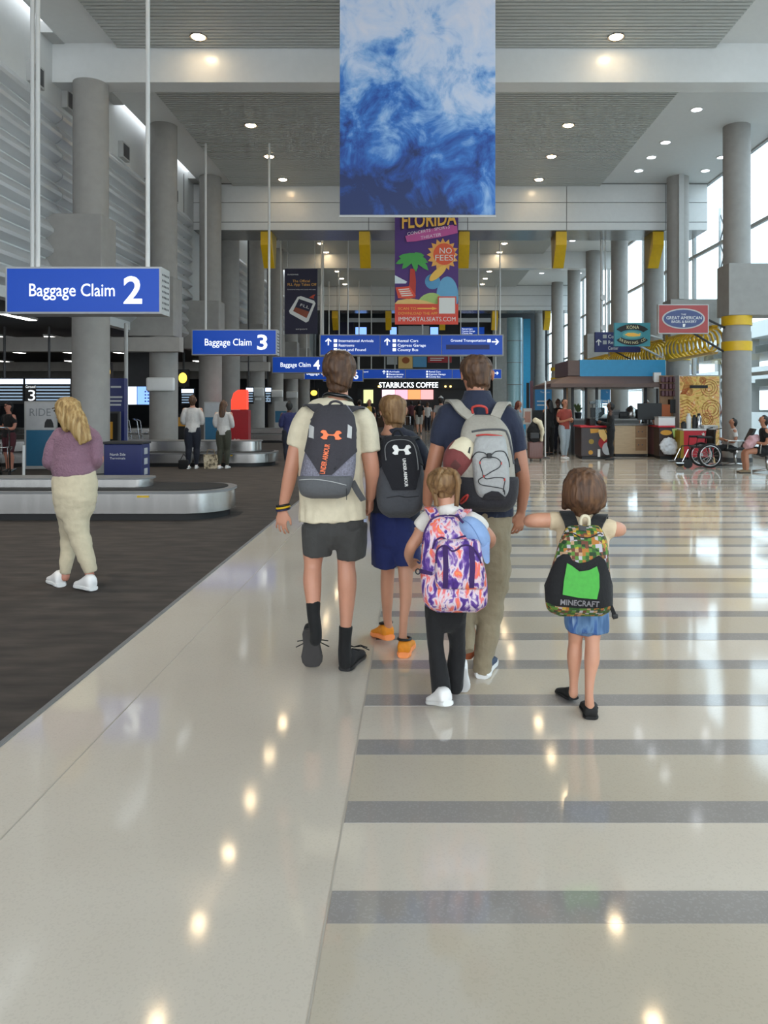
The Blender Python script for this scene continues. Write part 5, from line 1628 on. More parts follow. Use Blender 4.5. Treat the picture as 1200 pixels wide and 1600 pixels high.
prect(MB(o), 195, 603, 240, 633, Y, .1).build('frame', 'black', t)
prect(MB(o), 196, 604, 213.5, 632, Y - .005, .005).build('screen', 'screen_white', t)
prect(MB(o), 214.5, 604, 239.5, 632, Y - .005, .005).build('screen', 'screen_blue', t)
mb = MB(o)
for i in range(3):
    for j in range(4):
        prect(mb, 226 + i * 4.5, 611 + j * 5, 228.5 + i * 4.5, 613 + j * 5, Y - .008, .002)
mb.build('screen_cells', mat('cell_blue', (70, 90, 190), .4), t)
MB(o).box((P(196, 0, Y).x, Y, P(0, 603, Y).z), (P(240, 0, Y).x, Y + .06, 3.45)).build('hanger_plate', 'dark_grey', t)
for k, (x0, x1, y0, y1, Y, lb) in enumerate(((283, 303, 614, 632, 27, 'flight board half hidden beside the amber lit sign'), (384, 396, 612, 630, 30, 'flight board glimpsed beyond the red advertising stand'), (414, 424, 612, 630, 36, 'distant flight board with number 6 between far columns'))):
    t = thing('flight_display', lb, 'display', P((x0 + x1) / 2, y1, Y)); o = t.location.copy()
    prect(MB(o), x0, y0 - 8, x1, y1 + 1, Y, .1).build('frame', 'black', t)
    prect(MB(o), x0 + .5, y0 - 6, x1 - .5, y0, Y - .005, .005).build('header', 'screen_white', t)
    mb = MB(o)
    for j in range(4):
        prect(mb, x0 + 1, y0 + 2 + j * 4, x1 - 1, y0 + 3.8 + j * 4, Y - .005, .004)
    if k == 2:
        ptext(mb, '6', x0 + 2, x1 - 2, y1 - 2, 11, Y - .008)
    mb.build('flight_rows', 'row_glow', t)
    MB(o).box((P(x0 + 3, 0, Y).x, Y + .02, P(0, y0 - 8, Y).z), (P(x0 + 5, 0, Y).x, Y + .06, 3.45 if P(x0 + 3, 0, Y).x < -7.8 else CEIL)).build('hanger', 'dark_grey', t)
# ride board
t = thing('advert_board', 'freestanding ride-share advert board, pale above and teal below', 'board', P(62, 733, 18.0).xy.to_3d())
o = t.location.copy(); Y = 18.0
zb = P(0, 733, Y).z
prect(MB(o), 38, 627, 88, 733, Y, .06).build('frame', 'pale_grey', t)
prect(MB(o), 41, 630, 85, 671, Y - .004, .004).build('poster_top', 'poster_grey', t)
prect(MB(o), 41, 672, 85, 728, Y - .004, .004).build('poster_bottom', 'teal_poster', t)
mb = MB(o); ptext(mb, 'RIDE', 45, 78, 650, 12, Y - .007)
mb.build('lettering', mat('soft_grey', (130, 134, 138), .5), t)
mb = MB(o); ppoly(mb, [(69, 668), (70, 660), (73, 655), (80, 655), (83, 661), (84, 668)], Y - .007)
mb.build('printed_car', 'charcoal', t)
# stanchion post
t = thing('stanchion_post', 'thin white stanchion post on a round foot beside the luggage carts', 'post', (P(37, 751, 15.2).x, 15.2, .006)); o = t.location.copy()
MB(o).cyl((o.x, o.y, .006), .028, .70, 12).build('post', 'white_plastic', t, smooth='angle')
MB(o).lathe((o.x, o.y, .006), [(.16, 0), (.16, .015), (.05, .05)], 20).build('foot', 'white_plastic', t, smooth='angle')
# luggage carts
def cart():
    t = thing('luggage_cart', 'chrome luggage cart nested in the row by the flight board', 'cart', (0, 0, .006), 'chrome luggage carts in a row')
    mb = MB()
    for s in (-.28, .28):
        mb.tube([(s, -.45, .12), (s, .35, .12), (s, .42, .3), (s, .5, .98), (s * .9, .62, 1.04)], .016, 8)
        mb.tube([(s, .44, .55), (s, .1, .62)], .012, 8)
    mb.tube([(-.26, .62, 1.04), (.26, .62, 1.04)], .018, 8)
    mb.build('frame', 'chrome', t, smooth=True)
    mb = MB()
    for i in range(5):
        mb.tube([(-.24 + .12 * i, -.45, .13), (-.24 + .12 * i, .4, .14), (-.24 + .12 * i, .47, .7)], .008, 6)
    mb.build('rack_bars', 'chrome', t, smooth=True)
    MB().tube([(-.27, .1, .62), (0, .08, .60), (.27, .1, .62)], .014, 8).build('basket_rail', 'chrome', t, smooth=True)
    for s, y_ in ((-.26, .3), (.26, .3), (0, -.4)):
        MB().lathe((s - .02, y_, .06), [(.06, 0), (.06, .04)], 14, 'X').build('wheel', 'rubber_black', t, smooth='angle')
    return t
c0 = cart()
spots = [(-9.15, 16.1), (-9.55, 16.15), (-9.95, 16.2), (-10.35, 16.2), (-8.75, 16.05)]
for i, (x, y) in enumerate(spots):
    q = c0 if i == 0 else copy_tree(c0)
    q.location = (x, y, .006); q.rotation_euler.z = math.radians(200)
for x, y in ((-8.6, 25.2), (-9.0, 25.3), (-9.4, 25.4)):
    q = copy_tree(c0, None, (x, y, .006)); q.rotation_euler.z = math.radians(100)
    q['label'] = 'chrome luggage cart under the bright white and blue screens'; q['group'] = 'chrome luggage carts under the screens'
# blue bin
t = thing('recycling_bin', 'dark blue boxy airport bin with white lettering behind the carousel', 'bin', (P(192, 0, 14.9).x, 14.9, .006)); o = t.location.copy()
x0, x1 = P(162, 0, 14.9).x, P(204, 0, 14.9).x
MB(o).rbox((x0, 14.9, .006), (x1 + .22, 15.35, .74), .015, 2).build('body', 'navy_panel', t)
MB(o).rbox((x0 - .02, 14.88, .74), (x1 + .24, 15.37, .79), .012, 2).build('lid', 'charcoal', t)
mb = MB(o); text_on(mb, 'North Side', (x0 + .12, 14.893, .52), .05, width=.3); text_on(mb, 'Terminals', (x0 + .12, 14.893, .45), .04, width=.3)
mb.build('lettering', 'print_white', t)
mb = MB(o)
for k in range(3):
    mb.box((x1 + .222, 15.02, .14 + k * .2), (x1 + .226, 15.2, .26 + k * .2))
mb.build('side_icons', 'poster_grey', t)
# totem and amber advert
t = thing('information_totem', 'tall navy information totem with white text beside the first column', 'totem', (P(182, 0, 17.2).x, 17.2, .006)); o = t.location.copy(); Y = 17.2
MB(o).box((P(167, 0, Y).x, Y, .006), (P(194, 0, Y).x, Y + .2, P(0, 591, Y).z)).build('body', 'navy_panel', t)
mb = MB(o)
for yb, x0, x1 in ((606, 173, 189), (622, 172, 191), (628, 172, 190), (634, 172, 189)):
    prect(mb, x0, yb - 3, x1, yb, Y - .005, .005)
mb.build('text_lines', 'poster_grey', t)
t = thing('advert_stand', 'black advert stand with amber picture in front of the navy totem', 'stand', (P(176, 0, 16.8).x, 16.8, .006)); o = t.location.copy(); Y = 16.8
MB(o).box((P(164, 0, Y).x, Y, .006), (P(187, 0, Y).x, Y + .08, P(0, 643, Y).z)).build('frame', 'dark_grey', t)
prect(MB(o), 165, 646, 184, 694, Y - .005, .005).build('poster', 'black', t)
prect(MB(o), 168, 659, 176, 686, Y - .009, .004).build('printed_figure', mat('amber_print', (206, 148, 46), .5), t)
t = thing('support_pole', 'slim pale steel pole standing beside the navy totem', 'pole', (P(197, 0, 17.9).x, 17.9, .006)); o = t.location.copy()
MB(o).cyl((o.x, o.y, .006), .045, 3.4, 12).build('shaft', 'pale_grey', t, smooth='angle')
MB(o).lathe((o.x, o.y, .006), [(.12, 0), (.12, .02)], 16).build('base_plate', 'pale_grey', t)
# amber lit signs
for (x0, y0, x1, y1, Y, lb) in ((277, 577, 294, 604, 24.5, 'black lit sign with glowing amber emblem beside the white column box'), (484, 607, 497, 621, 42, 'small distant black sign with glowing amber emblem'), (165, 566, 173, 596, 19.5, 'amber lit sign peeking out behind the first column')):
    t = thing('lit_sign', lb, 'sign', P((x0 + x1) / 2, y1, Y)); o = t.location.copy()
    prect(MB(o), x0, y0, x1, y1, Y, .15).build('box', 'black', t)
    ppoly(MB(o), pell((x0 + x1) / 2, (y0 + y1) / 2, (x1 - x0) * .38, (y1 - y0) * .3), Y - .01, .01).build('emblem', 'lit_amber', t)
    MB(o).box((o.x - .02, Y + .05, P(0, y0, Y).z), (o.x + .02, Y + .09, 3.45 if o.x < -7.8 else CEIL)).build('hanger', 'black', t)
# red advertising stand
Y = 24.0
t = thing('advert_pillar', 'red advertising pillar with glowing rounded top behind the two women', 'stand', (P(372, 0, Y).x, Y, .006)); o = t.location.copy()
MB(o).box((P(361, 0, Y).x, Y, .006), (P(388, 0, Y).x, Y + .35, P(0, 641, Y).z)).build('body', mat('ad_red', (168, 26, 34), .4), t)
ppoly(MB(o), [(361, 640), (361, 626), (365, 614), (372, 609), (385, 609), (385, 640)], Y, .3).build('glowing_top', 'lit_red', t)
mb = MB(o); text_on(mb, 'tn', (P(365, 0, Y).x, Y - .006, .34), .16, width=.2)
mb.build('lettering', 'print_white', t)
t = thing('advert_board', 'pale and teal advert board standing between the two women', 'board', (P(332, 0, 23).x, 23, .006)); o = t.location.copy(); Y = 23.0
MB(o).box((P(319, 0, Y).x, Y, .006), (P(348, 0, Y).x, Y + .06, P(0, 628, Y).z)).build('frame', 'pale_grey', t)
prect(MB(o), 320.5, 630, 347, 651, Y - .004, .004).build('poster_top', 'poster_grey', t)
prect(MB(o), 320.5, 652, 347, 692, Y - .004, .004).build('poster_bottom', 'teal_poster', t)
t = thing('claim_desk', 'black and amber service desk beside the white column box', 'desk', (P(288, 0, 24).x, 24, .006)); o = t.location.copy(); Y = 24.0
MB(o).box((P(277, 0, Y).x, Y, .006), (P(297, 0, Y).x, Y + .5, P(0, 648, Y).z)).build('body', 'black', t)
prect(MB(o), 277, 652, 296, 666, Y - .01, .01).build('front_panel', 'amber_print', t)
t = thing('advert_board', 'pale and teal advert board beyond the far carousel', 'board', (P(438, 0, 33).x, 33, .006)); o = t.location.copy(); Y = 33.0
MB(o).box((P(429, 0, Y).x, Y, .006), (P(449, 0, Y).x, Y + .06, P(0, 627, Y).z)).build('frame', 'pale_grey', t)
prect(MB(o), 430, 642, 448, 660, Y - .004, .004).build('poster_bottom', 'teal_poster', t)

# ================================================================ END OF THE HALL: COFFEE SHOP
Y = 53.0
sf = tag(prect(MB(), 545, 503, 800, 672, Y + .1, .3).build('wall_shopfront', mat('shop_dark', (26, 25, 26), .5)), kind='structure')
t = thing('coffee_shop_front', 'dark coffee shop front with white illuminated lettering and bright menu screens', 'shop front', (P(640, 0, Y).x, Y, 0)); o = t.location.copy()
prect(MB(o), 558, 592, 768, 607, Y - .1, .2).build('fascia', 'black', t)
mb = MB(o); ptext(mb, 'STARBUCKS COFFEE', 592, 684, 605.5, 8.2, Y - .12)
mb.build('lettering', glow('letter_glow', (240, 248, 255), 2.2), t)
for x0, x1, m in ((597, 617, glow('menu_a', (250, 214, 236), .9)), (617.5, 637, glow('menu_b', (240, 170, 190), .8)), (637.5, 657, glow('menu_c', (240, 150, 96), .8)), (657.5, 677, glow('menu_d', (244, 160, 160), .8))):
    prect(MB(o), x0, 609, x1, 624, Y - .05, .05).build('menu_screen', m, t)
prect(MB(o), 568, 609, 583, 630, Y - .05, .05).build('side_display', glow('shop_window', (206, 210, 150), .8), t)
prect(MB(o), 559, 607, 564, 668, Y - .05, .15).build('door_post', 'charcoal', t)
prect(MB(o), 590, 640, 700, 668, Y - .4, .4).build('counter', mat('shop_wood', (84, 58, 40), .5), t)
for x in (592, 696, 704):
    MB(o).lathe(P(x, 605, Y - .3), [(.06, 0), (.06, .1)], 10).build('pendant_lamp', glow('pendant', (255, 214, 120), 3), t)
# upper storey of the end wall
for x0, y0, x1, y1, m, lb, nm in ((555, 511, 573, 523, 'screen_blue', 'bright blue screen on the dark upper end wall, beside the dark poster', 'wall_screen'), (609, 511, 620, 523, 'screen_blue', 'small blue screen on the upper end wall under the ticket banner', 'wall_screen'), (672, 511, 685, 523, 'screen_blue', 'small blue screen right under the ticket banner web address', 'wall_screen'), (720, 511, 757, 523, 'sign_blue', 'blue lettered screen on the upper end wall beside the glass column', 'wall_screen'), (523, 503, 553, 523, 'print_navy', 'dark poster on the upper end wall', 'wall_poster'),
                                  (622, 509, 671, 524, 'poster_grey', 'pale picture poster on the upper end wall under the ticket banner', 'wall_poster'), (604, 556, 621, 570, 'poster_grey', 'pale grey poster above the far directory sign', 'wall_poster'), (622, 556, 645, 576, 'print_sand', 'food picture poster above the coffee shop', 'wall_poster'), (645, 557, 667, 574, 'print_sea2', 'blue picture poster above the coffee shop', 'wall_poster'), (668, 556, 706, 567, 'ad_red', 'red lettered panel above the coffee shop', 'wall_poster')):
    t = thing(nm, lb, 'screen' if nm == 'wall_screen' else 'poster', P((x0 + x1) / 2, y1, Y)); o = t.location.copy()
    prect(MB(o), x0, y0, x1, y1, Y + .02, .08).build('frame', 'dark_grey', t)
    prect(MB(o), x0 + .4, y0 + .4, x1 - .4, y1 - .4, Y, .02).build('face', m, t)
    if x0 == 720:
        mb = MB(o); ptext(mb, 'Rental Cars', 722, 738, 515, 2.4, Y - .01); ptext(mb, 'Cypress Garage', 722, 742, 518.5, 2.4, Y - .01); ptext(mb, 'County Bus', 722, 738, 522, 2.4, Y - .01)
        mb.build('lettering', 'sign_white', t)
    if x0 == 668:
        mb = MB(o); prect(mb, 672, 559, 694, 560.5, Y - .01, .01); prect(mb, 672, 562, 690, 563.5, Y - .01, .01)
        mb.build('lettering', 'print_white', t)
    if x0 == 622 and y0 == 556:
        mb = MB(o); ppoly(mb, pell(634, 563, 6, 5), Y - .01, .01)
        mb.build('printed_food', mat('food_brown', (176, 92, 40), .5), t)
tag(prect(MB(), 545, 497, 800, 503, Y - .3, .5).build('trim_ledge', 'gloss_white'), kind='structure')
for k, x in enumerate((558, 600, 616, 700, 722, 733, 788)):
    tag(prect(MB(), x, 523, x + 2.2, 578, Y - .02, .1).build('trim_%d' % (10 + k), 'pale_grey'), kind='structure')
# pale blue glazed column and teal panel right of the shop
t = thing('glazed_column', 'pale blue glass-clad round column beside the coffee shop', 'column', (P(804, 0, 49.5).x, 49.5, 0)); o = t.location.copy()
mb = MB(o); mb.cyl((o.x, o.y, 0), .5, 7.1, 28)
mb.build('cladding', mat('aqua_clad', (150, 186, 196), .2, var=.05), t, smooth='angle')
for z in (1.4, 2.8, 4.2, 5.6):
    MB(o).lathe((o.x, o.y, z), [(.51, 0), (.51, .04)], 28).build('joint_ring', 'mid_grey', t)
t = thing('teal_panel', 'tall flat teal panel standing right of the pale blue column', 'panel', (P(822.5, 0, 48.9).x, 48.9, 0)); o = t.location.copy()
MB(o).box((P(817.5, 0, 48.9).x, 48.9, 0), (P(829, 0, 48.9).x, 49.1, 7.0)).build('sheet', mat('teal_paint', (40, 150, 196), .4), t)
MB(o).box((P(816.9, 0, 48.9).x, 48.88, 0), (P(817.5, 0, 48.9).x, 49.12, 7.0)).build('edge_trim', 'pale_grey', t)
tag(prect(MB(), 770, 497, 792, 668, 52.6, .3).build('wall_stone', mat('stone_clad', (140, 136, 130), .7, var=.1, scale=6)), kind='structure')
# ================================================================ RIGHT SIDE: KIOSKS
mat('teal_fascia', (24, 138, 186), .4); mat('bronze', (96, 74, 66), .5); mat('wood_light', (190, 164, 130), .5, var=.1, scale=4, stretch=(1, 1, 8)); mat('wood_mid', (150, 116, 82), .5, var=.1, scale=4, stretch=(1, 1, 8)); mat('counter_red', (190, 22, 40), .35); mat('plum', (98, 62, 70), .45); mat('beer_graphic', (44, 26, 22), .4, var=.2)
Y = 23.0
t = thing('kiosk_pavilion', 'bar kiosk with teal fascia over a sloped bronze canopy on dark posts', 'kiosk', (P(955, 0, Y).x, Y, 0)); o = t.location.copy()
a, b_ = P(906, 562, Y), P(1040, 588, Y)
MB(o).box((a.x, Y, b_.z), (b_.x, Y + 2.2, a.z)).build('fascia', 'teal_fascia', t)
MB(o).box((a.x - .35, Y + .02, b_.z + .02), (a.x, Y + 2.2, a.z - .02)).build('fascia_end', 'bronze', t)
zt, zb = P(0, 588, Y).z, P(0, 600, Y).z
xa, xb = P(888, 0, Y).x, P(1026, 0, Y).x
xc, xd = P(856, 0, Y).x, P(1030, 0, Y).x
MB(o).add([(xa, Y, zt), (xb, Y, zt), (xb, Y + 2.4, zt), (xa, Y + 2.4, zt), (xc, Y - .5, zb), (xd, Y - .5, zb), (xd, Y + 2.9, zb), (xc, Y + 2.9, zb)],
          [(3, 2, 1, 0), (0, 1, 5, 4), (1, 2, 6, 5), (2, 3, 7, 6), (3, 0, 4, 7), (4, 5, 6, 7)]).build('canopy', 'bronze', t)
MB(o).box((xc, Y - .5, P(0, 605.5, Y).z), (xd, Y + 2.9, zb)).build('canopy_rim', 'bronze', t)
for x in (884, 896, 917, 934, 1011):
    MB(o).box((P(x, 0, Y).x - .035, Y + .1, 0), (P(x, 0, Y).x + .035, Y + .17, zb)).build('post', 'charcoal', t)
MB(o).box((P(889, 0, Y).x - .05, Y + .5, 0), (P(889, 0, Y).x + .07, Y + .62, zb)).build('wood_post', 'wood_mid', t)
MB(o).box((P(888, 0, Y).x, Y + 1.4, 0), (P(1020, 0, Y).x, Y + 1.9, 1.02)).build('bar_counter', 'mid_grey', t)
MB(o).box((P(888, 0, Y).x, Y + 1.35, 1.02), (P(1020, 0, Y).x, Y + 1.95, 1.07)).build('bar_top', 'pale_grey', t)
# beer cart
Y = 21.3
def cabinet(name, label, cat, x0, x1, y0, y1, Y, d, m, top=None):
    t = thing(name, label, cat, (P((x0 + x1) / 2, 0, Y).x, Y, 0)); o = t.location.copy()
    z1 = P(0, y0, Y).z
    MB(o).rbox((P(x0, 0, Y).x, Y, .08), (P(x1, 0, Y).x, Y + d, z1), .012, 2).build('body', m, t)
    MB(o).box((P(x0, 0, Y).x + .04, Y + .04, 0), (P(x1, 0, Y).x - .04, Y + d - .04, .08)).build('plinth', 'black', t)
    if top:
        MB(o).rbox((P(x0, 0, Y).x - .03, Y - .03, z1), (P(x1, 0, Y).x + .03, Y + d + .03, z1 + .05), .012, 2).build('counter_top', top, t)
    return t, o
t, o = cabinet('drinks_cart', 'dark drinks cart with colourful fruit graphics and red top, beside man in red polo', 'cart', 908, 957, 668, 718, Y, .9, 'beer_graphic', 'counter_red')
for pts, m in (([(922, 670), (936, 670), (934, 676), (923, 677)], 'amber_print'), ([(934, 671), (944, 671), (950, 684), (944, 690), (937, 682)], 'print_sand'), ([(945, 671), (956, 671), (956, 682), (950, 680)], 'print_gold'), (pell(946, 692, 11, 10), 'ad_red'), (pell(949, 701, 8, 10), 'poster_grey'), (pell(949, 701, 5, 6), 'food_brown'), (pell(924, 690, 4, 4), 'wedge_yellow'), (pell(923, 707, 3.5, 3.5), 'amber_print'), ([(934, 702), (938, 702), (938, 714), (934, 714)], 'print_white')):
    ppoly(MB(o), pts, Y - .012 - .002 * random.random(), .012).build('printed_graphic', m, t)
t, o = cabinet('wood_cabinet', 'pale wooden service counter with drawers between the drinks carts', 'cabinet', 960, 1012, 665, 714, 22.3, .8, 'wood_light', 'mid_grey')
for k in range(2):
    d_ = MB(o).rbox((P(993, 0, 22.3).x, 22.28, .18 + k * .38), (P(1010, 0, 22.3).x, 22.31, .52 + k * .38), .008, 2).build('drawer', 'wood_mid', t)
    for kx in (997, 1003):
        MB(o).lathe((P(kx, 0, 22.3).x, 22.25, .35 + k * .38), [(.016, 0), (.016, .03)], 10, 'Y').build('knob', 'dark_steel', d_)
t, o = cabinet('plum_counter', 'curved plum and red counter end next to the wooden cabinet', 'counter', 1023, 1032, 667, 716, 21.9, .8, 'plum', 'counter_red')
MB(o).box((P(1028, 0, 21.9).x, 21.88, .1), (P(1032, 0, 21.9).x, 21.9, P(0, 669, 21.9).z)).build('red_corner', 'counter_red', t)
t, o = cabinet('snack_cart', 'dark snack cart with red top, white box on it and white bag hung in front', 'cart', 1030, 1053, 668, 718, 21.3, .5, 'beer_graphic', 'counter_red')
for pts, m in ((pell(1041, 676, 9, 4), 'amber_print'), ([(1050, 670), (1058, 670), (1058, 682), (1053, 684)], 'print_lime')):
    ppoly(MB(o), pts, 21.285, .012).build('printed_graphic', m, t)
t = thing('storage_box', 'white rectangular box on top of the snack cart', 'box', (P(1044, 0, 21.4).x, 21.4, P(0, 667, 21.4).z + .05)); o = t.location.copy()
z0 = P(0, 668, 21.3).z + .05
MB(o).rbox((P(1029, 0, 21.4).x, 21.4, z0), (P(1055, 0, 21.4).x, 21.76, z0 + .22), .01, 2).build('body', 'white_plastic', t)
MB(o).rbox((P(1029, 0, 21.4).x - .01, 21.39, z0 + .22), (P(1055, 0, 21.4).x + .01, 21.77, z0 + .25), .006, 2).build('lid', 'pale_grey', t)
t = thing('plastic_bag', 'crumpled translucent white bag hanging on the snack cart', 'bag', (P(1045, 0, 21.1).x, 21.1, .35)); o = t.location.copy()
mb = MB(o); ring_limb(mb, [(P(1045, 707, 21.15), .20, .07), (P(1046, 700, 21.15), .27, .1), (P(1045, 692, 21.15), .25, .1), (P(1046, 687, 21.15), .15, .06)])
fuse(mb, 'bag', mat('bag_white', (206, 208, 212), .3), t, .02, 1, .03, (14, 14, 14))
MB(o).tube([P(1042, 687, 21.15), P(1044, 683, 21.15), P(1048, 687, 21.15)], .008, 6).build('handle', 'bag_white', t)
# monitor, register and kitchen clutter
t = thing('black_monitor', 'black flat monitor standing on the plum counter', 'monitor', (P(1017, 0, 22.0).x, 22.0, P(0, 667, 21.9).z + .05)); o = t.location.copy()
MB(o).rbox((P(998, 0, 22).x, 22.1, P(0, 656, 22).z), (P(1036, 0, 22).x, 22.16, P(0, 630, 22).z), .01, 2).build('screen_back', 'black', t)
MB(o).cyl((o.x, 22.13, o.z + .02), .03, P(0, 656, 22).z - o.z, 10).build('stem', 'black', t)
MB(o).rbox((o.x - .15, 22.02, o.z), (o.x + .15, 22.24, o.z + .02), .005, 1).build('foot', 'black', t)
zc = P(0, 668, 21.3).z + .05
t = thing('cash_register', 'black cash register with tall display pole on the drinks cart', 'register', (P(935, 0, 21.6).x, 21.6, zc)); o = t.location.copy()
MB(o).rbox((o.x - .28, 21.45, zc), (o.x + .28, 21.95, zc + .2), .015, 2).build('drawer_box', 'black', t)
MB(o).rbox((o.x - .22, 21.6, zc + .22), (o.x + .18, 21.66, zc + .5), .012, 2).build('touch_screen', 'charcoal', t)
MB(o).cyl((P(927, 0, 21.6).x, 21.7, zc + .2), .015, .42, 8).build('pole', 'dark_grey', t)
MB(o).rbox((P(922, 0, 21.6).x, 21.66, zc + .6), (P(931, 0, 21.6).x, 21.74, zc + .68), .01, 1).build('customer_display', 'dark_steel', t)
MB(o).lathe((P(945, 0, 21.5).x, 21.5, zc + .2), [(.10, 0), (.09, .06), (.02, .12)], 14).build('tip_dome', 'white_plastic', t, smooth=True)
t = thing('clear_screen', 'clear upright sneeze guard at the end of the drinks cart', 'screen', (P(950, 0, 21.4).x, 21.4, zc)); o = t.location.copy()
MB(o).box((P(930, 0, 21.4).x, 21.36, zc), (P(951, 0, 21.4).x, 21.37, zc + .72)).build('pane', 'glass', t)
MB(o).box((P(950, 0, 21.4).x, 21.35, zc), (P(951.5, 0, 21.4).x, 21.38, zc + .72)).build('edge', 'white_plastic', t)
t = thing('espresso_urn', 'round steel urn on the bar under the canopy', 'urn', (P(988, 0, 24.5).x, 24.65, 1.07)); o = t.location.copy()
MB(o).lathe((o.x, 24.65, 1.07), [(.16, 0), (.18, .1), (.17, .3), (.05, .4), (.02, .42)], 18).build('vessel', 'steel', t, smooth=True)
MB(o).tube([(o.x, 24.47, 1.15), (o.x, 24.42, 1.15), (o.x, 24.42, 1.1)], .012, 6).build('tap', 'black', t)
for k, (x, w, h) in enumerate(((962, .3, .28), (974, .34, .22), (1003, .3, .3))):
    t = thing('bar_appliance', ('grey coffee machine', 'low dark grill', 'dark ice bin')[k] + ' on the bar under the canopy', 'appliance', (P(x, 0, 24.5).x, 24.65, 1.07)); o = t.location.copy()
    MB(o).rbox((o.x - w / 2, 24.5, 1.07), (o.x + w / 2, 24.85, 1.07 + h), .02, 2).build('body', ('mid_grey', 'charcoal', 'dark_grey')[k], t)
    MB(o).box((o.x - w * .35, 24.49, 1.07 + h * .4), (o.x + w * .35, 24.5, 1.07 + h * .8)).build('front_plate', 'dark_steel', t)
# plants at the bar
def plant(x, Y, z, label):
    t = thing('potted_plant', label, 'plant', (x, Y, z)); 
    MB().lathe((0, 0, 0), [(.09, 0), (.12, .2), (.10, .2)], 14).build('pot', 'charcoal', t, smooth='angle')
    mb = MB()
    for i in range(40):
        a = random.random() * 6.28; r = .05 + .2 * random.random(); h = .25 + .25 * random.random()
        p0 = V((.04 * math.cos(a), .04 * math.sin(a), .2)); p1 = V((r * math.cos(a), r * math.sin(a), h))
        s = V((-math.sin(a), math.cos(a), 0)) * .035
        mid = (p0 + p1) / 2 + V((0, 0, .06))
        mb.add([p0, mid + s, p1, mid - s], [(0, 1, 2, 3)])
    tag(mb.build('leaves', mat('leaf_green', (110, 130, 84), .6, var=.2), t), kind='stuff')
plant(P(905, 0, 24.5).x, 24.65, 1.07, 'pale green potted plant on the bar under the canopy')
plant(P(789, 0, 44).x, 44, 0.5, 'leafy planter beside the pale blue column')
pl = thing('planter_box', 'low stone planter box below the pale blue column', 'planter', (P(789, 0, 44).x, 44, 0)); MB().rbox((-.5, -.3, 0), (.5, .3, .46), .02, 2).build('box', 'concrete', pl); MB().box((-.45, -.25, .46), (.45, .25, .5)).build('soil', 'charcoal', pl)
# hanging baskets / snack rack
t = thing('snack_rack', 'brown rack of hanging snack bags beside the gold panel', 'rack', (P(1048, 0, 22.2).x, 22.2, 0)); o = t.location.copy(); Y = 22.2
MB(o).box((P(1036, 0, Y).x, Y + .3, 0), (P(1060, 0, Y).x, Y + .36, P(0, 586, Y).z)).build('back_board', 'wood_mid', t)
for i in range(4):
    for j in range(3):
        MB(o).rbox((P(1036 + i * 6, 0, Y).x + .01, Y + .15, P(0, 597 + j * 11, Y).z), (P(1042 + i * 6, 0, Y).x - .01, Y + .3, P(0, 588 + j * 11, Y).z), .02, 2).build('snack_bag', 'plum', t)
MB(o).box((P(1049, 0, Y).x, Y + .1, P(0, 645, Y).z), (P(1060, 0, Y).x, Y + .3, P(0, 624, Y).z)).build('dark_box', 'black', t)
MB(o).box((P(1036, 0, Y).x, Y + .12, P(0, 656, Y).z), (P(1050, 0, Y).x, Y + .3, P(0, 632, Y).z)).build('pretzel_tray', 'food_brown', t)
t = thing('box_sign', 'white box sign on a post above the plum counter', 'sign', P(1027, 607, 22.6)); o = t.location.copy()
prect(MB(o), 1022, 582, 1033, 607, 22.6, .12).build('box', 'white_plastic', t)
prect(MB(o), 1026, 607, 1029, 718, 22.65, .05).build('post', 'charcoal', t)
# gold panel
Y = 22.0
t = thing('gold_panel', 'tall gold panel printed with swirling coffee art behind the red counter', 'panel', (P(1093, 0, Y).x, Y, 0)); o = t.location.copy()
MB(o).box((P(1061, 0, Y).x, Y, 0), (P(1126, 0, Y).x, Y + .5, P(0, 586, Y).z)).build('cabinet', 'pale_grey', t)
ramp_mat('gold_swirl', [(.2, (120, 78, 30)), (.35, (196, 146, 62)), (.5, (236, 204, 120)), (.62, (226, 150, 84)), (.75, (250, 236, 190))], scale=3.2, rough=.35, detail=1.5, distortion=2.5)
prect(MB(o), 1062, 588, 1124, 716, Y - .01, .01).build('art', 'gold_swirl', t)
swirl = MB(o)
for cx, cy, r0 in ((1108, 606, 13), (1112, 640, 15), (1104, 656, 10), (1076, 612, 6), (1098, 594, 5)):
    for k in range(3):
        swirl.tube([P(x, y, Y - .014) for x, y in pell(cx, cy, r0 * (1 - k * .28), r0 * (1 - k * .28), 20)], .008, 5, closed=True)
for k in range(7):
    swirl.tube([P(1063 + k * 2.5, 588 + (k % 2), Y - .014), P(1070 + k * 2.2, 600, Y - .014), P(1064 + k, 616, Y - .014)], .008, 5)
    swirl.tube([P(1063, 628 + k * 5, Y - .014), P(1074, 624 + k * 5, Y - .014), P(1084, 632 + k * 5, Y - .014)], .008, 5)
swirl.build('swirl_lines', 'food_brown', t)
prect(MB(o), 1078, 602, 1106, 606.5, Y - .03, .03).build('name_plate', 'black', t)
t, o = cabinet('red_counter', 'bright red counter with white top and gold end in front of the gold panel', 'counter', 1068, 1118, 673, 716, 20.9, .8, 'counter_red', 'white_plastic')
MB(o).box((P(1062, 0, 20.9).x, 20.88, .05), (P(1068, 0, 20.9).x, 21.7, P(0, 673, 20.9).z)).build('gold_end', 'wedge_yellow', t)
mb = MB(o); st = []
for i in range(10):
    a = math.pi / 2 + math.pi * i / 5; r = 3.2 if i % 2 == 0 else 1.4
    st.append((1099 + r * math.cos(a), 678.5 - r * math.sin(a)))
ppoly(mb, st, 20.885, .012); mb.build('star', 'print_white', t)
zc = P(0, 673, 20.9).z + .05
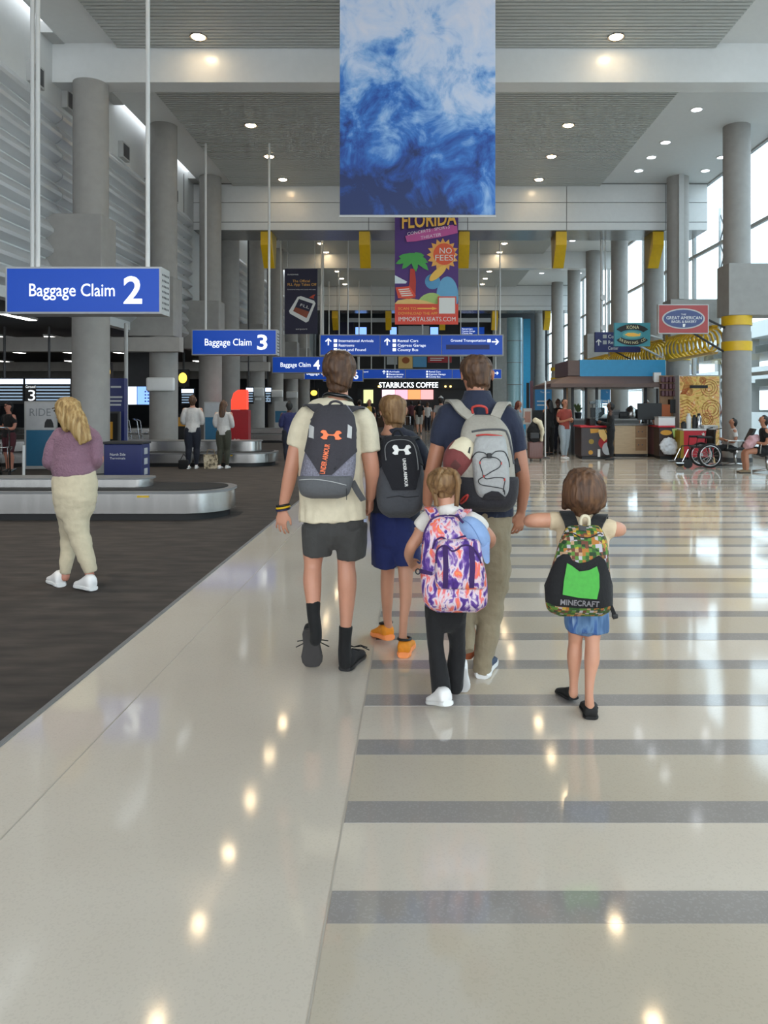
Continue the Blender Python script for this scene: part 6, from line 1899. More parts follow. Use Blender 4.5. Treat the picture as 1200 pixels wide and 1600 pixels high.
for k, (x, w, h, m, lb) in enumerate(((1076, .07, .42, 'white_plastic', 'tall white stack of cups on the red counter'), (1085, .06, .38, 'charcoal', 'dark thermos flask on the red counter'), (1092, .07, .42, 'chrome', 'chrome thermos flask on the red counter'), (1068, .07, .2, 'charcoal', 'short dark flask at the gold end of the red counter'))):
    t = thing('cup_stack' if k == 0 else 'thermos_flask', lb, 'cups' if k == 0 else 'flask', (P(x, 0, 21.2).x, 21.2, zc)); o = t.location.copy()
    MB(o).lathe(o, [(w * .9, 0), (w, .03), (w, h * .75), (w * .6, h * .85)], 14).build('body', m, t, smooth='angle')
    MB(o).lathe((o.x, o.y, o.z + h * .85), [(w * .62, 0), (w * .62, h * .12), (w * .3, h * .15)], 14).build('lid', 'black' if k else 'white_plastic', t, smooth='angle')
t = thing('napkin_pack', 'flat white pack of napkins on the red counter', 'pack', (P(1108, 0, 21.2).x, 21.2, zc)); o = t.location.copy()
MB(o).rbox((o.x - .2, 21.05, zc), (o.x + .2, 21.4, zc + .09), .02, 2).build('pack', 'white_plastic', t); MB(o).box((o.x - .1, 21.04, zc + .03), (o.x + .1, 21.05, zc + .06)).build('label_strip', 'pale_grey', t)

# hanging shop signs
Y = 20.0
t = thing('bagel_shop_sign', 'red sign with blue oval reading The Great American Bagel, bracketed to banded column', 'sign', P(1068, 521, Y)); o = t.location.copy()
prect(MB(o), 1028.5, 475.5, 1107.5, 521.5, Y, .14).build('box', 'pale_grey', t)
prect(MB(o), 1030, 477, 1106, 520, Y - .012, .012).build('face', mat('brick_red', (158, 58, 56), .45), t)
ppoly(MB(o), pell(1068, 498, 33.5, 16, 36), Y - .02, .01).build('oval_border', 'pale_grey', t)
ppoly(MB(o), pell(1068, 498, 31, 14, 36), Y - .028, .01).build('oval', mat('oval_blue', (58, 70, 116), .45), t)
mb = MB(o); ptext(mb, 'THE', 1064, 1072, 492.5, 2.5, Y - .036); ptext(mb, 'GREAT AMERICAN', 1041, 1096, 499, 5, Y - .036); ptext(mb, 'BAGEL & BAKERY', 1049, 1088, 504.5, 4, Y - .036); ppoly(mb, [(1067, 506), (1071, 506), (1070, 511), (1067, 511)], Y - .036, .004)
mb.build('lettering', 'print_white', t)
for a, b_ in (((1107, 500), (1132, 512)), ((1084, 521), (1130, 549))):
    MB(o).tube([P(a[0], a[1], Y + .08), P(b_[0], b_[1], 20.35)], .03, 8).build('bracket', 'charcoal', t)
Y = 22.4
t = thing('brewing_sign', 'teal sign reading Kona Brewing Co with a yellow fish emblem', 'sign', P(988, 541, Y)); o = t.location.copy()
prect(MB(o), 960, 504.5, 1016, 541, Y, .1).build('board', mat('kona_teal', (58, 138, 150), .45), t)
def arc_band(cx, cy, rx, ry, a0, a1, w, n=14):
    out = [(cx + (rx + w) * math.cos(math.radians(a0 + (a1 - a0) * i / n)), cy - (ry + w) * math.sin(math.radians(a0 + (a1 - a0) * i / n))) for i in range(n + 1)]
    inn = [(cx + rx * math.cos(math.radians(a0 + (a1 - a0) * i / n)), cy - ry * math.sin(math.radians(a0 + (a1 - a0) * i / n))) for i in range(n + 1)]
    return out, inn
for a0, a1 in ((150, 30), (210, 330)):
    ou, inn = arc_band(988, 523, 20, 8, a0, a1, 8.5)
    ppoly(MB(o), ou + inn[::-1], Y - .01, .01).build('name_band', 'black', t)
ppoly(MB(o), pell(988, 523, 15, 6), Y - .01, .01).build('oval', mat('kona_pale', (98, 166, 160), .5), t)
ppoly(MB(o), [(976, 523), (981, 520), (990, 520), (998, 522), (1001, 520), (1000, 525), (990, 526), (982, 525.5)], Y - .016, .006).build('fish_emblem', 'print_gold', t)
mb = MB(o); ptext(mb, 'KONA', 979, 998, 514, 5.5, Y - .016)
for k, ch in enumerate('BREWING CO'):
    a = math.radians(216 + 108 * k / 9)
    if ch != ' ':
        c = P(988 + 24 * math.cos(a), 523 - 12.5 * math.sin(a) + 2, Y - .016)
        text_on(mb, ch, c, 4.6 * Y / F, right=(-math.sin(a), 0, math.cos(a) * .6), up=(-math.cos(a) * .4, 0, .9), align='CENTER')
mb.build('lettering', mat('cream_print', (226, 216, 170), .5), t)
for x0, x1, y0, y1 in ((1016, 1035, 524, 530), (1000, 1035, 541, 559)):
    MB(o).tube([P(x0, y0, Y + .05), P(x1, y1, Y + 2.4)], .03, 8).build('bracket', 'pale_grey', t)
Y = 27.0
t = thing('direction_sign', 'dark blue direction sign with up arrow partly behind the teal brewing sign', 'sign', P(965, 550, Y)); o = t.location.copy()
prect(MB(o), 930, 519, 1001, 550, Y, .15).build('board', mat('way_blue', (36, 42, 100), .4), t)
mb = MB(o); ptext(mb, 'County Bus', 950, 985, 528.5, 5.5, Y - .01); ptext(mb, 'Rental Car', 950, 982, 537.5, 5.5, Y - .01); ptext(mb, 'Center', 950, 966, 546.5, 5.5, Y - .01)
mb.prism([P(935.5 + a_, 535 - b2, Y - .01) for a_, b2 in arrow_pts(0, 0, 10, 'up')], (0, .006, 0))
mb.build('lettering', 'print_white', t)
mb = MB(o); prect(mb, 942, 523, 948, 528.5, Y - .01, .006); prect(mb, 942, 532, 948, 538, Y - .01, .006)
mb.build('pictogram', 'pale_grey', t)
MB(o).tube([P(962, 550, Y + .1), P(985, 561, Y + .1), P(985, 561, Y + .1) + V((0, .1, -.3))], .03, 8).build('bracket', 'charcoal', t)
MB(o).cyl((P(941, 0, Y).x, Y + .1, P(0, 519, Y).z), .05, CEIL - P(0, 519, Y).z, 10).build('hanging_pole', 'white_paint', t, smooth='angle')
MB(o).cyl((P(947, 0, Y).x, Y + .1, P(0, 519, Y).z), .03, CEIL - P(0, 519, Y).z, 10).build('hanging_pole', 'white_paint', t, smooth='angle')
for y in (465, 512):
    MB(o).lathe(P(943, y, Y - .1), [(.1, 0), (.1, .1)], 14, 'Y').build('loudspeaker', 'white_plastic', t)

# yellow coil truss between the right columns
t = thing('yellow_coil_truss', 'yellow coil-wound truss spanning between the right-hand columns', 'truss', (8.15, 20.8, 2.9)); o = t.location.copy()
for (xa, ya, xb, yb) in ((8.1, 20.85, 8.1, 24.5), (8.1, 25.4, 8.1, 31.6), (8.1, 32.7, 8.1, 41)):
    mb = MB(o); n = int((yb - ya) / .03)
    mb.tube([(8.1 + .22 * math.cos(i * .55), ya + (yb - ya) * i / n, 3.28 + .32 * math.sin(i * .55)) for i in range(n + 1)], .036, 6)
    mb.build('coil', 'yellow_paint', t, smooth=True)
    for dz in (-.36, .36):
        MB(o).box((8.02, ya, 3.28 + dz - .03), (8.18, yb, 3.28 + dz + .03)).build('rail', mat('rail_tan', (206, 176, 110), .5) if dz < 0 else 'yellow_paint', t)
b0 = None
for i, y in enumerate(RCOL[1:7]):
    tt = thing('yellow_column_band', 'yellow bracket band around a right-row column', 'bracket', (8.5, y, 2.95), 'yellow bands on right columns')
    for z in (0, .62):
        MB().lathe((0, 0, z), [(.40, 0), (.40, .2)], 28).build('band', 'yellow_paint', tt, smooth='angle')
# blue poster stands beyond the kiosk
for x0, x1, y0, y1, Y, lb in ((836, 862, 608, 642, 33, 'blue poster stand behind the woman with long dark hair'), (939, 953, 608, 630, 31, 'blue poster stand seen under the bronze canopy')):
    t = thing('poster_stand', lb, 'stand', (P((x0 + x1) / 2, 0, Y).x, Y, 0)); o = t.location.copy()
    prect(MB(o), x0, y0, x1, y1, Y, .06).build('poster', mat('poster_blue', (36, 112, 160), .5), t)
    mb = MB(o); ptext(mb, 'Thank you', x0 + 8, x1 - 3, y0 + 6, 3, Y - .006)
    for k in range(2):
        prect(mb, x0 + 3, y0 + 18 + k * 6, x1 - 4, y0 + 20 + k * 6, Y - .006, .005)
    mb.build('lettering', 'poster_grey', t)
    for x in (x0 + 2, x1 - 2):
        MB(o).box((P(x, 0, Y).x - .02, Y + .06, 0), (P(x, 0, Y).x + .02, Y + .1, P(0, y0, Y).z)).build('leg', 'charcoal', t)
for x0, x1, y0, Y, lb, m in ((823, 827, 598, 36, 'tall narrow black pylon beside the teal panel', 'black'), (828.5, 833, 595, 35, 'dark purple narrow pylon right of the black one', 'plum')):
    t = thing('narrow_pylon', lb, 'pylon', (P((x0 + x1) / 2, 0, Y).x, Y, 0)); o = t.location.copy()
    MB(o).box((P(x0, 0, Y).x, Y, 0), (P(x1, 0, Y).x, Y + .15, P(0, y0, Y).z)).build('body', m, t)
    MB(o).box((P(x0, 0, Y).x - .04, Y - .04, 0), (P(x1, 0, Y).x + .04, Y + .19, .05)).build('foot', 'charcoal', t)
t = thing('queue_post', 'slim white queue pole in front of the woman with long dark hair', 'post', (P(852, 0, 21.6).x, 21.6, 0)); o = t.location.copy()
MB(o).cyl((o.x, o.y, 0), .022, P(0, 595, 21.6).z, 10).build('pole', 'white_plastic', t, smooth='angle'); MB(o).lathe((o.x, o.y, 0), [(.14, 0), (.14, .02), (.03, .05)], 18).build('foot', 'dark_grey', t)
t = thing('leaflet_stand', 'white leaflet stand with pink picture beside the red-haired woman', 'stand', (P(824, 0, 26).x, 26, 0)); o = t.location.copy(); Y = 26.0
prect(MB(o), 818, 638, 831, 663, Y, .08).build('panel', 'white_plastic', t); prect(MB(o), 820, 643, 829, 660, Y - .006, .006).build('picture', mat('pink_print', (206, 160, 146), .5), t)
prect(MB(o), 822, 663, 827, 701, Y, .06).build('post', 'poster_grey', t)
# railing with slatted bench in the background
t = thing('slat_counter', 'dark slatted counter behind the suitcase', 'counter', (P(842, 0, 28).x, 28, 0)); o = t.location.copy(); Y = 28.0
prect(MB(o), 832, 641, 866, 710, Y + .1, .5).build('body', 'charcoal', t)
for k in range(9):
    prect(MB(o), 833 + k * 3.6, 654, 835.4 + k * 3.6, 708, Y + .06, .05).build('slat', 'bronze', t)
# suitcase with backpack on top
Y = 20.6
t = thing('suitcase', 'brown hard-shell suitcase standing with a bag on top', 'suitcase', (P(837, 0, Y).x, Y, 0)); o = t.location.copy()
MB(o).rbox((P(826, 0, Y).x, Y, .06), (P(848.5, 0, Y).x, Y + .26, .52), .04, 4).build('shell', mat('suitcase_brown', (112, 78, 72), .4), t, smooth='angle')
for x in (830, 845):
    MB(o).lathe((P(x, 0, Y).x - .015, Y + .06, .03), [(.03, 0), (.03, .03)], 12, 'X').build('wheel', 'black', t)
mb = MB(o)
for k in range(5):
    mb.box((P(828 + k * 4, 0, Y).x, Y - .006, .12), (P(829.5 + k * 4, 0, Y).x, Y + .01, .47))
mb.build('ribs', 'suitcase_brown', t)
MB(o).tube([(P(832, 0, Y).x, Y + .2, .5), (P(832, 0, Y).x, Y + .22, .95), (P(843, 0, Y).x, Y + .22, .95), (P(843, 0, Y).x, Y + .2, .5)], .01, 8).build('handle', 'chrome', t)
t = thing('travel_bag', 'black travel backpack resting on the brown suitcase', 'bag', (P(835, 0, Y).x, Y + .1, .52)); o = t.location.copy()
mb = MB(o); ring_limb(mb, [((o.x, Y + .1, .56), .17, .12), ((o.x, Y + .1, .7), .19, .14), ((o.x - .01, Y + .1, .88), .17, .12), ((o.x, Y + .1, .98), .1, .08)])
fuse(mb, 'bag', 'pack_jet', t, .02, 2, .02, (9, 9, 9)); MB(o).rbox((o.x - .12, Y - .06, .6), (o.x + .12, Y + .02, .76), .02, 2).build('pocket', 'charcoal', t)
t = thing('draped_jacket', 'beige jacket draped over the black travel bag', 'jacket', (P(843, 0, Y).x, Y + .1, .6)); o = t.location.copy()
mb = MB(o); ring_limb(mb, [(P(846, 688, Y + .05), .04, .1), (P(847, 672, Y + .05), .06, .12), (P(843, 660, Y + .05), .08, .1), (P(835, 656, Y + .1), .08, .06)])
fuse(mb, 'cloth', 'cream_cap', t, .02, 2, .02, (9, 9, 9))

# ================================================================ WHEELCHAIR AND SEATS
Y = 18.2
t = thing('wheelchair', 'black folding wheelchair with a large silver-rimmed wheel in front of the red counter', 'wheelchair', (P(1105, 0, Y).x, Y, 0)); o = t.location.copy()
cx = P(1109, 0, Y).x
for dy in (0, .55):
    w = MB(o); w.tube([(cx + .27 * math.cos(a), Y + dy, .30 + .27 * math.sin(a)) for a in [2 * math.pi * i / 32 for i in range(32)]], .026, 8, closed=True)
    wh = w.build('rear_wheel', 'rubber_black', t, smooth=True)
    w = MB(o); w.tube([(cx + .235 * math.cos(a), Y + dy - .03, .30 + .235 * math.sin(a)) for a in [2 * math.pi * i / 32 for i in range(32)]], .012, 8, closed=True); w.build('hand_rim', 'chrome', wh, smooth=True)
    w = MB(o)
    for i in range(12):
        a = 2 * math.pi * i / 12
        w.tube([(cx, Y + dy, .30), (cx + .25 * math.cos(a), Y + dy, .30 + .25 * math.sin(a))], .004, 5)
    w.lathe((cx, Y + dy - .04, .3), [(.035, 0), (.035, .08)], 12, 'Y')
    w.build('spokes', 'steel', wh)
    c2 = P(1075, 0, Y).x
    MB(o).lathe((c2, Y + dy - .02, .105), [(.06, 0), (.105, .005), (.105, .035), (.06, .04)], 20, 'Y').build('caster', 'rubber_black', t, smooth='angle')
    w = MB(o); w.tube([(cx - .02, Y + dy + .04, .3), (cx - .05, Y + dy + .04, .52), (c2 + .05, Y + dy + .04, .5), (c2, Y + dy + .04, .2)], .014, 8)
    w.tube([(cx + .1, Y + dy + .04, .5), (cx + .16, Y + dy + .04, .92), (cx + .3, Y + dy + .04, .95)], .014, 8); w.tube([(cx - .3, Y + dy + .04, .5), (cx - .28, Y + dy + .04, .72), (cx + .1, Y + dy + .04, .72)], .014, 8)
    w.build('side_frame', 'black', t, smooth=True)
    MB(o).rbox((cx - .28, Y + dy, .72), (cx + .06, Y + dy + .08, .76), .012, 2).build('armrest', 'black', t)
    w = MB(o); w.tube([(c2 + .02, Y + dy + .04, .45), (c2 - .12, Y + dy + .04, .16)], .014, 8); w.box((c2 - .28, Y + dy - .02, .12), (c2 - .1, Y + dy + .12, .14)); w.build('footrest', 'chrome', t)
MB(o).rbox((cx - .32, Y + .06, .48), (cx + .14, Y + .55, .53), .02, 2).build('seat', 'charcoal', t)
MB(o).rbox((cx + .12, Y + .06, .5), (cx + .17, Y + .55, .92), .02, 2).build('backrest', 'black', t)
# terminal seat (pair): one behind wheelchair, one at frame edge
def seat(x, Y, rot, label):
    t = thing('terminal_seat', label, 'seat', (x, Y, 0))
    t.rotation_euler.z = math.radians(rot)
    MB().rbox((-.26, -.25, .40), (.26, .25, .46), .02, 2).build('seat_pad', 'black', t)
    mb = MB(); mb.prism([(-.26, -.25, .43), (-.26, -.45, .92), (-.26, -.40, .93), (-.26, -.18, .46)], (.52, 0, 0)); mb.build('backrest', 'black', t)
    for s in (-.29, .29):
        MB().tube([(s, -.25, .44), (s, -.28, .62), (s, .2, .64), (s, .22, .44)], .02, 8).build('armrest', 'steel', t, smooth=True)
    MB().tube([(-.3, 0, .38), (.3, 0, .38)], .03, 8).build('beam', 'steel', t)
    mb = MB(); mb.tube([(0, 0, .38), (0, -.02, .06)], .035, 8); mb.tube([(0, -.3, .025), (0, 0, .07), (0, .3, .025)], .025, 8); mb.build('leg', 'steel', t, smooth=True)
    return t
seat(P(1148, 0, 18.9).x, 18.9, 78, 'black terminal seat with steel arms in front of the yellow-banded column')
seat(P(1194, 0, 17.0).x + .1, 17.1, 82, 'black terminal seat under the person with bare legs')
# outdoor kerb clutter seen through the glass: cross-braced steel frames and greenery
for k, y in enumerate((19.5, 24.0, 28.5, 33.0)):
    t = thing('braced_mast', 'white cross-braced steel mast standing outside the glass wall', 'mast', (11.4, y, -.1), 'braced masts outside the glass')
    for s in (-.35, .35):
        MB().cyl((0, s, 0), .06, 9, 10).build('chord', 'white_paint', t)
    mb = MB()
    for j in range(8):
        mb.tube([(0, -.35, j * 1.1), (0, .35, j * 1.1 + 1.1)], .022, 6); mb.tube([(0, .35, j * 1.1), (0, -.35, j * 1.1 + 1.1)], .022, 6)
    mb.build('bracing', 'dark_grey', t)
    for z in (2.2, 3.3):
        MB().rbox((-.3, -1.2, z), (.1, 1.2, z + .25), .02, 2).build('crossarm', 'concrete_light', t)
t = thing('building_outside', 'long pale parking structure outside across the roadway', 'building', (24, 30, -.1))
for z in (0, 3.2, 6.4):
    MB().box((0, -45, z), (14, 60, z + 1.1)).build('deck', 'pale_grey', t)
for k in range(16):
    MB().box((.3, -40 + k * 6, 0), (1, -39.4 + k * 6, 7)).build('pillar', 'concrete', t)
# ================================================================ OTHER TRAVELLERS
def traveller(label, x, Y, h, rot, top, bottom, hair, sk='skin_fair', shoes='charcoal', long_hair=False, sleeves='short', arms='down', shorts=False, stride=0.0, cap=None, seated=False, slim=1.0, vox=.016, z0=0.006):
    """figure built at its own height h (metres), facing rot degrees (0 = away along the hall)"""
    t = thing('person', label, 'person', (x, Y, z0 if not seated else 0))
    t.rotation_euler.z = math.radians(rot)
    k = h
    def vv(a, b, c): return V((a * k, b * k, c * k))
    hipz = .52 if not seated else .30
    dz = hipz - .52
    def L(mb, pts, side=(1, 0, 0), **kw):
        q = bez([tuple(map(float, p)) for p in pts], 4)
        ring_limb(mb, [(vv(p[0], p[1], p[2]), p[3] * k * slim, p[4] * k * slim) for p in q], side, 12, **kw)
    legs = []
    for s in (-1, 1):
        st = stride * s
        if seated:
            legs.append([(s * .05, 0, .29, .05, .048), (s * .06, .12, .30, .045, .043), (s * .062, .235, .285, .036, .036), (s * .062, .25, .20, .032, .036), (s * .062, .24, .12, .028, .032), (s * .062, .24, .04, .02, .023)])
        else:
            legs.append([(s * .048, 0, .53, .052, .055), (s * .052, st * .3, .42, .048, .05), (s * .052, st * .55 + .012, .28, .034, .037), (s * .052, st * .6 - .008, .20, .033, .038), (s * .05, st * .75 - .01, .10, .022, .025), (s * .05, st - .01, .04, .02, .025)])
    arml = []
    for s in (-1, 1):
        if arms == 'front':
            arml.append([(s * .105, 0, .805 + dz, .03, .032), (s * .128, -.01, .70 + dz, .026, .027), (s * .125, .02, .625 + dz, .024, .024), (s * .085, .10, .635 + dz, .019, .019), (s * .05, .155, .655 + dz, .015, .015)])
        elif arms == 'cross':
            arml.append([(s * .105, 0, .805 + dz, .03, .032), (s * .13, .0, .70 + dz, .026, .027), (s * .12, .04, .64 + dz, .024, .024), (s * .03, .09, .66 + dz, .019, .019)])
        else:
            arml.append([(s * .105, 0, .805 + dz, .03, .032), (s * .13, -.012, .69 + dz, .026, .028), (s * .137, -.01, .62 + dz, .022, .023), (s * .14, .02, .54 + dz, .018, .018), (s * .138, .035, .485 + dz, .014, .015)])
    mb = MB()
    head_skin(mb, vv(0, .012, .935 + dz), (0, 1, 0), .058 * k)
    L(mb, [(0, 0, .81 + dz, .05, .042), (0, 0, .845 + dz, .032, .033), (0, .006, .88 + dz, .03, .033)])
    L(mb, [(0, 0, .53 + dz, .07, .05), (0, 0, .62 + dz, .065, .045), (0, 0, .72 + dz, .08, .05), (0, 0, .79 + dz, .085, .045), (0, 0, .83 + dz, .045, .036)])
    for q in arml + legs:
        L(mb, q)
    for s, q in zip((-1, 1), arml):
        a, b_ = V(q[-2][:3]), V(q[-1][:3])
        d = (b_ - a).normalized()
        hand(mb, b_ * k, d, (-s * .9, .2, -.1), (-s * .1, 1, .2), .105 * k, .5, .1, 1.25)
    fuse(mb, 'body', sk, t, vox * .75, 2)
    mb = MB()
    L(mb, [(0, 0, .495 + dz, .108, .08), (0, 0, .56 + dz, .102, .074), (0, 0, .63 + dz, .09, .062), (0, 0, .72 + dz, .098, .064), (0, 0, .782 + dz, .110, .06), (0, 0, .812 + dz, .094, .052), (0, 0, .835 + dz, .052, .042)], cap0='flat', cap1='flat')
    for q in arml:
        qq = q[:2] if sleeves == 'short' else q
        L(mb, [(a * (.86 if i == 0 else 1), b_, c - (.008 if i == 0 else 0), d * 1.22 + .004, e * 1.25 + .004) for i, (a, b_, c, d, e) in enumerate(qq)], cap1='flat')
    fuse(mb, 'top', top, t, vox, 2, .006, (10, 10, 6), Y)
    mb = MB()
    L(mb, [(0, 0, .57 + dz, .084, .06), (0, 0, .53 + dz, .092, .066), (0, 0 if not seated else .02, .50 + dz, .094, .07)], cap0='flat')
    for q in legs:
        qq = (q[:3] if not seated else q[:2]) if shorts else q
        L(mb, [(a, b_, c + (0 if i < len(qq) - 1 or shorts else .012), d * 1.22 + .004, e * 1.22 + .004) for i, (a, b_, c, d, e) in enumerate(qq)], cap1='flat')
    fuse(mb, 'trousers' if not shorts else 'shorts', bottom, t, vox, 2, .006, (10, 10, 8), Y + 3)
    mb = MB()
    L(mb, [(0, -.018, .885 + dz, .036, .028), (0, -.016, .92 + dz, .050, .05), (0, -.008, .95 + dz, .052, .058), (0, -.003, .975 + dz, .044, .05), (0, 0, .99 + dz, .026, .03)])
    if long_hair:
        L(mb, [(0, -.035, .95 + dz, .048, .03), (0, -.05, .88 + dz, .052, .026), (0, -.066, .81 + dz, .05, .02), (0, -.072, .76 + dz, .036, .013)])
    fuse(mb, 'hair', hair, t, vox * .7, 2, .005, (30, 30, 8))
    if cap:
        mb = MB(); L(mb, [(0, 0, .962 + dz, .053, .062), (0, 0, .985 + dz, .046, .054), (0, 0, 1.0 + dz, .024, .03)], cap0='flat')
        cp = fuse(mb, 'cap', cap, t, vox * .7, 2)
        MB().rbox(vv(-.035, .05, .958 + dz), vv(.035, .11, .966 + dz), .004, 1).build('brim', cap, cp)
    face(t, (0, 0, 0), vv(0, .012, .935 + dz), (0, 1, 0), .058 * k)
    for s, q in zip((-1, 1), legs):
        fx, fy = q[-1][0] * k, q[-1][1] * k
        shoe(t, (0, 0, 0), V((fx, fy + .105 * k, 0)), .15 * k, .055 * k, .05 * k, 0, 0, 0, shoes, 'white_plastic' if shoes == 'white_shoe' else 'black', .012 * k)
    return t
def at(x, fy):
    Y = EYE * F / (fy - VY)
    return (x - VX) * Y / F, Y
cloth('white_sweat', (206, 202, 198)); cloth('dark_denim', (28, 32, 48)); cloth('olive_cotton', (74, 74, 58)); cloth('indigo_jacket', (46, 50, 104)); cloth('brick_polo', (168, 68, 54)); cloth('pale_denim', (156, 166, 172)); cloth('jet_cloth', (18, 18, 20)); cloth('grey_blue_knit', (150, 170, 186)); cloth('ash_cotton', (150, 148, 146)); cloth('stone_shorts', (176, 172, 164)); cloth('maroon_cloth', (92, 34, 44)); cloth('rose_cloth', (206, 160, 164)); cloth('slate_cloth', (70, 76, 92)); cloth('tan_cloth', (168, 144, 112))
x, Y = at(306, 731); traveller('woman with brown hair, white sweatshirt and dark jeans waiting at the carousel', x, 18.1, 1.72, 8, 'white_sweat', 'dark_denim', 'hair_brown', shoes='white_shoe', long_hair=False, sleeves='long', arms='front', stride=.02)
x, Y = at(353, 731); traveller('woman with long brown hair, white blouse and olive trousers at the carousel', x, 18.15, 1.60, -6, 'white_sweat', 'olive_cotton', 'hair_brown', shoes='white_shoe', long_hair=True, sleeves='long', arms='front', stride=.02)
x, Y = at(452, 729); traveller('dark-haired person in indigo jacket walking past the end of the carousel', x, Y, 1.58, 15, 'indigo_jacket', 'dark_denim', 'hair_black', 'skin_dark', sleeves='long', arms='front', stride=.07)
traveller('person in black cap and dark shirt standing by the luggage carts', P(14, 0, 17.3).x, 17.3, 1.55, 150, 'jet_cloth', 'maroon_cloth', 'hair_black', 'skin_pink', arms='front', cap='jet_cloth', shorts=True)
x, Y = at(882, 717); traveller('bearded man in brick red polo and pale jeans reading beside the drinks cart', x, Y, 1.66, 205, 'brick_polo', 'pale_denim', 'hair_dark', 'skin_tan', shoes='white_shoe', arms='front', stride=.04)
traveller('woman with long dark hair in black beside the white queue pole', P(858, 0, 23).x, 23, 1.66, 30, 'jet_cloth', 'jet_cloth', 'hair_black', 'skin_tan', long_hair=True, sleeves='long')
traveller('man in dark clothes standing behind the man in red polo', P(872, 0, 24.2).x, 24.2, 1.68, 160, 'jet_cloth', 'dark_denim', 'hair_dark', 'skin_dark', sleeves='long')
traveller('kiosk worker dressed in black beside the drinks cart', P(955, 0, 20.9).x, 20.95, 1.56, 75, 'jet_cloth', 'jet_cloth', 'hair_black', 'skin_dark', sleeves='long', arms='front')
traveller('red-haired woman in grey-blue knit facing the leaflet stand', P(810, 0, 24.5).x, 24.5, 1.62, -80, 'grey_blue_knit', 'dark_denim', 'hair_red', 'skin_fair', long_hair=True, sleeves='long', arms='cross', shoes='white_shoe')
traveller('worker with pale cap behind the bar under the canopy', P(1010, 0, 25.6).x, 25.6, 1.66, 180, 'ash_cotton', 'jet_cloth', 'hair_dark', 'skin_tan', cap='white_sweat')
traveller('person in white shirt seated in front of the yellow-banded column', P(1146, 0, 18.9).x, 18.9, 1.50, 80, 'white_sweat', 'jet_cloth', 'hair_dark', 'skin_tan', seated=True, arms='front', z0=0)
traveller('seated person with bare legs and pink jacket at the window side', P(1194, 0, 17.0).x, 17.0, 1.62, 82, 'jet_cloth', 'jet_cloth', 'hair_dark', 'skin_tan', seated=True, shorts=True, arms='front', shoes='tan_cloth')
t = thing('folded_jacket', 'pink jacket bundled on the lap of the seated person with bare legs', 'jacket', (P(1177, 0, 16.9).x, 17.0, .58)); o = t.location.copy()
mb = MB(o); ring_limb(mb, [(o + V((-.1, -.05, .02)), .10, .09), (o + V((0, 0, .12)), .15, .13), (o + V((.12, .05, .16)), .12, .11)], (0, 1, 0)); fuse(mb, 'cloth', 'rose_cloth', t, .015, 2, .03, (9, 9, 9))
# walkers towards the coffee shop
for lb, x, Y, h, rot, tp, bt, hr, kw in (
        ('walker in black tee and pale shorts heading to the coffee shop', 655, 40, 1.78, 0, 'jet_cloth', 'stone_shorts', 'hair_dark', dict(shorts=True, stride=.05, shoes='charcoal')),
        ('man in white cap and grey shirt walking beyond the family', 689, 27, 1.80, -10, 'ash_cotton', 'slate_cloth', 'hair_dark', dict(cap='white_sweat')),
        ('walker in pale top pulling luggage near the coffee shop', 668, 42, 1.66, 0, 'white_sweat', 'dark_denim', 'hair_brown', dict(stride=.05)),
        ('walker in maroon top near the coffee shop counter', 643, 45, 1.76, 10, 'maroon_cloth', 'jet_cloth', 'hair_black', dict(sk='skin_dark')),
        ('person in black shirt with a yellow print by the shop entrance', 577, 31, 1.72, 170, 'jet_cloth', 'jet_cloth', 'hair_dark', dict(sk='skin_tan')),
        ('person in pale shirt near the far carousel end', 562, 35, 1.74, 20, 'white_sweat', 'slate_cloth', 'hair_dark', dict()),
        ('dark dressed person queueing at the coffee shop', 704, 47, 1.7, 180, 'slate_cloth', 'jet_cloth', 'hair_black', dict()),
        ('person in slate top queueing under the bright menu', 628, 49, 1.72, 0, 'slate_cloth', 'jet_cloth', 'hair_dark', dict()),
        ('person in tan top beside the coffee shop counter', 718, 45, 1.68, 60, 'tan_cloth', 'dark_denim', 'hair_dark', dict()),
        ('dark-haired person by the pale blue column', 782, 40, 1.66, 100, 'slate_cloth', 'jet_cloth', 'hair_black', dict()),
        ('person in indigo top walking behind the boy with sunglasses', 606, 38, 1.7, 0, 'indigo_jacket', 'jet_cloth', 'hair_dark', dict())):
    traveller(lb, P(x, 0, Y).x, Y, h, rot, tp, bt, hr, vox=.024, z0=0, **kw)
t = thing('rolling_suitcase', 'black rolling suitcase behind the boy with the black backpack', 'suitcase', (P(637, 0, 30).x, 30, 0)); o = t.location.copy()
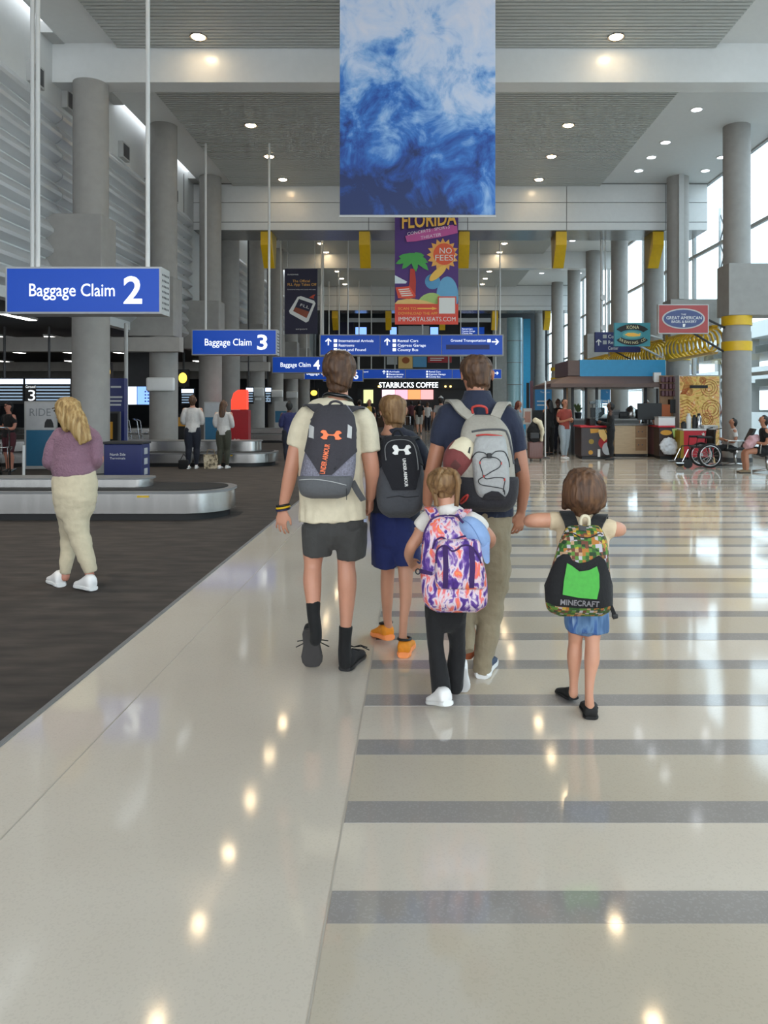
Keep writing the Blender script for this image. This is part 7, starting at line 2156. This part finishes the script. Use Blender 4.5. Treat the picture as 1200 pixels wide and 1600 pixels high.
MB(o).rbox((o.x - .22, 30, .06), (o.x + .22, 30.28, .72), .04, 3).build('shell', 'charcoal', t, smooth='angle'); MB(o).tube([(o.x - .1, 30.1, .7), (o.x - .1, 30.1, 1.05), (o.x + .1, 30.1, 1.05), (o.x + .1, 30.1, .7)], .012, 8).build('handle', 'chrome', t)
for s in (-.16, .16):
    MB(o).lathe((o.x + s, 30.05, .03), [(.03, 0), (.03, .03)], 10, 'X').build('wheel', 'black', t)
t = thing('chest_pouch', 'small yellow badge bag worn by the person in black near the shop entrance', 'bag', (P(577, 640, 30.8))); o = t.location.copy()
MB(o).rbox(o + V((-.1, -.04, -.12)), o + V((.1, .03, .12)), .02, 2).build('pouch', 'yellow_paint', t); MB(o).tube([o + V((-.08, 0, .1)), o + V((-.12, .08, .3))], .01, 6).build('strap', 'black', t)
# bags on the floor by the women
t = thing('tote_bag', 'patterned beige tote bag on the carpet between the two women', 'bag', (P(330, 0, 18.1).x, 18.1, .006)); o = t.location.copy()
mb = MB(o); mb.add([(o.x - .15, 18.05, .006), (o.x + .15, 18.05, .006), (o.x + .15, 18.2, .006), (o.x - .15, 18.2, .006), (o.x - .18, 18.07, .33), (o.x + .18, 18.07, .33), (o.x + .18, 18.18, .33), (o.x - .18, 18.18, .33)], [(0, 3, 2, 1), (4, 5, 6, 7), (0, 1, 5, 4), (1, 2, 6, 5), (2, 3, 7, 6), (3, 0, 4, 7)])
mb.build('bag', ramp_mat('tote_print', [(.4, (92, 82, 66)), (.5, (176, 160, 132)), (.65, (200, 186, 160))], scale=14, rough=.8), t)
MB(o).tube([(o.x - .1, 18.07, .32), (o.x - .07, 18.06, .45), (o.x + .07, 18.06, .45), (o.x + .1, 18.07, .32)], .01, 6).build('handle', 'tan_cloth', t)
t = thing('shoulder_bag', 'small black bag on the carpet beside the woman in dark jeans', 'bag', (P(287, 0, 18.0).x, 18.0, .006)); o = t.location.copy()
MB(o).rbox((o.x - .12, 17.95, .006), (o.x + .12, 18.1, .22), .03, 3).build('bag', 'jet_cloth', t, smooth='angle'); MB(o).tube([(o.x - .09, 18.02, .2), (o.x, 18.0, .36), (o.x + .09, 18.02, .2)], .012, 6).build('strap', 'black', t)
